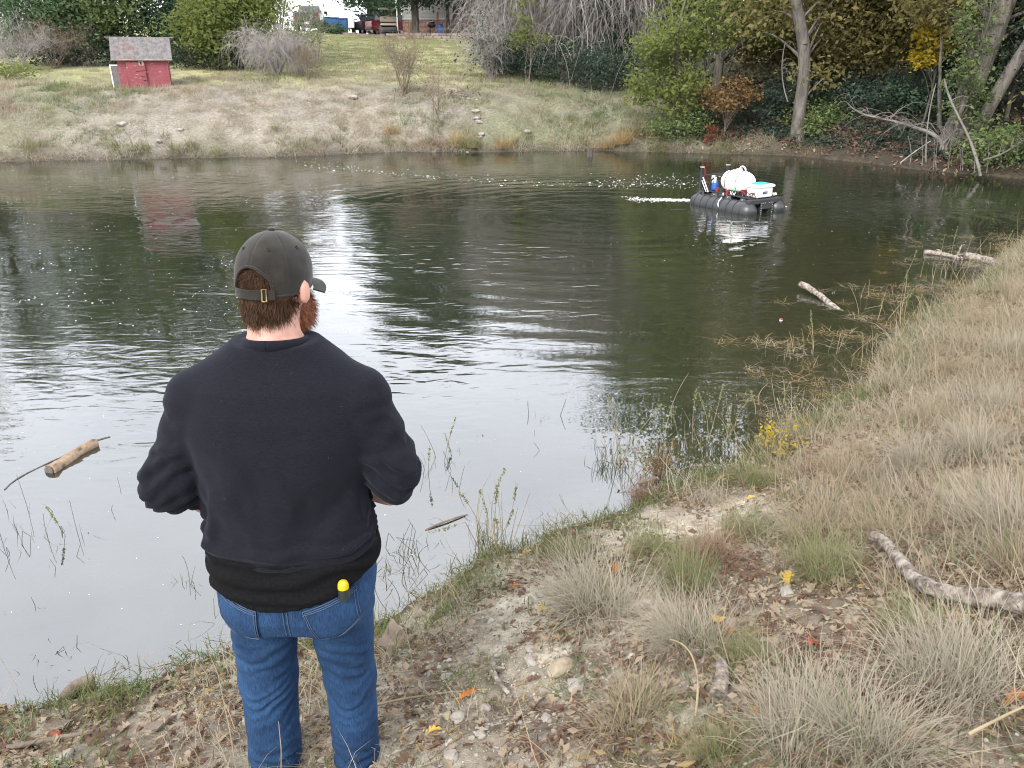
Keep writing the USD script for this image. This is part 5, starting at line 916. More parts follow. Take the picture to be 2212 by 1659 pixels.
jm = carve(jeans, (-.28, -.24, .03), (.28, .20, 1.0), .0065)
jo = obj('jeans', jm, 'denim', man, smooth=True)
jk = cKDTree(jm.vertices[jm.vertices[:, 1] < .0][:, [0, 2]]); jv = jm.vertices[jm.vertices[:, 1] < .0]
def back_y(x, z):
    q = np.c_[np.atleast_1d(x), np.atleast_1d(z)]; dd, ii_ = jk.query(q, k=8); yy = jv[ii_, 1]; ok = yy < yy.min(1, keepdims=True) + .03; return np.where(ok, yy, 0).sum(1) / ok.sum(1)
def on_back(pts, off): pts = np.asarray(pts, float); return np.c_[pts[:, 0], back_y(pts[:, 0], pts[:, 1]) - off, pts[:, 1]]
def pocket(cs):
    cs = np.array(cs); tl, tr, br, bt_, bl = cs; n = 15; G = []
    for v_ in np.linspace(0, 1, n):
        for u_ in np.linspace(0, 1, n):
            top = tl + (tr - tl) * u_; low = (bl + (bt_ - bl) * u_ * 2) if u_ < .5 else (bt_ + (br - bt_) * (u_ - .5) * 2); G.append(top + (low - top) * v_)
    p = on_back(np.array(G), .0045); i_, j_ = np.meshgrid(np.arange(n - 1), np.arange(n - 1), indexing='ij'); o_ = (i_ * n + j_).ravel()
    f = np.vstack([np.stack([o_, o_ + 1, o_ + n + 1], -1), np.stack([o_, o_ + n + 1, o_ + n], -1)]); pk_ = obj('back_pocket', trimesh.Trimesh(p, f, process=False), 'denim', jo, smooth=True)
    ce = cs.mean(0); loops = []
    for sc_ in (.985, .90):
        q = np.vstack([cs, cs[:1]]); q = ce + (q - ce) * sc_; dn = np.vstack([np.linspace(a, b, 12, endpoint=False) for a, b in zip(q[:-1], q[1:])] + [q[-1:]]); loops.append(tubes(on_back(dn, .0065)[None], .0011, 5))
    obj('pocket_stitching', cat_(loops + [tubes(on_back(np.linspace(tl + [0, -.014], tr + [0, -.014], 14), .0065)[None], .0011, 5)]), 'stitching', jo)
pocket([(.055, .886), (.200, .928), (.208, .812), (.130, .750), (.088, .760)])
pocket([(-.215, .928), (-.075, .886), (-.082, .775), (-.145, .750), (-.205, .795)])
zz = np.linspace(.775, .90, 20)
obj('seat_seam', cat_([tubes(on_back(np.c_[-.004 + .006 * np.sin(zz * 9) + dx, zz], .003)[None], .0011, 5) for dx in (-.004, .008)]), 'stitching', jo)
for s in (-1, 1):
    def shoe(P, s=s):
        x = P - np.array([s * .14 - .012, 0, 0]); d = smin(ell(x, (0, .09, .05), (.047, .115, .052)), ell(x, (0, -.02, .075), (.045, .062, .085)), .03); d = smin(d, cone(x, (0, -.01, .08), (0, -.01, .15), .05, .055), .02); return np.maximum(d, .004 - x[:, 2])
    m = carve(shoe, (s * .14 - .08, -.12, -.01), (s * .14 + .08, .26, .2), .008); b_ = obj('boot', m, 'boot_leather', man, smooth=True)
    sp = shapely.LineString([(s * .14 - .012, -.045), (s * .14 - .012, .15)]).buffer(.048); e = trimesh.creation.extrude_polygon(sp, .024, engine='earcut'); e.apply_translation((0, 0, -.012)); obj('sole', e, 'rubber', b_)
# cap
def cap_pt(ph, th, g=0.0):
    """ph 0 at the back, growing to the wearer's right; th from rim to crown"""
    a, b, c = .090 + g, .113 + g, .112 + g
    return np.stack([a * np.sin(ph) * np.cos(th), -b * np.cos(ph) * np.cos(th) - .002, .036 + c * np.sin(th) ** .92 * np.where(th < 0, 0, 1) - .05 * (th < 0) * np.sin(-th)], -1)
n1_, n2_ = 180, 40; ph = np.linspace(-np.pi, np.pi, n1_ + 1)[:-1]
arch = np.where(np.abs(ph) < .62, .66 * np.sqrt(np.maximum(0, 1 - (ph / .62) ** 2)), 0) - .36 + .16 * smoothstep(1.3, 2.4, np.abs(ph))
G = []
for j in range(n2_):
    t_ = j / (n2_ - 1); th = arch + (np.pi / 2 - arch) * t_
    p = np.stack([.095 * np.sin(ph) * np.cos(np.maximum(th, -.4)), -.118 * np.cos(ph) * np.cos(np.maximum(th, -.4)), .030 + .116 * np.sin(th)], -1)
    seam = np.exp(-((((ph + np.pi / 6 * 0) % (np.pi / 3)) - np.pi / 3 * (((ph % (np.pi / 3)) > np.pi / 6))) / .035) ** 2) * (1 - t_ ** 6)
    G.append(p * (1 - .016 * seam[:, None] * np.array([1, 1, .4])))
G = np.array(G); G += nz(G, 16, 61)[..., None] * np.array([.006, .006, .004]) * np.linspace(1, .4, n2_)[:, None, None]
o_ = (np.arange(n2_ - 1)[:, None] * n1_ + np.arange(n1_)[None]).ravel(); nx_ = (np.arange(n2_ - 1)[:, None] * n1_ + (np.arange(n1_)[None] + 1) % n1_).ravel()
f = np.vstack([np.stack([o_, nx_, nx_ + n1_], -1), np.stack([o_, nx_ + n1_, o_ + n1_], -1)])
outer = G.reshape(-1, 3); inn = outer * [.97, .975, 1.0] - [0, 0, .003]; rim = np.arange(n1_); r2 = (rim + 1) % n1_; K_ = len(outer)
f_all = np.vstack([f, f[:, ::-1] + K_, np.stack([rim, rim + K_, r2 + K_], -1), np.stack([rim, r2 + K_, r2], -1)])
cp = obj('cap', trimesh.Trimesh(head_world(np.vstack([outer, inn])), f_all, process=False), 'cap_cloth', man, smooth=40)
# binding of the arch, strap, buckle, button, eyelets, visor
obj('rim_binding', tubes(head_world(np.vstack([outer[:n1_], outer[:1]]))[None], .0034, 6), 'cap_cloth', cp, smooth=True)
ps = np.linspace(-.66, .66, 25); sv = []
for dz in (-.012, .012): sv.append(np.stack([.094 * np.sin(ps), -.1165 * np.cos(ps), -.006 + dz + 0 * ps], -1))
sv = head_world(np.vstack(sv)); m_ = len(ps); o_ = np.arange(m_ - 1); fs_ = np.vstack([np.stack([o_, o_ + 1, o_ + 1 + m_], -1), np.stack([o_, o_ + 1 + m_, o_ + m_], -1)])
st2 = np.vstack([sv, sv + (sv - HC) * .025]); fs2 = np.vstack([fs_[:, ::-1], fs_ + len(sv)] + [np.stack([o_ + a, o_ + 1 + a, o_ + 1 + a + len(sv)], -1) for a in (0, m_)] + [np.stack([o_ + a, o_ + 1 + a + len(sv), o_ + a + len(sv)], -1) for a in (0, m_)])
obj('strap', trimesh.Trimesh(st2, fs2, process=False), 'cap_cloth', cp)
bk = np.array([(.0985 * math.sin(.40 + dx), -.1215 * math.cos(.40 + dx), -.006 + dz) for dx, dz in ((-.05, -.016), (.05, -.016), (.05, .016), (-.05, .016), (-.05, -.016))]); obj('buckle', tubes(head_world(bk)[None], .0022, 6), 'brass', cp)
bt2 = trimesh.creation.icosphere(2, .010); bt2.apply_scale((1, 1, .55)); bt2.vertices = head_world(bt2.vertices + [0, 0, .148]); obj('button', bt2, 'cap_cloth', cp, smooth=True)
for a in (-.52, .52, 1.57, -1.57):
    th = .72; c = np.array([.0955 * math.sin(a) * math.cos(th), -.1185 * math.cos(a) * math.cos(th), .030 + .1165 * math.sin(th)]); nn = c / np.array([.09, .113, .116]) ** 2; nn /= np.linalg.norm(nn)
    t_ = trimesh.creation.torus(.0042, .0014, 14, 6); t_.apply_transform(trimesh.geometry.align_vectors([0, 0, 1], nn)); t_.vertices = head_world(t_.vertices + c); obj('eyelet', t_, 'cap_cloth', cp)
vs = []
for r_ in np.linspace(0, 1, 12):
    for a in np.linspace(-1.12, 1.12, 31):
        L = .072 * math.cos(a * .95) ** .7 if abs(a) < 1.6 else 0; x_, y_ = .094 * math.sin(a), .117 * math.cos(a); vs.append((x_ * (1 + .12 * r_), y_ + L * r_, .008 - .022 * (x_ / .09) ** 2 - .016 * r_))
vs = np.array(vs); i_, j_ = np.meshgrid(np.arange(11), np.arange(30), indexing='ij'); o_ = (i_ * 31 + j_).ravel(); fv = np.vstack([np.stack([o_, o_ + 1, o_ + 32], -1), np.stack([o_, o_ + 32, o_ + 31], -1)]); kk = len(vs)
ed = np.r_[np.arange(31), 31 * np.arange(1, 12) + 30, (341 + np.arange(30))[::-1], (31 * np.arange(0, 11))[::-1]]; e2 = np.roll(ed, -1)
vm = trimesh.Trimesh(head_world(np.vstack([vs, vs - [0, 0, .004]])), np.vstack([fv[:, ::-1], fv + kk, np.stack([ed, e2, e2 + kk], -1), np.stack([ed, e2 + kk, ed + kk], -1)]), process=False); obj('visor', vm, 'cap_cloth', cp, smooth=30)
# hair at the back of the head, in strands over a close shell
def strands(pts, dirs, L, w, rng, K=4):
    n = len(pts); s = np.linspace(0, 1, K)[None, :, None]; jit = rng.normal(0, .35, (n, 3)); d = dirs + jit * .6; d /= np.linalg.norm(d, axis=1, keepdims=True)
    c = pts[:, None] + d[:, None] * s * L[:, None, None] + (jit * L[:, None] * .25)[:, None] * s ** 2; c[..., 2] -= (s[..., 0] ** 2) * L[:, None] * .18
    sd = np.cross(d, rng.normal(0, 1, (n, 3))); sd /= np.linalg.norm(sd, axis=1, keepdims=True); ww = w * (1 - .75 * s)
    v = np.stack([c - sd[:, None] * ww, c + sd[:, None] * ww], 2).reshape(-1, 3); a, b = np.meshgrid(np.arange(n), np.arange(K - 1), indexing='ij'); o = ((a * K + b) * 2).ravel()
    return trimesh.Trimesh(v, np.vstack([np.stack([o, o + 1, o + 3], -1), np.stack([o, o + 3, o + 2], -1)]), process=False)
def hairshell(P):
    hl = head_local(P); d = smin(ell(hl, (0, -.004, .022), (.0795, .1015, .108)), ell(hl, (0, -.045, -.055), (.062, .055, .055)), .03)
    cut = hl[:, 1] - .012 - .03 * smoothstep(.0, .05, hl[:, 2]); low = -.098 + .02 * smoothstep(.0, .06, np.abs(hl[:, 0])) - hl[:, 2]
    ears = -np.minimum(*[ell(hl, (s * .09, .002, -.008), (.02, .026, .042)) for s in (-1, 1)])
    return np.maximum(np.maximum(d, cut), np.maximum(np.maximum(low, hl[:, 2] - .10), ears)) + .004 * nz(P, 60, 71)
hm = carve(hairshell, HC - .15, HC + .15, .006); ho_ = obj('hair', hm, 'hair_brown', man, smooth=True)
rg = np.random.default_rng(21); vn = hm.vertex_normals; hl = head_local(hm.vertices); out = (hl[:, 1] < .0) & (hl[:, 2] < .075) & ((vn @ HR)[:, 1] < .35)
fi_ = np.arctan2(hl[:, 0], -hl[:, 1]); out &= (hl[:, 2] < -.022) | ((np.abs(fi_) < .50) & (hl[:, 2] > .006) & (hl[:, 2] < .055)); pk_ = np.flatnonzero(out); pk_ = pk_[rg.integers(0, len(pk_), 7000)]; lh = hl[pk_]
nl = vn[pk_]; low = np.c_[-.25 * np.sign(lh[:, 0]) * (lh[:, 2] < .0), np.full(len(pk_), .1), np.full(len(pk_), -1.0)] @ HR.T
swirl = np.c_[rg.normal(.35, .5, len(pk_)), np.full(len(pk_), -.2), rg.normal(-.5, .5, len(pk_))] @ HR.T
dr_ = np.where((lh[:, 2] > -.01)[:, None], swirl, low) + nl * .35
obj('strands', strands(hm.vertices[pk_] + rg.normal(0, .002, (len(pk_), 3)), dr_, rg.uniform(.009, .024, len(pk_)) * (.75 + .8 * meshkit.noise(hm.vertices[pk_] * 70, 3)), .0007, rg), 'hair_brown', ho_)
# beard
def beardshell(P):
    hl = head_local(P); d = ell(hl, (0, .052, -.072), (.072, .075, .066)); d = smin(d, ell(hl, (0, .075, -.105), (.052, .05, .045)), .03)
    d = np.maximum(d, hl[:, 2] + .022 + .055 * smoothstep(.045, .0, np.abs(hl[:, 0])) * 0 + .0); d = np.maximum(d, .006 - hl[:, 1]); mo = -ell(hl, (0, .115, -.052), (.022, .03, .008)); return np.maximum(d, mo) + .005 * nz(P, 45, 72)
be = carve(beardshell, HC + [-.14, -.12, -.2], HC + [.16, .19, .03], .006); bd = obj('beard', be, 'beard_red', man, smooth=True)
pk_ = rg.integers(0, len(be.vertices), 4200); dr_ = be.vertex_normals[pk_] * .8 + np.array([0, 0, -.55])
obj('strands', strands(be.vertices[pk_], dr_, rg.uniform(.008, .02, len(pk_)), .0008, rg), 'beard_red', bd)
# things he carries
tl = thing('screwdriver', 'yellow ended dark tool handle sticking out of the right back pocket', 'tool', (PX + .172, PY + float(back_y(.172, .90)[0]) - .016, PZ + .878))
m = trimesh.creation.revolve(np.array([(0, .034), (.0155, .034), (.0165, .045), (.0160, .07), (0, .07)]), sections=20); obj('grip', m, 'dark_grip', tl, smooth=40)
m = trimesh.creation.revolve(np.array([(0, .0702), (.0158, .0702), (.0152, .082), (.0125, .090), (.007, .0945), (0, .0955)]), sections=20); obj('end_cap', m, 'yellow_plastic', tl, smooth=40)
rc = thing('remote_control', 'dark handheld remote control held in both hands before the man', 'remote control', (PX, PY + .40, PZ + 1.0)); obj('case', rbox(.17, .085, .05, .02), 'black_matte', rc, smooth=40)
for s in (-1, 1): obj('stick', cyl(.006, (s * .045, 0, .02), (s * .045, 0, .055), 8), 'steel', rc)
0 and obj('antenna', cyl(.005, (.05, .04, 0), (.09, .16, .06), 8), 'black_matte', rc)
# ---------------------------------------------------------------- grasses, litter, stones and logs on the near bank
def grassmat(name, cols, trans=.3):
    st = [(i / (len(cols) - 1), tuple(.78 * x for x in c)) for i, c in enumerate(cols)]
    usdkit.material(stage, '/World/Looks/' + name, {'g': ('geometry', {}), 'r': ('rgb_ramp', {'ramp': st}), 'p': ('principled_bsdf', {'roughness': .75, 'specular_ior_level': .2}), 't': ('translucent_bsdf', {}), 'm': ('mix_closure', {'fac': trans})},
        [('g.random_per_island', 'r.fac'), ('r.color', 'p.base_color'), ('r.color', 't.color'), ('p.BSDF', 'm.closure1'), ('t.BSDF', 'm.closure2')], surface='m.closure')
    return name
grassmat('blade_straw', [(.27, .22, .148), (.36, .305, .215), (.29, .25, .175), (.41, .36, .265), (.24, .185, .13)])
grassmat('blade_grey', [(.30, .265, .20), (.36, .325, .255), (.24, .21, .16), (.29, .265, .185), (.41, .37, .30), (.21, .175, .13)])
grassmat('blade_olive', [(.169, .169, .078), (.247, .234, .111), (.338, .293, .169), (.143, .156, .072), (.377, .325, .208)])
grassmat('blade_green', [(.091, .130, .046), (.143, .189, .072), (.221, .234, .098), (.117, .163, .072), (.286, .260, .130)])
grassmat('blade_wet', [(.10, .105, .035), (.17, .16, .06), (.21, .185, .085), (.08, .085, .035), (.14, .11, .06)])
grassmat('blade_tan', [(.286, .202, .098), (.403, .293, .150), (.338, .260, .156), (.442, .338, .195)])
grassmat('blade_red', [(.20, .12, .085), (.26, .17, .125), (.17, .10, .075), (.30, .23, .18)])
grassmat('litter_brown', [(.13, .08, .055), (.21, .145, .105), (.27, .195, .14), (.17, .11, .078), (.34, .255, .19)])
grassmat('litter_pale', [(.27, .21, .15), (.34, .28, .21), (.22, .165, .115), (.38, .32, .26)])
grassmat('litter_orange', [(.36, .13, .03), (.42, .18, .05), (.30, .09, .035)])
grassmat('litter_red', [(.30, .055, .03), (.36, .085, .04)])
grassmat('litter_yellow', [(.45, .30, .06), (.38, .24, .06)])
grassmat('lawn_blade', [(.19, .21, .085), (.27, .275, .125), (.33, .31, .165), (.23, .245, .10)])
mat('gravel_pale', (.19, .172, .14), (.30, .28, .24), scale=30, rough=.95)
mat('gravel_tan', (.13, .105, .075), (.22, .185, .135), scale=30, rough=.95)
mat('driftwood', (.035, .026, .02), (.16, .132, .108), (.30, .262, .225), scale=27, rough=.95, bump=.016, bscale=38, coord='object', detail=8, lo=.32, hi=.66)
mat('barkless_log', (.05, .034, .022), (.20, .135, .085), (.27, .195, .135), scale=22, detail=7, lo=.34, hi=.64, rough=.85, bump=.006, bscale=25, coord='object')
mat('bark_sheet', (.085, .062, .048), (.165, .128, .10), scale=8, rough=.95, bump=.008, bscale=30, coord='object')
mat('stem_dark', (.018, .016, .010), (.045, .04, .02), scale=10, rough=.9)
mat('stem_straw', (.16, .125, .07), (.25, .20, .125), scale=10, rough=.9)

def tuft(n, rad, ln, w, rng, spread=.8, curl=(.3, 1.5), up=(1.0, 1.5), K=7, kink=.3):
    """a ragged clump: several sub-tufts, each leaning its own way, with broken blades"""
    m = 7; ca = rng.uniform(0, 6.28, m); cr = rad * 1.1 * rng.random(m) ** .6; cc = np.c_[np.cos(ca) * cr, np.sin(ca) * cr]; cl = rng.uniform(.55, 1.15, m); lean = rng.normal(0, .28, (m, 2)) + cc / rad * .35
    k = rng.choice(m, n, p=rng.dirichlet(np.full(m, 2.5))); r2 = rng.normal(0, rad * .38, (n, 2)); root = np.c_[cc[k] + r2, np.full(n, -.012)]
    d = r2 / rad * .9 + lean[k] + rng.normal(0, .35, (n, 2)); a = np.arctan2(d[:, 1], d[:, 0]); tilt = np.linalg.norm(d, axis=1)
    return ribbons(root, a + rng.normal(0, .3, n), ln * cl[k] * rng.uniform(.4, 1.2, n), w * rng.uniform(.6, 1.5, n), np.clip(rng.uniform(*up, n) - tilt * .35, .12, 1.56), rng.uniform(*curl, n) * rng.choice([-.35, 1, 1, 1], n), K, rng, kink)
# tussock kinds: (blade material, blades, radius, length, green share)
KINDS = {}
def kind(name, parts):
    p = proto('proto_' + name)
    for k, (nm, me, m) in enumerate(parts): obj2(p, nm, me, m)
    KINDS[name] = p
def obj2(p, nm, me, m):
    usdkit.mesh(stage, str(p.GetPath()) + '/' + nm, me, '/World/Looks/' + m)
def leafpile(n, r, rng, size=.045):
    c = np.c_[rng.normal(0, r, (n, 2)), np.abs(rng.normal(.02, .03, n))]; return leaves(c, size, rng, flat=.35)
for k, (bm_, n, r_, L, cl) in {'pale': ('blade_grey', 780, .10, .37, (.1, 2.4)), 'straw': ('blade_straw', 760, .12, .34, (.2, 2.7)), 'green': ('blade_olive', 720, .12, .34, (.2, 2.6)), 'red': ('blade_red', 460, .10, .27, (.4, 2.2)), 'big': ('blade_grey', 1250, .19, .42, (.1, 2.6)), 'olive': ('blade_olive', 520, .12, .32, (.7, 2.4))}.items():
    rg = np.random.default_rng(sum(map(ord, k)))
    kind(k, [('blades', tuft(n, r_, L, .0025, rg, curl=cl), bm_), ('new_blades', tuft(90, r_ * 1.2, L * .7, .0045, rg, curl=(.4, 1.6)), 'blade_green' if k != 'red' else 'blade_straw'), ('dead_base', tuft(260, r_ * 1.3, L * .45, .004, rg, curl=(1.0, 2.6), up=(.3, 1.2)), 'blade_tan' if k in ('straw', 'olive') else 'blade_red'), ('caught_leaves', leafpile(26, r_ * .8, rg), 'litter_brown')])
TUS = [  # picture column and row of the foot, kind, size, label
    (1288, 1325, 'pale', 1.18, 'tall pale tussock with a reddish heart beside the gravel patch'), (1500, 1268, 'green', .92, 'greenish upright tussock between the two pale ones on the bank'), (1560, 1205, 'red', 1.05, 'pinkish dry tussock strewn with leaves on the middle of the bank'),
    (1800, 1255, 'green', 1.02, 'low grey-green tussock at the near end of the weathered branch'), (1752, 1150, 'straw', 1.0, 'straw brown tussock right of the pinkish one'), (1935, 1170, 'straw', .98, 'tussock growing behind the tip of the weathered branch'),
    (2160, 1150, 'big', 1.0, 'broad dark based tussock at the right edge above the branch'), (1490, 1392, 'pale', .85, 'pale flattened tussock below the greenish upright one'), (1352, 1560, 'straw', .88, 'straw tussock right of the pale stone at the bottom'),
    (1735, 1625, 'pale', 1.0, 'tall thin bladed tussock at the bottom edge right of centre'), (2075, 1515, 'big', .98, 'largest grey tussock in the bottom right corner'), (1405, 1078, 'red', .72, 'reddish dead clump at the waterline with a board on it'),
    (1640, 1050, 'olive', .7, 'olive tussock right of the yellow leaved seedling'), (1745, 1025, 'red', .75, 'dark reddish tussock right of the yellow leaved seedling'), (1850, 1030, 'straw', .9, 'straw tussock in the second row up the bank'),
    (1990, 1015, 'pale', .95, 'pale leaning tussock high on the right bank'), (2110, 985, 'pale', 1.0, 'pale tussock near the right edge halfway up'), (2010, 905, 'straw', .95, 'straw tussock where the bank bends to the right'), (2150, 880, 'big', .85, 'broad pale tussock at the right edge above the middle'),
    (2070, 800, 'straw', .9, 'straw tussock by the green grass strip on the right bank'), (2185, 770, 'pale', 1.0, 'grey tussock at the right edge of the upper bank'), (2125, 700, 'straw', .95, 'straw tussock high on the right bank near the water'), (2190, 640, 'straw', 1.0, 'tall straw tussock topmost at the right edge'),
    (1960, 790, 'green', .62, 'small bright green tuft at the waterline on the right'), (1640, 1160, 'olive', .8, 'olive tussock between pinkish and straw ones'), (1420, 1200, 'olive', .75, 'green-straw tussock behind the tall pale one'), (1240, 1215, 'olive', .7, 'short green tussock near the waterline left of the tall pale one'),
    (2225, 1235, 'straw', .9, 'straw tussock at the right edge just behind the branch'), (1960, 1380, 'green', .6, 'thin green tuft among brown leaves below the branch'), (1600, 1440, 'green', .55, 'thin green tuft among brown leaves left of the white stick'), (1880, 1640, 'pale', .9, 'pale tussock at the bottom edge left of the largest one'), (1560, 1650, 'olive', .7, 'olive tussock at the bottom edge near the yellowed grass')]
TPOS = []
for px, py, kd, s, lab in TUS:
    g = ground(px, py); TPOS.append((g[0], g[1], .17 * s)); s *= .9; copy_of(KINDS[kd], 'grass_tussock', lab, 'grass tussock', g - [0, 0, .01], rz=R.uniform(0, 6), tilt=R.normal(0, .1, 2), scale=s * np.array([1.0, 1.0, R.uniform(.9, 1.1)]), group='grass tussocks on the near bank')
TPOS = np.array(TPOS)

# ground cover between them
def patch(n, ln, w, rng, half=.14, curl=(.8, 2.6), up=(.3, 1.5), K=4):
    root = np.c_[rng.uniform(-half, half, (n, 2)), np.full(n, -.006)]; return ribbons(root, rng.uniform(0, 6.28, n), ln * rng.lognormal(0, .35, n), w * rng.uniform(.6, 1.4, n), rng.uniform(*up, n), rng.uniform(*curl, n), K, rng)
rg = np.random.default_rng(33)
def spread(n, x0, x1, y0, y1, dens, rng, water=False):
    p = np.c_[rng.uniform(x0, x1, n), rng.uniform(y0, y1, n)]; dn, df = kn.query(p)[0], kf.query(p)[0]; ins = shapely.contains_xy(pond, p[:, 0], p[:, 1]); k = rng.random(n) < dens(p, dn, df, ins); return p[k], dn[k]
def lay(name, protos, p, s, rng, label, cat, tilt=.2, z=0.0, follow=True):
    n = len(p); zz = land(p[:, 0], p[:, 1]) + z; e = .05
    nx = -(land(p[:, 0] + e, p[:, 1], False) - land(p[:, 0] - e, p[:, 1], False)) / (2 * e); ny = -(land(p[:, 0], p[:, 1] + e, False) - land(p[:, 0], p[:, 1] - e, False)) / (2 * e)
    q = Rot.from_euler('zxy', np.c_[np.zeros(n), -ny * follow, nx * follow]) * Rot.from_rotvec(rng.normal(0, tilt, (n, 3)) * [1, 1, 0]) * Rot.from_euler('z', rng.uniform(0, 6.28, n))
    return scatter(name, protos, np.c_[p, zz], q.as_quat(), s, rng.integers(0, len(protos), n), label, cat)
def area(px, py): return on_plane(px, py, .3)[:2]
gx = ground(1130, 1420)[:2]     # middle of the gravel
def gravelly(p): return np.exp(-(((p - gx) @ np.array([.8, .6])) / 1.15) ** 2 - (((p - gx) @ np.array([-.6, .8])) / .8) ** 2)
fl = [(patch(64, .14, .003, np.random.default_rng(40 + k), curl=(.6, 3.0)), 'blade_straw' if k < 2 else 'blade_grey', False) for k in range(3)]
p, dn = spread(16000, -3, 8.5, .9, 11.5, lambda p, dn, df, ins: (~ins) * (dn < df) * np.clip(.10 + .75 * smoothstep(1.2, 3.2, p[:, 0] + .25 * p[:, 1] - .4) + .25 * nz(np.c_[p, p[:, 0] * 0], 1.2, 80), .03, .9) * np.clip(.62 + 2.2 * nz(np.c_[p, p[:, 0] * 0], 2.2, 89), .08, 1) * (1 - .85 * gravelly(p)), rg)
lay('dry_grass', fl, p, rg.uniform(.6, 1.3, len(p)), rg, 'short dry straw grass covering the near bank', 'grass', .1)
fl = [(patch(60, .085, .0042, np.random.default_rng(50 + k), curl=(.6, 2.2)), 'blade_wet' if k < 2 else 'blade_green', False) for k in range(3)]
p, dn = spread(14000, -3.2, 8.5, .9, 11.5, lambda p, dn, df, ins: (~ins) * (dn < df) * np.clip(smoothstep(.50, .06, dn + .22 * nz(np.c_[p, p[:, 0] * 0], 2, 81)) * .9 + .06, 0, 1), rg)
lay('shore_grass', fl, p, rg.uniform(.55, 1.15, len(p)), rg, 'trampled green and yellow grass along the near waterline', 'grass', .2)
fl = [(patch(46, .165, .0034, np.random.default_rng(60 + k), half=.14, curl=(.6, 2.8), up=(.5, 1.5), K=5), ('blade_straw', 'blade_grey', 'blade_red', 'blade_straw')[k], False) for k in range(4)]
p, dn = spread(1000, 1.6, 9.5, 3.0, 13.5, lambda p, dn, df, ins: (~ins) * (dn < df) * smoothstep(.15, .6, dn) * np.clip(smoothstep(3.0, 5.2, p[:, 0] + .12 * p[:, 1]) * .9 + nz(np.c_[p, p[:, 0] * 0], 1, 82) * .2, 0, 1) * np.clip(.6 + 2.6 * nz(np.c_[p, p[:, 0] * 0], 1.6, 90), .03, 1), rg)
lay('tall_dry_grass', fl, p, rg.uniform(.6, 1.25, len(p)), rg, 'knee high straw grass massed on the upper right bank', 'grass', .08)
def oakleaf(rng, size=.055):
    """a lobed dry leaf, curled"""
    t_ = np.linspace(0, 1, 9); w = np.array([.04, .16, .10, .30, .16, .36, .18, .22, .02]) * rng.uniform(.8, 1.2, 9)
    cx = np.c_[t_ - .5, 0 * t_]; v = np.vstack([np.c_[t_ - .5, w], np.c_[t_ - .5, -w], cx]) * size; z = (np.sin(v[:, 0] / size * 3 + rng.uniform(0, 3)) * rng.uniform(.05, .22) + (v[:, 1] / size) ** 2 * rng.uniform(.4, 2.2)) * size
    i = np.arange(8); f = np.vstack([np.stack([18 + i, 18 + i + 1, i + 1], -1), np.stack([18 + i, i + 1, i], -1), np.stack([9 + i, 9 + i + 1, 18 + i + 1], -1), np.stack([9 + i, 18 + i + 1, 18 + i], -1)]); return trimesh.Trimesh(np.c_[v, z], f, process=False)
lf = [(oakleaf(np.random.default_rng(70 + k), .056 if k % 2 else .042), 'litter_brown' if k < 5 else 'litter_pale', False) for k in range(8)]
def litter(p, dn, df, ins): return (~ins) * (dn < df) * np.clip(.12 + .75 * smoothstep(.9, 2.0, dn) * np.maximum(smoothstep(5.5, 2.5, p[:, 0]), .6) + .5 * nz(np.c_[p, p[:, 0] * 0], 1.6, 83) + .35 * smoothstep(-.6, -1.4, p[:, 0]), .04, 1) * (1 - .55 * gravelly(p))
p, dn = spread(120000, -3, 9.0, .9, 11, litter, rg)
lay('leaf_litter', lf, p, rg.uniform(.6, 1.35, len(p)), rg, 'brown and tan dead leaves littering the near bank', 'dead leaves', .45, .008)
def chaff(k, n=34):
    g_ = np.random.default_rng(190 + k); c = np.c_[g_.uniform(-.11, .11, (n, 2)), np.abs(g_.normal(.004, .006, n))]; m_ = leaves(c, .026, g_, aspect=.30 if k % 2 else .55, flat=.22); return m_
cf = [(chaff(k), ('litter_brown', 'blade_straw', 'litter_pale', 'blade_tan', 'litter_brown', 'blade_grey')[k], False) for k in range(6)]
p, dn = spread(16000, -3.2, 7.5, .9, 9, lambda p, dn, df, ins: (~ins) * (dn < df) * smoothstep(.03, .2, dn) * np.clip(.55 + 1.3 * nz(np.c_[p, p[:, 0] * 0], 2.6, 92), .08, 1) * (1 - .45 * gravelly(p)), rg)
lay('litter_fragments', cf, p, rg.uniform(.6, 1.3, len(p)), rg, 'broken bits of dead leaf and straw covering the near bank', 'litter', .12, .006)
def pebble(seed, e=1.0):
    s_ = trimesh.creation.icosphere(1, .5); s_.vertices *= 1 + nz(s_.vertices + seed * 5.1, 2.0, seed)[:, None] * 1.2; s_.apply_scale((1, .8, .55)); return s_
gv = [(pebble(k), 'gravel_pale' if k < 3 else 'gravel_tan', 50) for k in range(5)]
p, dn = spread(60000, -2.6, 3.6, .9, 4.6, lambda p, dn, df, ins: (~ins) * (dn < df) * smoothstep(.12, .4, dn) * np.clip(.10 + 1.1 * gravelly(p) + .25 * nz(np.c_[p, p[:, 0] * 0], 3, 84), .02, 1), rg)
lay('gravel', gv, p, .0085 * rg.lognormal(0, .55, len(p)), rg, 'pale limestone gravel on the bare patch of the near bank', 'gravel', .4, .001)
tw = [(tubes(np.array([spline([(-.5, 0, 0), (-.1, .03 * (-1) ** k, .01), (.5, -.02, .0)], 7)]), .011, 4), 'twig_brown' if k else 'stem_straw', False) for k in range(3)]
p, dn = spread(1500, -3, 5.0, .9, 6.0, lambda p, dn, df, ins: (~ins) * (dn < df) * .5, rg)
lay('fallen_twigs', tw, p, rg.uniform(.05, .28, len(p)), rg, 'thin dead twigs and straws lying on the near bank', 'twigs', .12, .012)
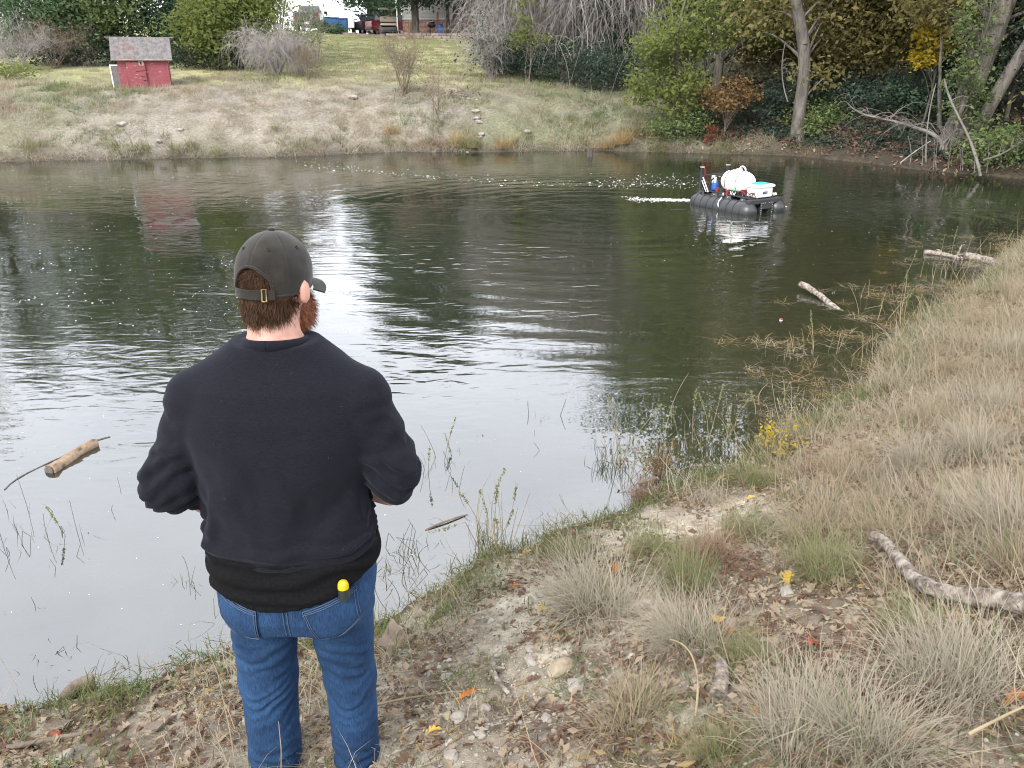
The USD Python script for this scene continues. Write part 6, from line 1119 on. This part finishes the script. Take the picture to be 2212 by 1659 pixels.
sub = [(patch(40, .16, .0035, np.random.default_rng(75 + k), half=.12, curl=(.8, 2.4), up=(.1, .9)), 'blade_wet' if k else 'blade_tan', False) for k in range(2)]
p, dn = spread(2600, -3.2, 8.0, 2.2, 12, lambda p, dn, df, ins: ins * (dn < df) * smoothstep(.9 + .9 * (p[:, 0] > 2.4), .0, dn) * (.35 + .5 * (p[:, 0] > 2.2)), rg)
lay('drowned_grass', sub, p, rg.uniform(.5, 1.2, len(p)), rg, 'drowned grass and debris in the shallows along the near bank', 'grass', .1, .01)
mt_ = [(patch(26, .13, .004, np.random.default_rng(77 + k), half=.13, curl=(-.1, .2), up=(-.02, .16), K=3), 'blade_tan' if k else 'blade_straw', False) for k in range(2)]
p, dn = spread(1100, 1.9, 8.0, 3.6, 12, lambda p, dn, df, ins: ins * (dn < df) * smoothstep(1.7, .1, dn) * .75, rg)
n = len(p); scatter('floating_debris', mt_, np.c_[p, np.full(n, .006)], Rot.from_euler('z', rg.uniform(0, 6.28, n)).as_quat(), rg.uniform(.5, 1.1, n), rg.integers(0, 2, n), 'mat of floating straw and debris on the water along the right bank', 'debris')

st_ = [(patch(7, .10, .0035, np.random.default_rng(180 + k), half=.16, curl=(-.1, .3), up=(-.02, .10), K=3), 'blade_straw' if k < 2 else 'blade_wet', False) for k in range(3)]
p, dn = spread(3000, -4, 2.4, 1.5, 6.5, lambda p, dn, df, ins: ins * (dn < df) * smoothstep(1.5, .05, dn) ** 1.5 * np.clip(.5 + 1.6 * nz(np.c_[p, p[:, 0] * 0], 1.5, 91), 0, 1), rg)
n = len(p); scatter('drifting_straw', st_, np.c_[p, np.full(n, -.004)], Rot.from_euler('z', rg.uniform(0, 6.28, n)).as_quat(), rg.uniform(.4, 1.1, n), rg.integers(0, 3, n), 'loose straw and bits drifting in the shallows along the near bank', 'debris')
# leafy ground cover under the woods on the right bank
iv = [(leaves(np.c_[np.random.default_rng(130 + k).normal(0, .16, (70, 2)), np.abs(np.random.default_rng(140 + k).normal(.04, .06, 70))], .075, np.random.default_rng(150 + k), flat=.5), ('leaf_under', 'leaf_under', 'litter_brown')[k], False) for k in range(3)]
p = spread(5200, 4.5, 14, 15, 30, lambda p, dn, df, ins: (~ins) * (df < dn) * smoothstep(.25, 1.0, df) * smoothstep(4.5, 6.5, p[:, 0]) * np.clip(.65 + 1.2 * nz(np.c_[p, p[:, 0] * 0], .8, 88), .1, 1), rg)[0]
lay('ground_ivy', iv, p, rg.uniform(.6, 1.3, len(p)), rg, 'dark leafy ground cover on the bank under the woods', 'ground cover', .2, .03)
# far bank grass
fg = [(patch(80, .12, .008, np.random.default_rng(90 + k), half=.22, curl=(.4, 1.8), up=(.5, 1.5), K=3), ('blade_grey', 'blade_grey', 'blade_olive', 'blade_green', 'blade_straw')[k], False) for k in range(5)]
def farsp(n, dens): return spread(n, -19, 13, 19.5, 34, dens, rg)[0]
def fz(p, s, sd): return nz(np.c_[p, p[:, 0] * 0], s, sd)
p = farsp(9000, lambda p, dn, df, ins: (~ins) * (df < dn) * np.clip(.5 + 1.6 * fz(p, .6, 85), .08, .9) * smoothstep(9.5, 4.0, df) * smoothstep(9.5, 6.5, p[:, 0]))
gsel = (fz(p, .35, 86) + .06 * smoothstep(-2, 3, p[:, 0]) > .04)
lay('far_dry_grass', [fg[i] for i in (0, 1, 4)], p[~gsel], rg.uniform(.45, 1.25, (~gsel).sum()), rg, 'short dry grass on the sloping far bank', 'grass', .1)
lay('far_green_grass', [fg[i] for i in (2, 3, 0)], p[gsel], rg.uniform(.5, 1.3, gsel.sum()), rg, 'patches of green grass on the far bank', 'grass', .1)
p = farsp(7000, lambda p, dn, df, ins: (~ins) * (df < dn) * smoothstep(1.3, .15, df) * np.clip(.45 + 1.3 * fz(p, .7, 87), .05, 1) * smoothstep(9, 6, p[:, 0]))
tall = [(patch(60, .34, .010, np.random.default_rng(95 + k), half=.2, curl=(.4, 2.0), up=(.7, 1.5), K=4), ('blade_olive', 'blade_grey', 'blade_wet')[k], False) for k in range(3)]
lay('far_shore_grass', tall, p, rg.uniform(.4, 1.0, len(p)), rg, 'rank grass fringing the far waterline', 'grass', .1)
p = spread(16000, -16, 6, 26, 58, lambda p, dn, df, ins: (df < dn) * smoothstep(4.5, 7, df) * (p[:, 0] > -.34 * p[:, 1] - 1) * (p[:, 0] < 2.5) * .55, rg)[0]
lay('lawn_grass', [(patch(60, .06, .012, np.random.default_rng(99 + k), half=.3, K=3), ('lawn_blade', 'lawn_blade', 'blade_straw')[k], False) for k in range(3)], p, rg.uniform(.6, 1.3, len(p)), rg, 'mown lawn rising towards the house', 'grass', .08)
fl_ = [(oakleaf(np.random.default_rng(170 + k), .11), 'litter_brown' if k < 2 else 'litter_pale', False) for k in range(3)]
p = spread(5000, 3, 14, 15, 30, lambda p, dn, df, ins: (~ins) * (df < dn) * smoothstep(4.5, .2, df) * smoothstep(3.5, 7, p[:, 0]), rg)[0]
lay('woodland_litter', fl_, p, rg.uniform(.5, 1.3, len(p)), rg, 'brown fallen leaves on the bank below the woods', 'dead leaves', .4, .02)
def reed(px, py, h, r_, m, lab, n=260):
    g = ground(px, py); rg_ = np.random.default_rng(int(px)); t = thing('reed_clump', lab, 'reeds', g); obj('blades', tuft(n, r_, h, .010, rg_, curl=(.2, 1.3), up=(1.0, 1.55)), m, t); obj('dead_base', tuft(n // 3, r_ * 1.1, h * .5, .010, rg_, curl=(.6, 2.2), up=(.4, 1.3)), 'blade_straw', t)
for a in [(990, 316, .62, .22, 'blade_tan', 'tan reed clump left of the run of stones at the far waterline'), (1022, 318, .5, .16, 'blade_olive', 'olive reed clump touching the tan one at the far waterline'), (1090, 321, .55, .24, 'blade_tan', 'tan reed clump right of the run of stones at the far waterline'), (1300, 318, .6, .30, 'blade_tan', 'broad tan reed clump behind the dark post at the far waterline'),
          (1345, 310, .65, .26, 'blade_tan', 'tan reed clump under the edge of the bright green tree'), (925, 318, .35, .35, 'blade_red', 'low dusty pink clump at the far waterline'), (840, 290, .4, .2, 'blade_tan', 'small tan tuft on the bank below the leafless shrub'), (60, 318, .4, .4, 'blade_olive', 'green tuft at the far waterline near the left edge'), (20, 240, .55, .5, 'blade_red', 'brown dead clump on the far bank at the left edge'), (640, 322, .35, .45, 'blade_olive', 'rank green tuft at the far waterline below the lawn'), (1410, 300, .75, .3, 'blade_red', 'brown dead stalks below the bright green tree')]: reed(*a)

# single stones, leaves, bark and logs of the near bank
for k, (px, py, s, m, fl2, lab) in enumerate([(1212, 1452, (.115, .07, .06), 'limestone_tan', 0, 'largest tan stone, long and wedge shaped, in the gravel patch'), (1240, 1495, (.085, .06, .04), 'limestone', 0, 'white stone just below the long tan stone'), (990, 1558, (.068, .055, .05), 'limestone', 0, 'rounded white stone near the bottom, right of the legs'), (968, 1556, (.04, .035, .03), 'limestone_tan', 0, 'small tan stone touching the rounded white stone'),
        (1047, 1534, (.045, .04, .035), 'limestone', 0, 'white upright stone below the curved white stick'), (1067, 1450, (.03, .03, .022), 'limestone', 0, 'small white stone at the head of the curved stick'), (1146, 1435, (.07, .04, .03), 'limestone', 0, 'flat white stone above the long tan stone'), (1147, 1408, (.05, .04, .03), 'limestone', 0, 'white stone uppermost of the pair by the curved stick'),
        (1178, 1558, (.04, .036, .03), 'limestone', 0, 'small rounded white stone at the bottom centre'), (1040, 1592, (.045, .03, .028), 'limestone', 0, 'whitish stone by the yellow leaf at the bottom'), (975, 1645, (.06, .045, .035), 'limestone', 0, 'white stone at the bottom edge right of the legs'), (938, 1325, (.055, .04, .032), 'limestone', 0, 'lone white stone on the litter right of the hip'), (1167, 1292, (.05, .04, .028), 'limestone', 0, 'upper white stone at the left of the tall pale tussock'), (1145, 1302, (.055, .035, .025), 'limestone', 0, 'flat stone beside the upper white stone near the tall tussock'),
        (1210, 1225, (.07, .05, .03), 'limestone', 0, 'pale slab near the waterline below the short green tussock'), (1700, 1285, (.08, .06, .035), 'limestone', 0, 'white stone among the brown leaves left of the branch'), (1722, 1240, (.085, .06, .018), 'limestone', 0, 'flat white stone tilted among leaves left of the branch'), (1140, 1217, (.035, .03, .02), 'limestone', 0, 'small white stone by the waterline leaf'), (1193, 1282, (.09, .06, .04), 'limestone_tan', 0, 'pinkish slab half under the tall pale tussock'),
        (145, 1640, (.045, .05, .045), 'limestone', 0, 'white stone at the bottom left corner'), (668, 1440, (.04, .035, .03), 'limestone', 0, 'white stone seen between the legs'), (690, 1500, (.03, .03, .025), 'limestone', 0, 'smaller white stone seen between the legs'), (455, 1398, (.035, .025, .04), 'limestone', 0, 'white stone at the waterline left of the legs'), (800, 1475, (.03, .025, .02), 'limestone', 0, 'small white stone touching the right leg'), (1500, 1480, (.05, .04, .02), 'limestone', 0, 'chip of white stone at the foot of the pale flattened tussock')]):
    rock('stone', lab, ground(px, py), np.array(s), m, 300 + k, sub=3)
def bigleaf(px, py, m, size, lab, seed, up=.02):
    rg_ = np.random.default_rng(seed); l = oakleaf(rg_, size); l.apply_transform(trimesh.transformations.euler_matrix(rg_.normal(0, .4), rg_.normal(0, .4), rg_.uniform(0, 6))); obj('fallen_leaf', l, m, None, label=lab, cat='leaf', loc=ground(px, py) + [0, 0, up])
for k, a in enumerate([(1012, 1512, 'litter_orange', .075, 'bright orange leaf above the rounded white stone'), (1000, 1522, 'litter_orange', .06, 'second orange leaf beside the bright one'), (937, 1592, 'litter_yellow', .06, 'yellow leaf at the bottom by the right leg'), (1110, 1275, 'litter_orange', .05, 'orange leaf on the trampled grass above the gravel'), (1135, 1205, 'litter_yellow', .07, 'tan yellow leaf at the waterline grass'), (1570, 1375, 'litter_orange', .10, 'large orange leaf under the greenish tussock'), (1550, 1352, 'litter_yellow', .09, 'yellow-orange leaf beside the large orange one'), (1755, 1415, 'litter_red', .08, 'red leaf upright among thin green blades'), (1625, 1558, 'litter_orange', .045, 'small orange leaf at the bottom near the yellowed grass'),
        (2165, 1085, 'litter_red', .09, 'red leaf caught in the broad dark based tussock'), (2140, 1115, 'litter_orange', .08, 'orange leaf low in the broad dark based tussock'), (2190, 1530, 'litter_orange', .08, 'orange leaf caught in the largest grey tussock'), (1955, 1610, 'litter_orange', .05, 'rusty leaf left in the largest grey tussock'), (1330, 1240, 'litter_orange', .06, 'orange tipped leaf in the tall pale tussock'), (1480, 1385, 'litter_red', .05, 'red-brown leaf in the pale flattened tussock'), (125, 1600, 'litter_red', .05, 'reddish leaf at the bottom left corner'), (1760, 1590, 'litter_red', .06, 'red leaf in the tall thin bladed tussock'), (1175, 1325, 'litter_yellow', .07, 'pale star shaped leaf left of the tall tussock'), (1225, 1545, 'litter_pale', .07, 'pale tan leaf right of the rounded white stone'), (1620, 1085, 'litter_yellow', .05, 'yellow leaf by the waterline seedling'), (1700, 1260, 'litter_yellow', .08, 'curled tan leaf between the two white stones by the branch')]): bigleaf(*a[:4], a[4], 400 + k)
limb('weathered_branch', 'thick weathered grey branch lying on the bank at the right edge', [ground(1878, 1200) + [0, 0, .10], ground(1945, 1262) + [0, 0, .08], ground(2010, 1300) + [0, 0, .06], ground(2110, 1330) + [0, 0, .075], ground(2260, 1384) + [0, 0, .08]], .022, .036, 'driftwood', 0, 1, 150, n=90, knobs=.10, sides=22)
limb('broken_stick', 'short white barkless stick lying upright in the grass at the bottom', [ground(1553, 1455) + [0, 0, .05], ground(1556, 1490) + [0, 0, .045], ground(1548, 1520) + [0, 0, .03]], .018, .026, 'driftwood', 0, 1, 151, n=20, knobs=.06, sides=10)
limb('broken_stick', 'curved bleached white stick on the gravel patch', [ground(1066, 1440) + [0, 0, .02], ground(1068, 1470) + [0, 0, .025], ground(1080, 1492) + [0, 0, .02], ground(1100, 1505) + [0, 0, .012]], .014, .008, 'driftwood', 0, 1, 152, n=24, knobs=.08)
limb('floating_log', 'pale barkless log floating at the left with dark cut ends', [on_plane(108, 1020) + [0, 0, .012], on_plane(150, 993) + [0, 0, .008], on_plane(180, 975) + [0, 0, .016], on_plane(207, 962) + [0, 0, .014]], .044, .036, 'barkless_log', 0, 1, 153, n=24, knobs=.04, sides=14, cat='log')
limb('floating_branch', 'dark wet branch floating behind the pale log at the left', [on_plane(10, 1058), on_plane(80, 1012), on_plane(140, 984), on_plane(195, 957), on_plane(238, 944) + [0, 0, .0]], .006, .007, 'bark_dark', 0, .10, 154, n=40, knobs=.16)
limb('floating_log', 'weathered log sticking out of the water by the right bank', [on_plane(1728, 626) + [0, 0, .075], on_plane(1760, 640) + [0, 0, .05], on_plane(1790, 656) + [0, 0, .015], on_plane(1822, 672) + [0, 0, -.03]], .034, .028, 'driftwood', 0, 1, 155, n=24, knobs=.05, sides=12, cat='log')
limb('floating_log', 'weathered log half out of the water near the right edge', [on_plane(2080, 560) + [0, 0, .05], on_plane(2110, 563) + [0, 0, .04], on_plane(2165, 578) + [0, 0, .02]], .055, .04, 'driftwood', 0, 1, 156, n=24, knobs=.05, sides=12, cat='log')
limb('floating_log', 'long thin greenish log lying in the water left of the weathered one', [on_plane(1995, 548) + [0, 0, .02], on_plane(2030, 552) + [0, 0, .025], on_plane(2075, 562) + [0, 0, .01]], .035, .028, 'driftwood', 4, .4, 157, n=24, sides=10, cat='log')
limb('wet_stick', 'reddish brown stick lying half in the water below the stalks', [on_plane(920, 1145), on_plane(960, 1130) + [0, 0, .01], on_plane(1010, 1112)], .008, .004, 'bark_sheet', 2, .1, 158)
limb('dry_stick', 'pale dry stick on the litter at the bottom left', [ground(20, 1625) + [0, 0, .02], ground(110, 1612) + [0, 0, .025], ground(205, 1590) + [0, 0, .02]], .012, .009, 'bark_sheet', 0, 1, 159)
limb('dead_limb', 'rotten barked limb lying on the waterline grass at the left', [ground(140, 1520) + [0, 0, .02], ground(175, 1498) + [0, 0, .035], ground(205, 1488) + [0, 0, .03]], .022, .03, 'bark_sheet', 0, 1, 160, knobs=.1)
limb('dry_stalk', 'long pale straw stalk lying across the gravel by the leg', [ground(800, 1540) + [0, 0, .02], ground(950, 1512) + [0, 0, .03], ground(1060, 1505) + [0, 0, .02]], .005, .003, 'stem_straw', 0, 1, 161)
limb('dry_stalk', 'long pale straw stalk rising across the leaves at the bottom', [ground(1500, 1560) + [0, 0, .02], ground(1495, 1500) + [0, 0, .12], ground(1440, 1440) + [0, 0, .12]], .004, .003, 'stem_straw', 0, 1, 162)
limb('dry_stalk', 'pale grass stalk crossing the bottom right corner', [ground(2060, 1690) + [0, 0, .16], ground(2150, 1665) + [0, 0, .2], ground(2240, 1640) + [0, 0, .22]], .004, .003, 'stem_straw', 0, 1, 163)
def sheet(name, label, px, py, w, l, seed, m='bark_sheet', lift=.03):
    n = 18; rg_ = np.random.default_rng(seed); u, v_ = np.meshgrid(np.linspace(-.5, .5, n), np.linspace(-.5, .5, n)); q = np.stack([u * w, v_ * l, 0 * u], -1).reshape(-1, 3); q[:, :2] += np.stack([nz(q, 9, seed), nz(q, 9, seed + 1)], -1) * .09; q[:, 2] = (q[:, 0] / w) ** 2 * .10 * w / .2 + nz(q, 12, seed + 2) * .03
    o = (np.arange(n - 1)[:, None] * n + np.arange(n - 1)).ravel(); f = np.vstack([np.stack([o, o + 1, o + n + 1], -1), np.stack([o, o + n + 1, o + n], -1)]); k_ = len(q); b_ = np.r_[np.arange(n), n * np.arange(1, n) + n - 1, (n * (n - 1) + np.arange(n - 1))[::-1], (n * np.arange(1, n - 1))[::-1]]; b2 = np.roll(b_, -1)
    me = trimesh.Trimesh(np.vstack([q, q - [0, 0, .008]]), np.vstack([f, f[:, ::-1] + k_, np.stack([b2, b_, b_ + k_], -1), np.stack([b2, b_ + k_, b2 + k_], -1)]), process=False); me.apply_transform(trimesh.transformations.euler_matrix(.22, -.1, seed)); obj(name, me, m, None, smooth=40, label=label, cat='bark', loc=ground(px, py) + [0, 0, lift])
sheet('bark_piece', 'large curled sheet of brown bark beside the right leg', 853, 1398, .15, .11, 1)
sheet('bark_piece', 'smaller dark piece of bark just below the large sheet', 826, 1432, .07, .05, 2)
sheet('bark_piece', 'pinkish curled bark on the litter at the bottom left', 118, 1583, .10, .06, 3)
sheet('bark_piece', 'brown bark flake on the litter left of the legs', 338, 1580, .09, .05, 4)
rock('clod', 'dark brown clod beside the right hip', ground(824, 1352), np.array((.07, .05, .04)), 'bark_dark', 351, cat='clod')
t = thing('board', 'short weathered board lying on the reddish clump at the waterline', 'board', ground(1395, 1068) + [0, 0, .10], rz=.35); obj('plank', box(.13, .03, .016, ry=-.12), 'bark_sheet', t); obj('split_end', box(.02, .024, .010, (.073, 0, .002), ry=-.12), 'driftwood', t)
t = thing('bobber', 'tiny red and white fishing bobber floating in the shallows at the right', 'bobber', on_plane(1687, 692) + [0, 0, .008]); s_ = trimesh.creation.icosphere(2, .018); up_ = s_.triangles_center[:, 2] > 0; obj('top', trimesh.Trimesh(s_.vertices, s_.faces[up_], process=False), 'red_plastic', t, smooth=True); obj('bottom', trimesh.Trimesh(s_.vertices, s_.faces[~up_], process=False), 'white_paint', t, smooth=True)

# stalks standing in the shallows
def stalks(px, py, n, h, lab, seed, m='stem_dark', r_=.05, bent=.3, seeds=0, lean=.25, wr=.0022):
    rg_ = np.random.default_rng(seed); b = on_plane(px, py); b[2] = float(land(b[0], b[1])); t = thing('reed_stalks', lab, 'reeds', b); P_ = []
    for k in range(n):
        a = np.r_[rg_.normal(0, r_, 2), 0]; hh = (h - b[2]) * rg_.uniform(.55, 1.1); d = np.r_[rg_.normal(0, lean, 2), 1]; tip = a + d * hh
        if rg_.random() < bent: mid = a + d * hh * rg_.uniform(.4, .8); tip = mid + np.r_[rg_.normal(0, .10, 2), -rg_.uniform(.0, .14)]; P_.append(np.vstack([np.linspace(a, mid, 6), np.linspace(mid, tip, 5)[1:]]))
        else: q = spline([a, (a + tip) / 2 + np.r_[rg_.normal(0, .02, 2), 0], tip], 10); P_.append(q)
    P_ = np.array(P_)
    for q_ in (P_[:, None] if n <= 9 else [P_]): obj('stem' if n <= 9 else 'stems', tubes(q_, np.linspace(wr, wr * .5, 10)[None] * np.ones((len(q_), 1)), 4), m, t, kind=None if n <= 9 else 'stuff')
    if seeds:
        sp = []
        for k in range(min(seeds, n)):
            e = P_[k, -1]; d = P_[k, -1] - P_[k, -2]; d /= np.linalg.norm(d); L = rg_.uniform(.10, .18); tt = rg_.uniform(-.4, .6, 60); sp.append(leaves(e + d * (tt * L)[:, None] + rg_.normal(0, .004, (60, 3)), .012, rg_, flat=1.5))
        [obj('seed_head', q_, 'blade_olive', t) for q_ in sp]
    if n > 3: a = rg_.uniform(0, 6.28, n * 2); obj('leaves', ribbons(np.c_[rg_.normal(0, r_, (n * 2, 2)), np.full(n * 2, -b[2] * .5)], a, np.full(n * 2, (h - b[2]) * .5), np.full(n * 2, .005), rg_.uniform(.8, 1.5, n * 2), rg_.uniform(.2, 1.8, n * 2), 5, rg_), 'blade_wet', t)
for k, a in enumerate([(945, 1010, 5, .26, 'dark stalks with bent tops in the open water right of the elbow', 'stem_dark', .04, .4, 2), (985, 990, 6, .16, 'dark stalk tuft with green leaves right of the elbow', 'stem_dark', .03, .5, 1), (1050, 945, 5, .08, 'low loop of dark stems in open water', 'stem_dark', .05, .9, 0), (1160, 900, 9, .10, 'spray of thin dark twigs in the open water', 'stem_dark', .08, .6, 0), (1175, 935, 8, .06, 'lower spray of dark twigs in the open water', 'stem_dark', .08, .9, 0), (1205, 975, 3, .10, 'pair of bent dark stems left of the dense tuft', 'stem_dark', .02, .6, 0),
        (1308, 1008, 22, .15, 'dense dark drowned tuft in the water off the bank', 'stem_dark', .06, .5, 0), (1330, 1000, 7, .42, 'tall thin stalks rising from the dense dark tuft', 'stem_straw', .05, .0, 3), (970, 1060, 4, .14, 'short dark stems near the waterline stalk clump', 'stem_dark', .04, .5, 0), (1070, 1195, 16, .42, 'clump of tall straw stalks with seed heads at the waterline', 'stem_straw', .06, .05, 7), (1040, 1150, 5, .3, 'loose pale stalks leaning left of the tall straw clump', 'stem_straw', .06, .2, 2), (1390, 1030, 14, .30, 'tangle of dry stalks at the water edge by the orange leaved seedling', 'stem_straw', .09, .35, 3), (1450, 1005, 12, .20, 'dark reedy tuft right of the orange leaved seedling', 'stem_dark', .09, .4, 0),
        (1500, 960, 7, .42, 'tall thin stalks against the dark tree reflection', 'stem_straw', .10, .05, 4), (1580, 955, 6, .38, 'thin stalks left of the yellow leaved seedling', 'stem_straw', .08, .05, 3), (860, 1240, 12, .20, 'fan of dark bent stems at the waterline by the hip', 'stem_dark', .10, .4, 0), (900, 1190, 6, .16, 'dark bent stems off the hip at the right', 'stem_dark', .08, .6, 0), (40, 1130, 10, .24, 'dark reeds in the water at the left edge', 'stem_dark', .10, .3, 2), (75, 1180, 8, .18, 'second group of dark reeds near the left edge', 'stem_dark', .06, .4, 1), (155, 1150, 6, .22, 'dark stalk with a yellow tip left of the elbow', 'stem_dark', .04, .4, 1), (155, 1200, 9, .06, 'low dark tuft in the water at the left', 'stem_dark', .05, .7, 0), (405, 1255, 7, .11, 'green-yellow sprout in the shallows left of the hip', 'blade_green', .03, .4, 0), (230, 1060, 4, .06, 'tiny dark stems in open water at the left', 'stem_dark', .05, .5, 0), (70, 1330, 6, .08, 'dark broken stems in the shallows at the lower left', 'stem_dark', .08, .6, 0), (120, 1420, 6, .08, 'dark rotten stems nearest the left waterline', 'stem_dark', .06, .5, 0),
        (1700, 900, 10, .30, 'straw stalks at the water edge below the log', 'stem_straw', .15, .15, 4), (1800, 860, 12, .24, 'dark weed tangle in the shallows on the right', 'stem_dark', .18, .5, 0), (1850, 780, 10, .36, 'pale stalks along the right waterline', 'stem_straw', .18, .1, 4), (1950, 690, 10, .38, 'pale seed stalks along the right waterline further up', 'stem_straw', .2, .1, 4), (1700, 780, 9, .22, 'pale stalks standing out in the right shallows', 'stem_straw', .2, .3, 2), (1640, 830, 10, .18, 'weedy stems left in the right shallows', 'stem_dark', .2, .5, 0), (2050, 610, 12, .40, 'pale stalks by the upper right waterline', 'stem_straw', .25, .1, 4), (2120, 570, 10, .42, 'pale stalks beside the half sunk log at the right', 'stem_straw', .25, .1, 4), (1900, 640, 8, .2, 'thin stems in the water right of the weathered log', 'stem_straw', .25, .4, 1)]):
    stalks(a[0], a[1], a[2], a[3], a[4], 500 + k, a[5], a[6], a[7], a[8], wr=.0022 if a[1] > 900 else .0035)
def seedling(px, py, h, lm, lab, seed, r_=.14, n=26):
    rg_ = np.random.default_rng(seed); b = ground(px, py); t = thing('seedling', lab, 'seedling', b); e = np.c_[rg_.normal(0, r_, (n, 2)), rg_.uniform(.3, 1, n) * h]; P_, m = branch_set(np.c_[rg_.normal(0, .015, (n, 2)), np.zeros(n)], e, .0028, .0012, 8, .2, rg_, sides=4); obj('stems', m, 'twig_brown', t)
    i, j = rg_.integers(0, n, n * 9), rg_.integers(3, 8, n * 9); obj('foliage', leaves(P_[i, j] + rg_.normal(0, .012, (n * 9, 3)), .024, rg_), lm, t)
seedling(1668, 985, .24, 'leaf_yellow', 'small yellow-green leaved seedling at the water edge', 601)
seedling(1425, 1045, .26, 'leaf_orange', 'seedling with orange and green leaves at the water edge', 602, .10)
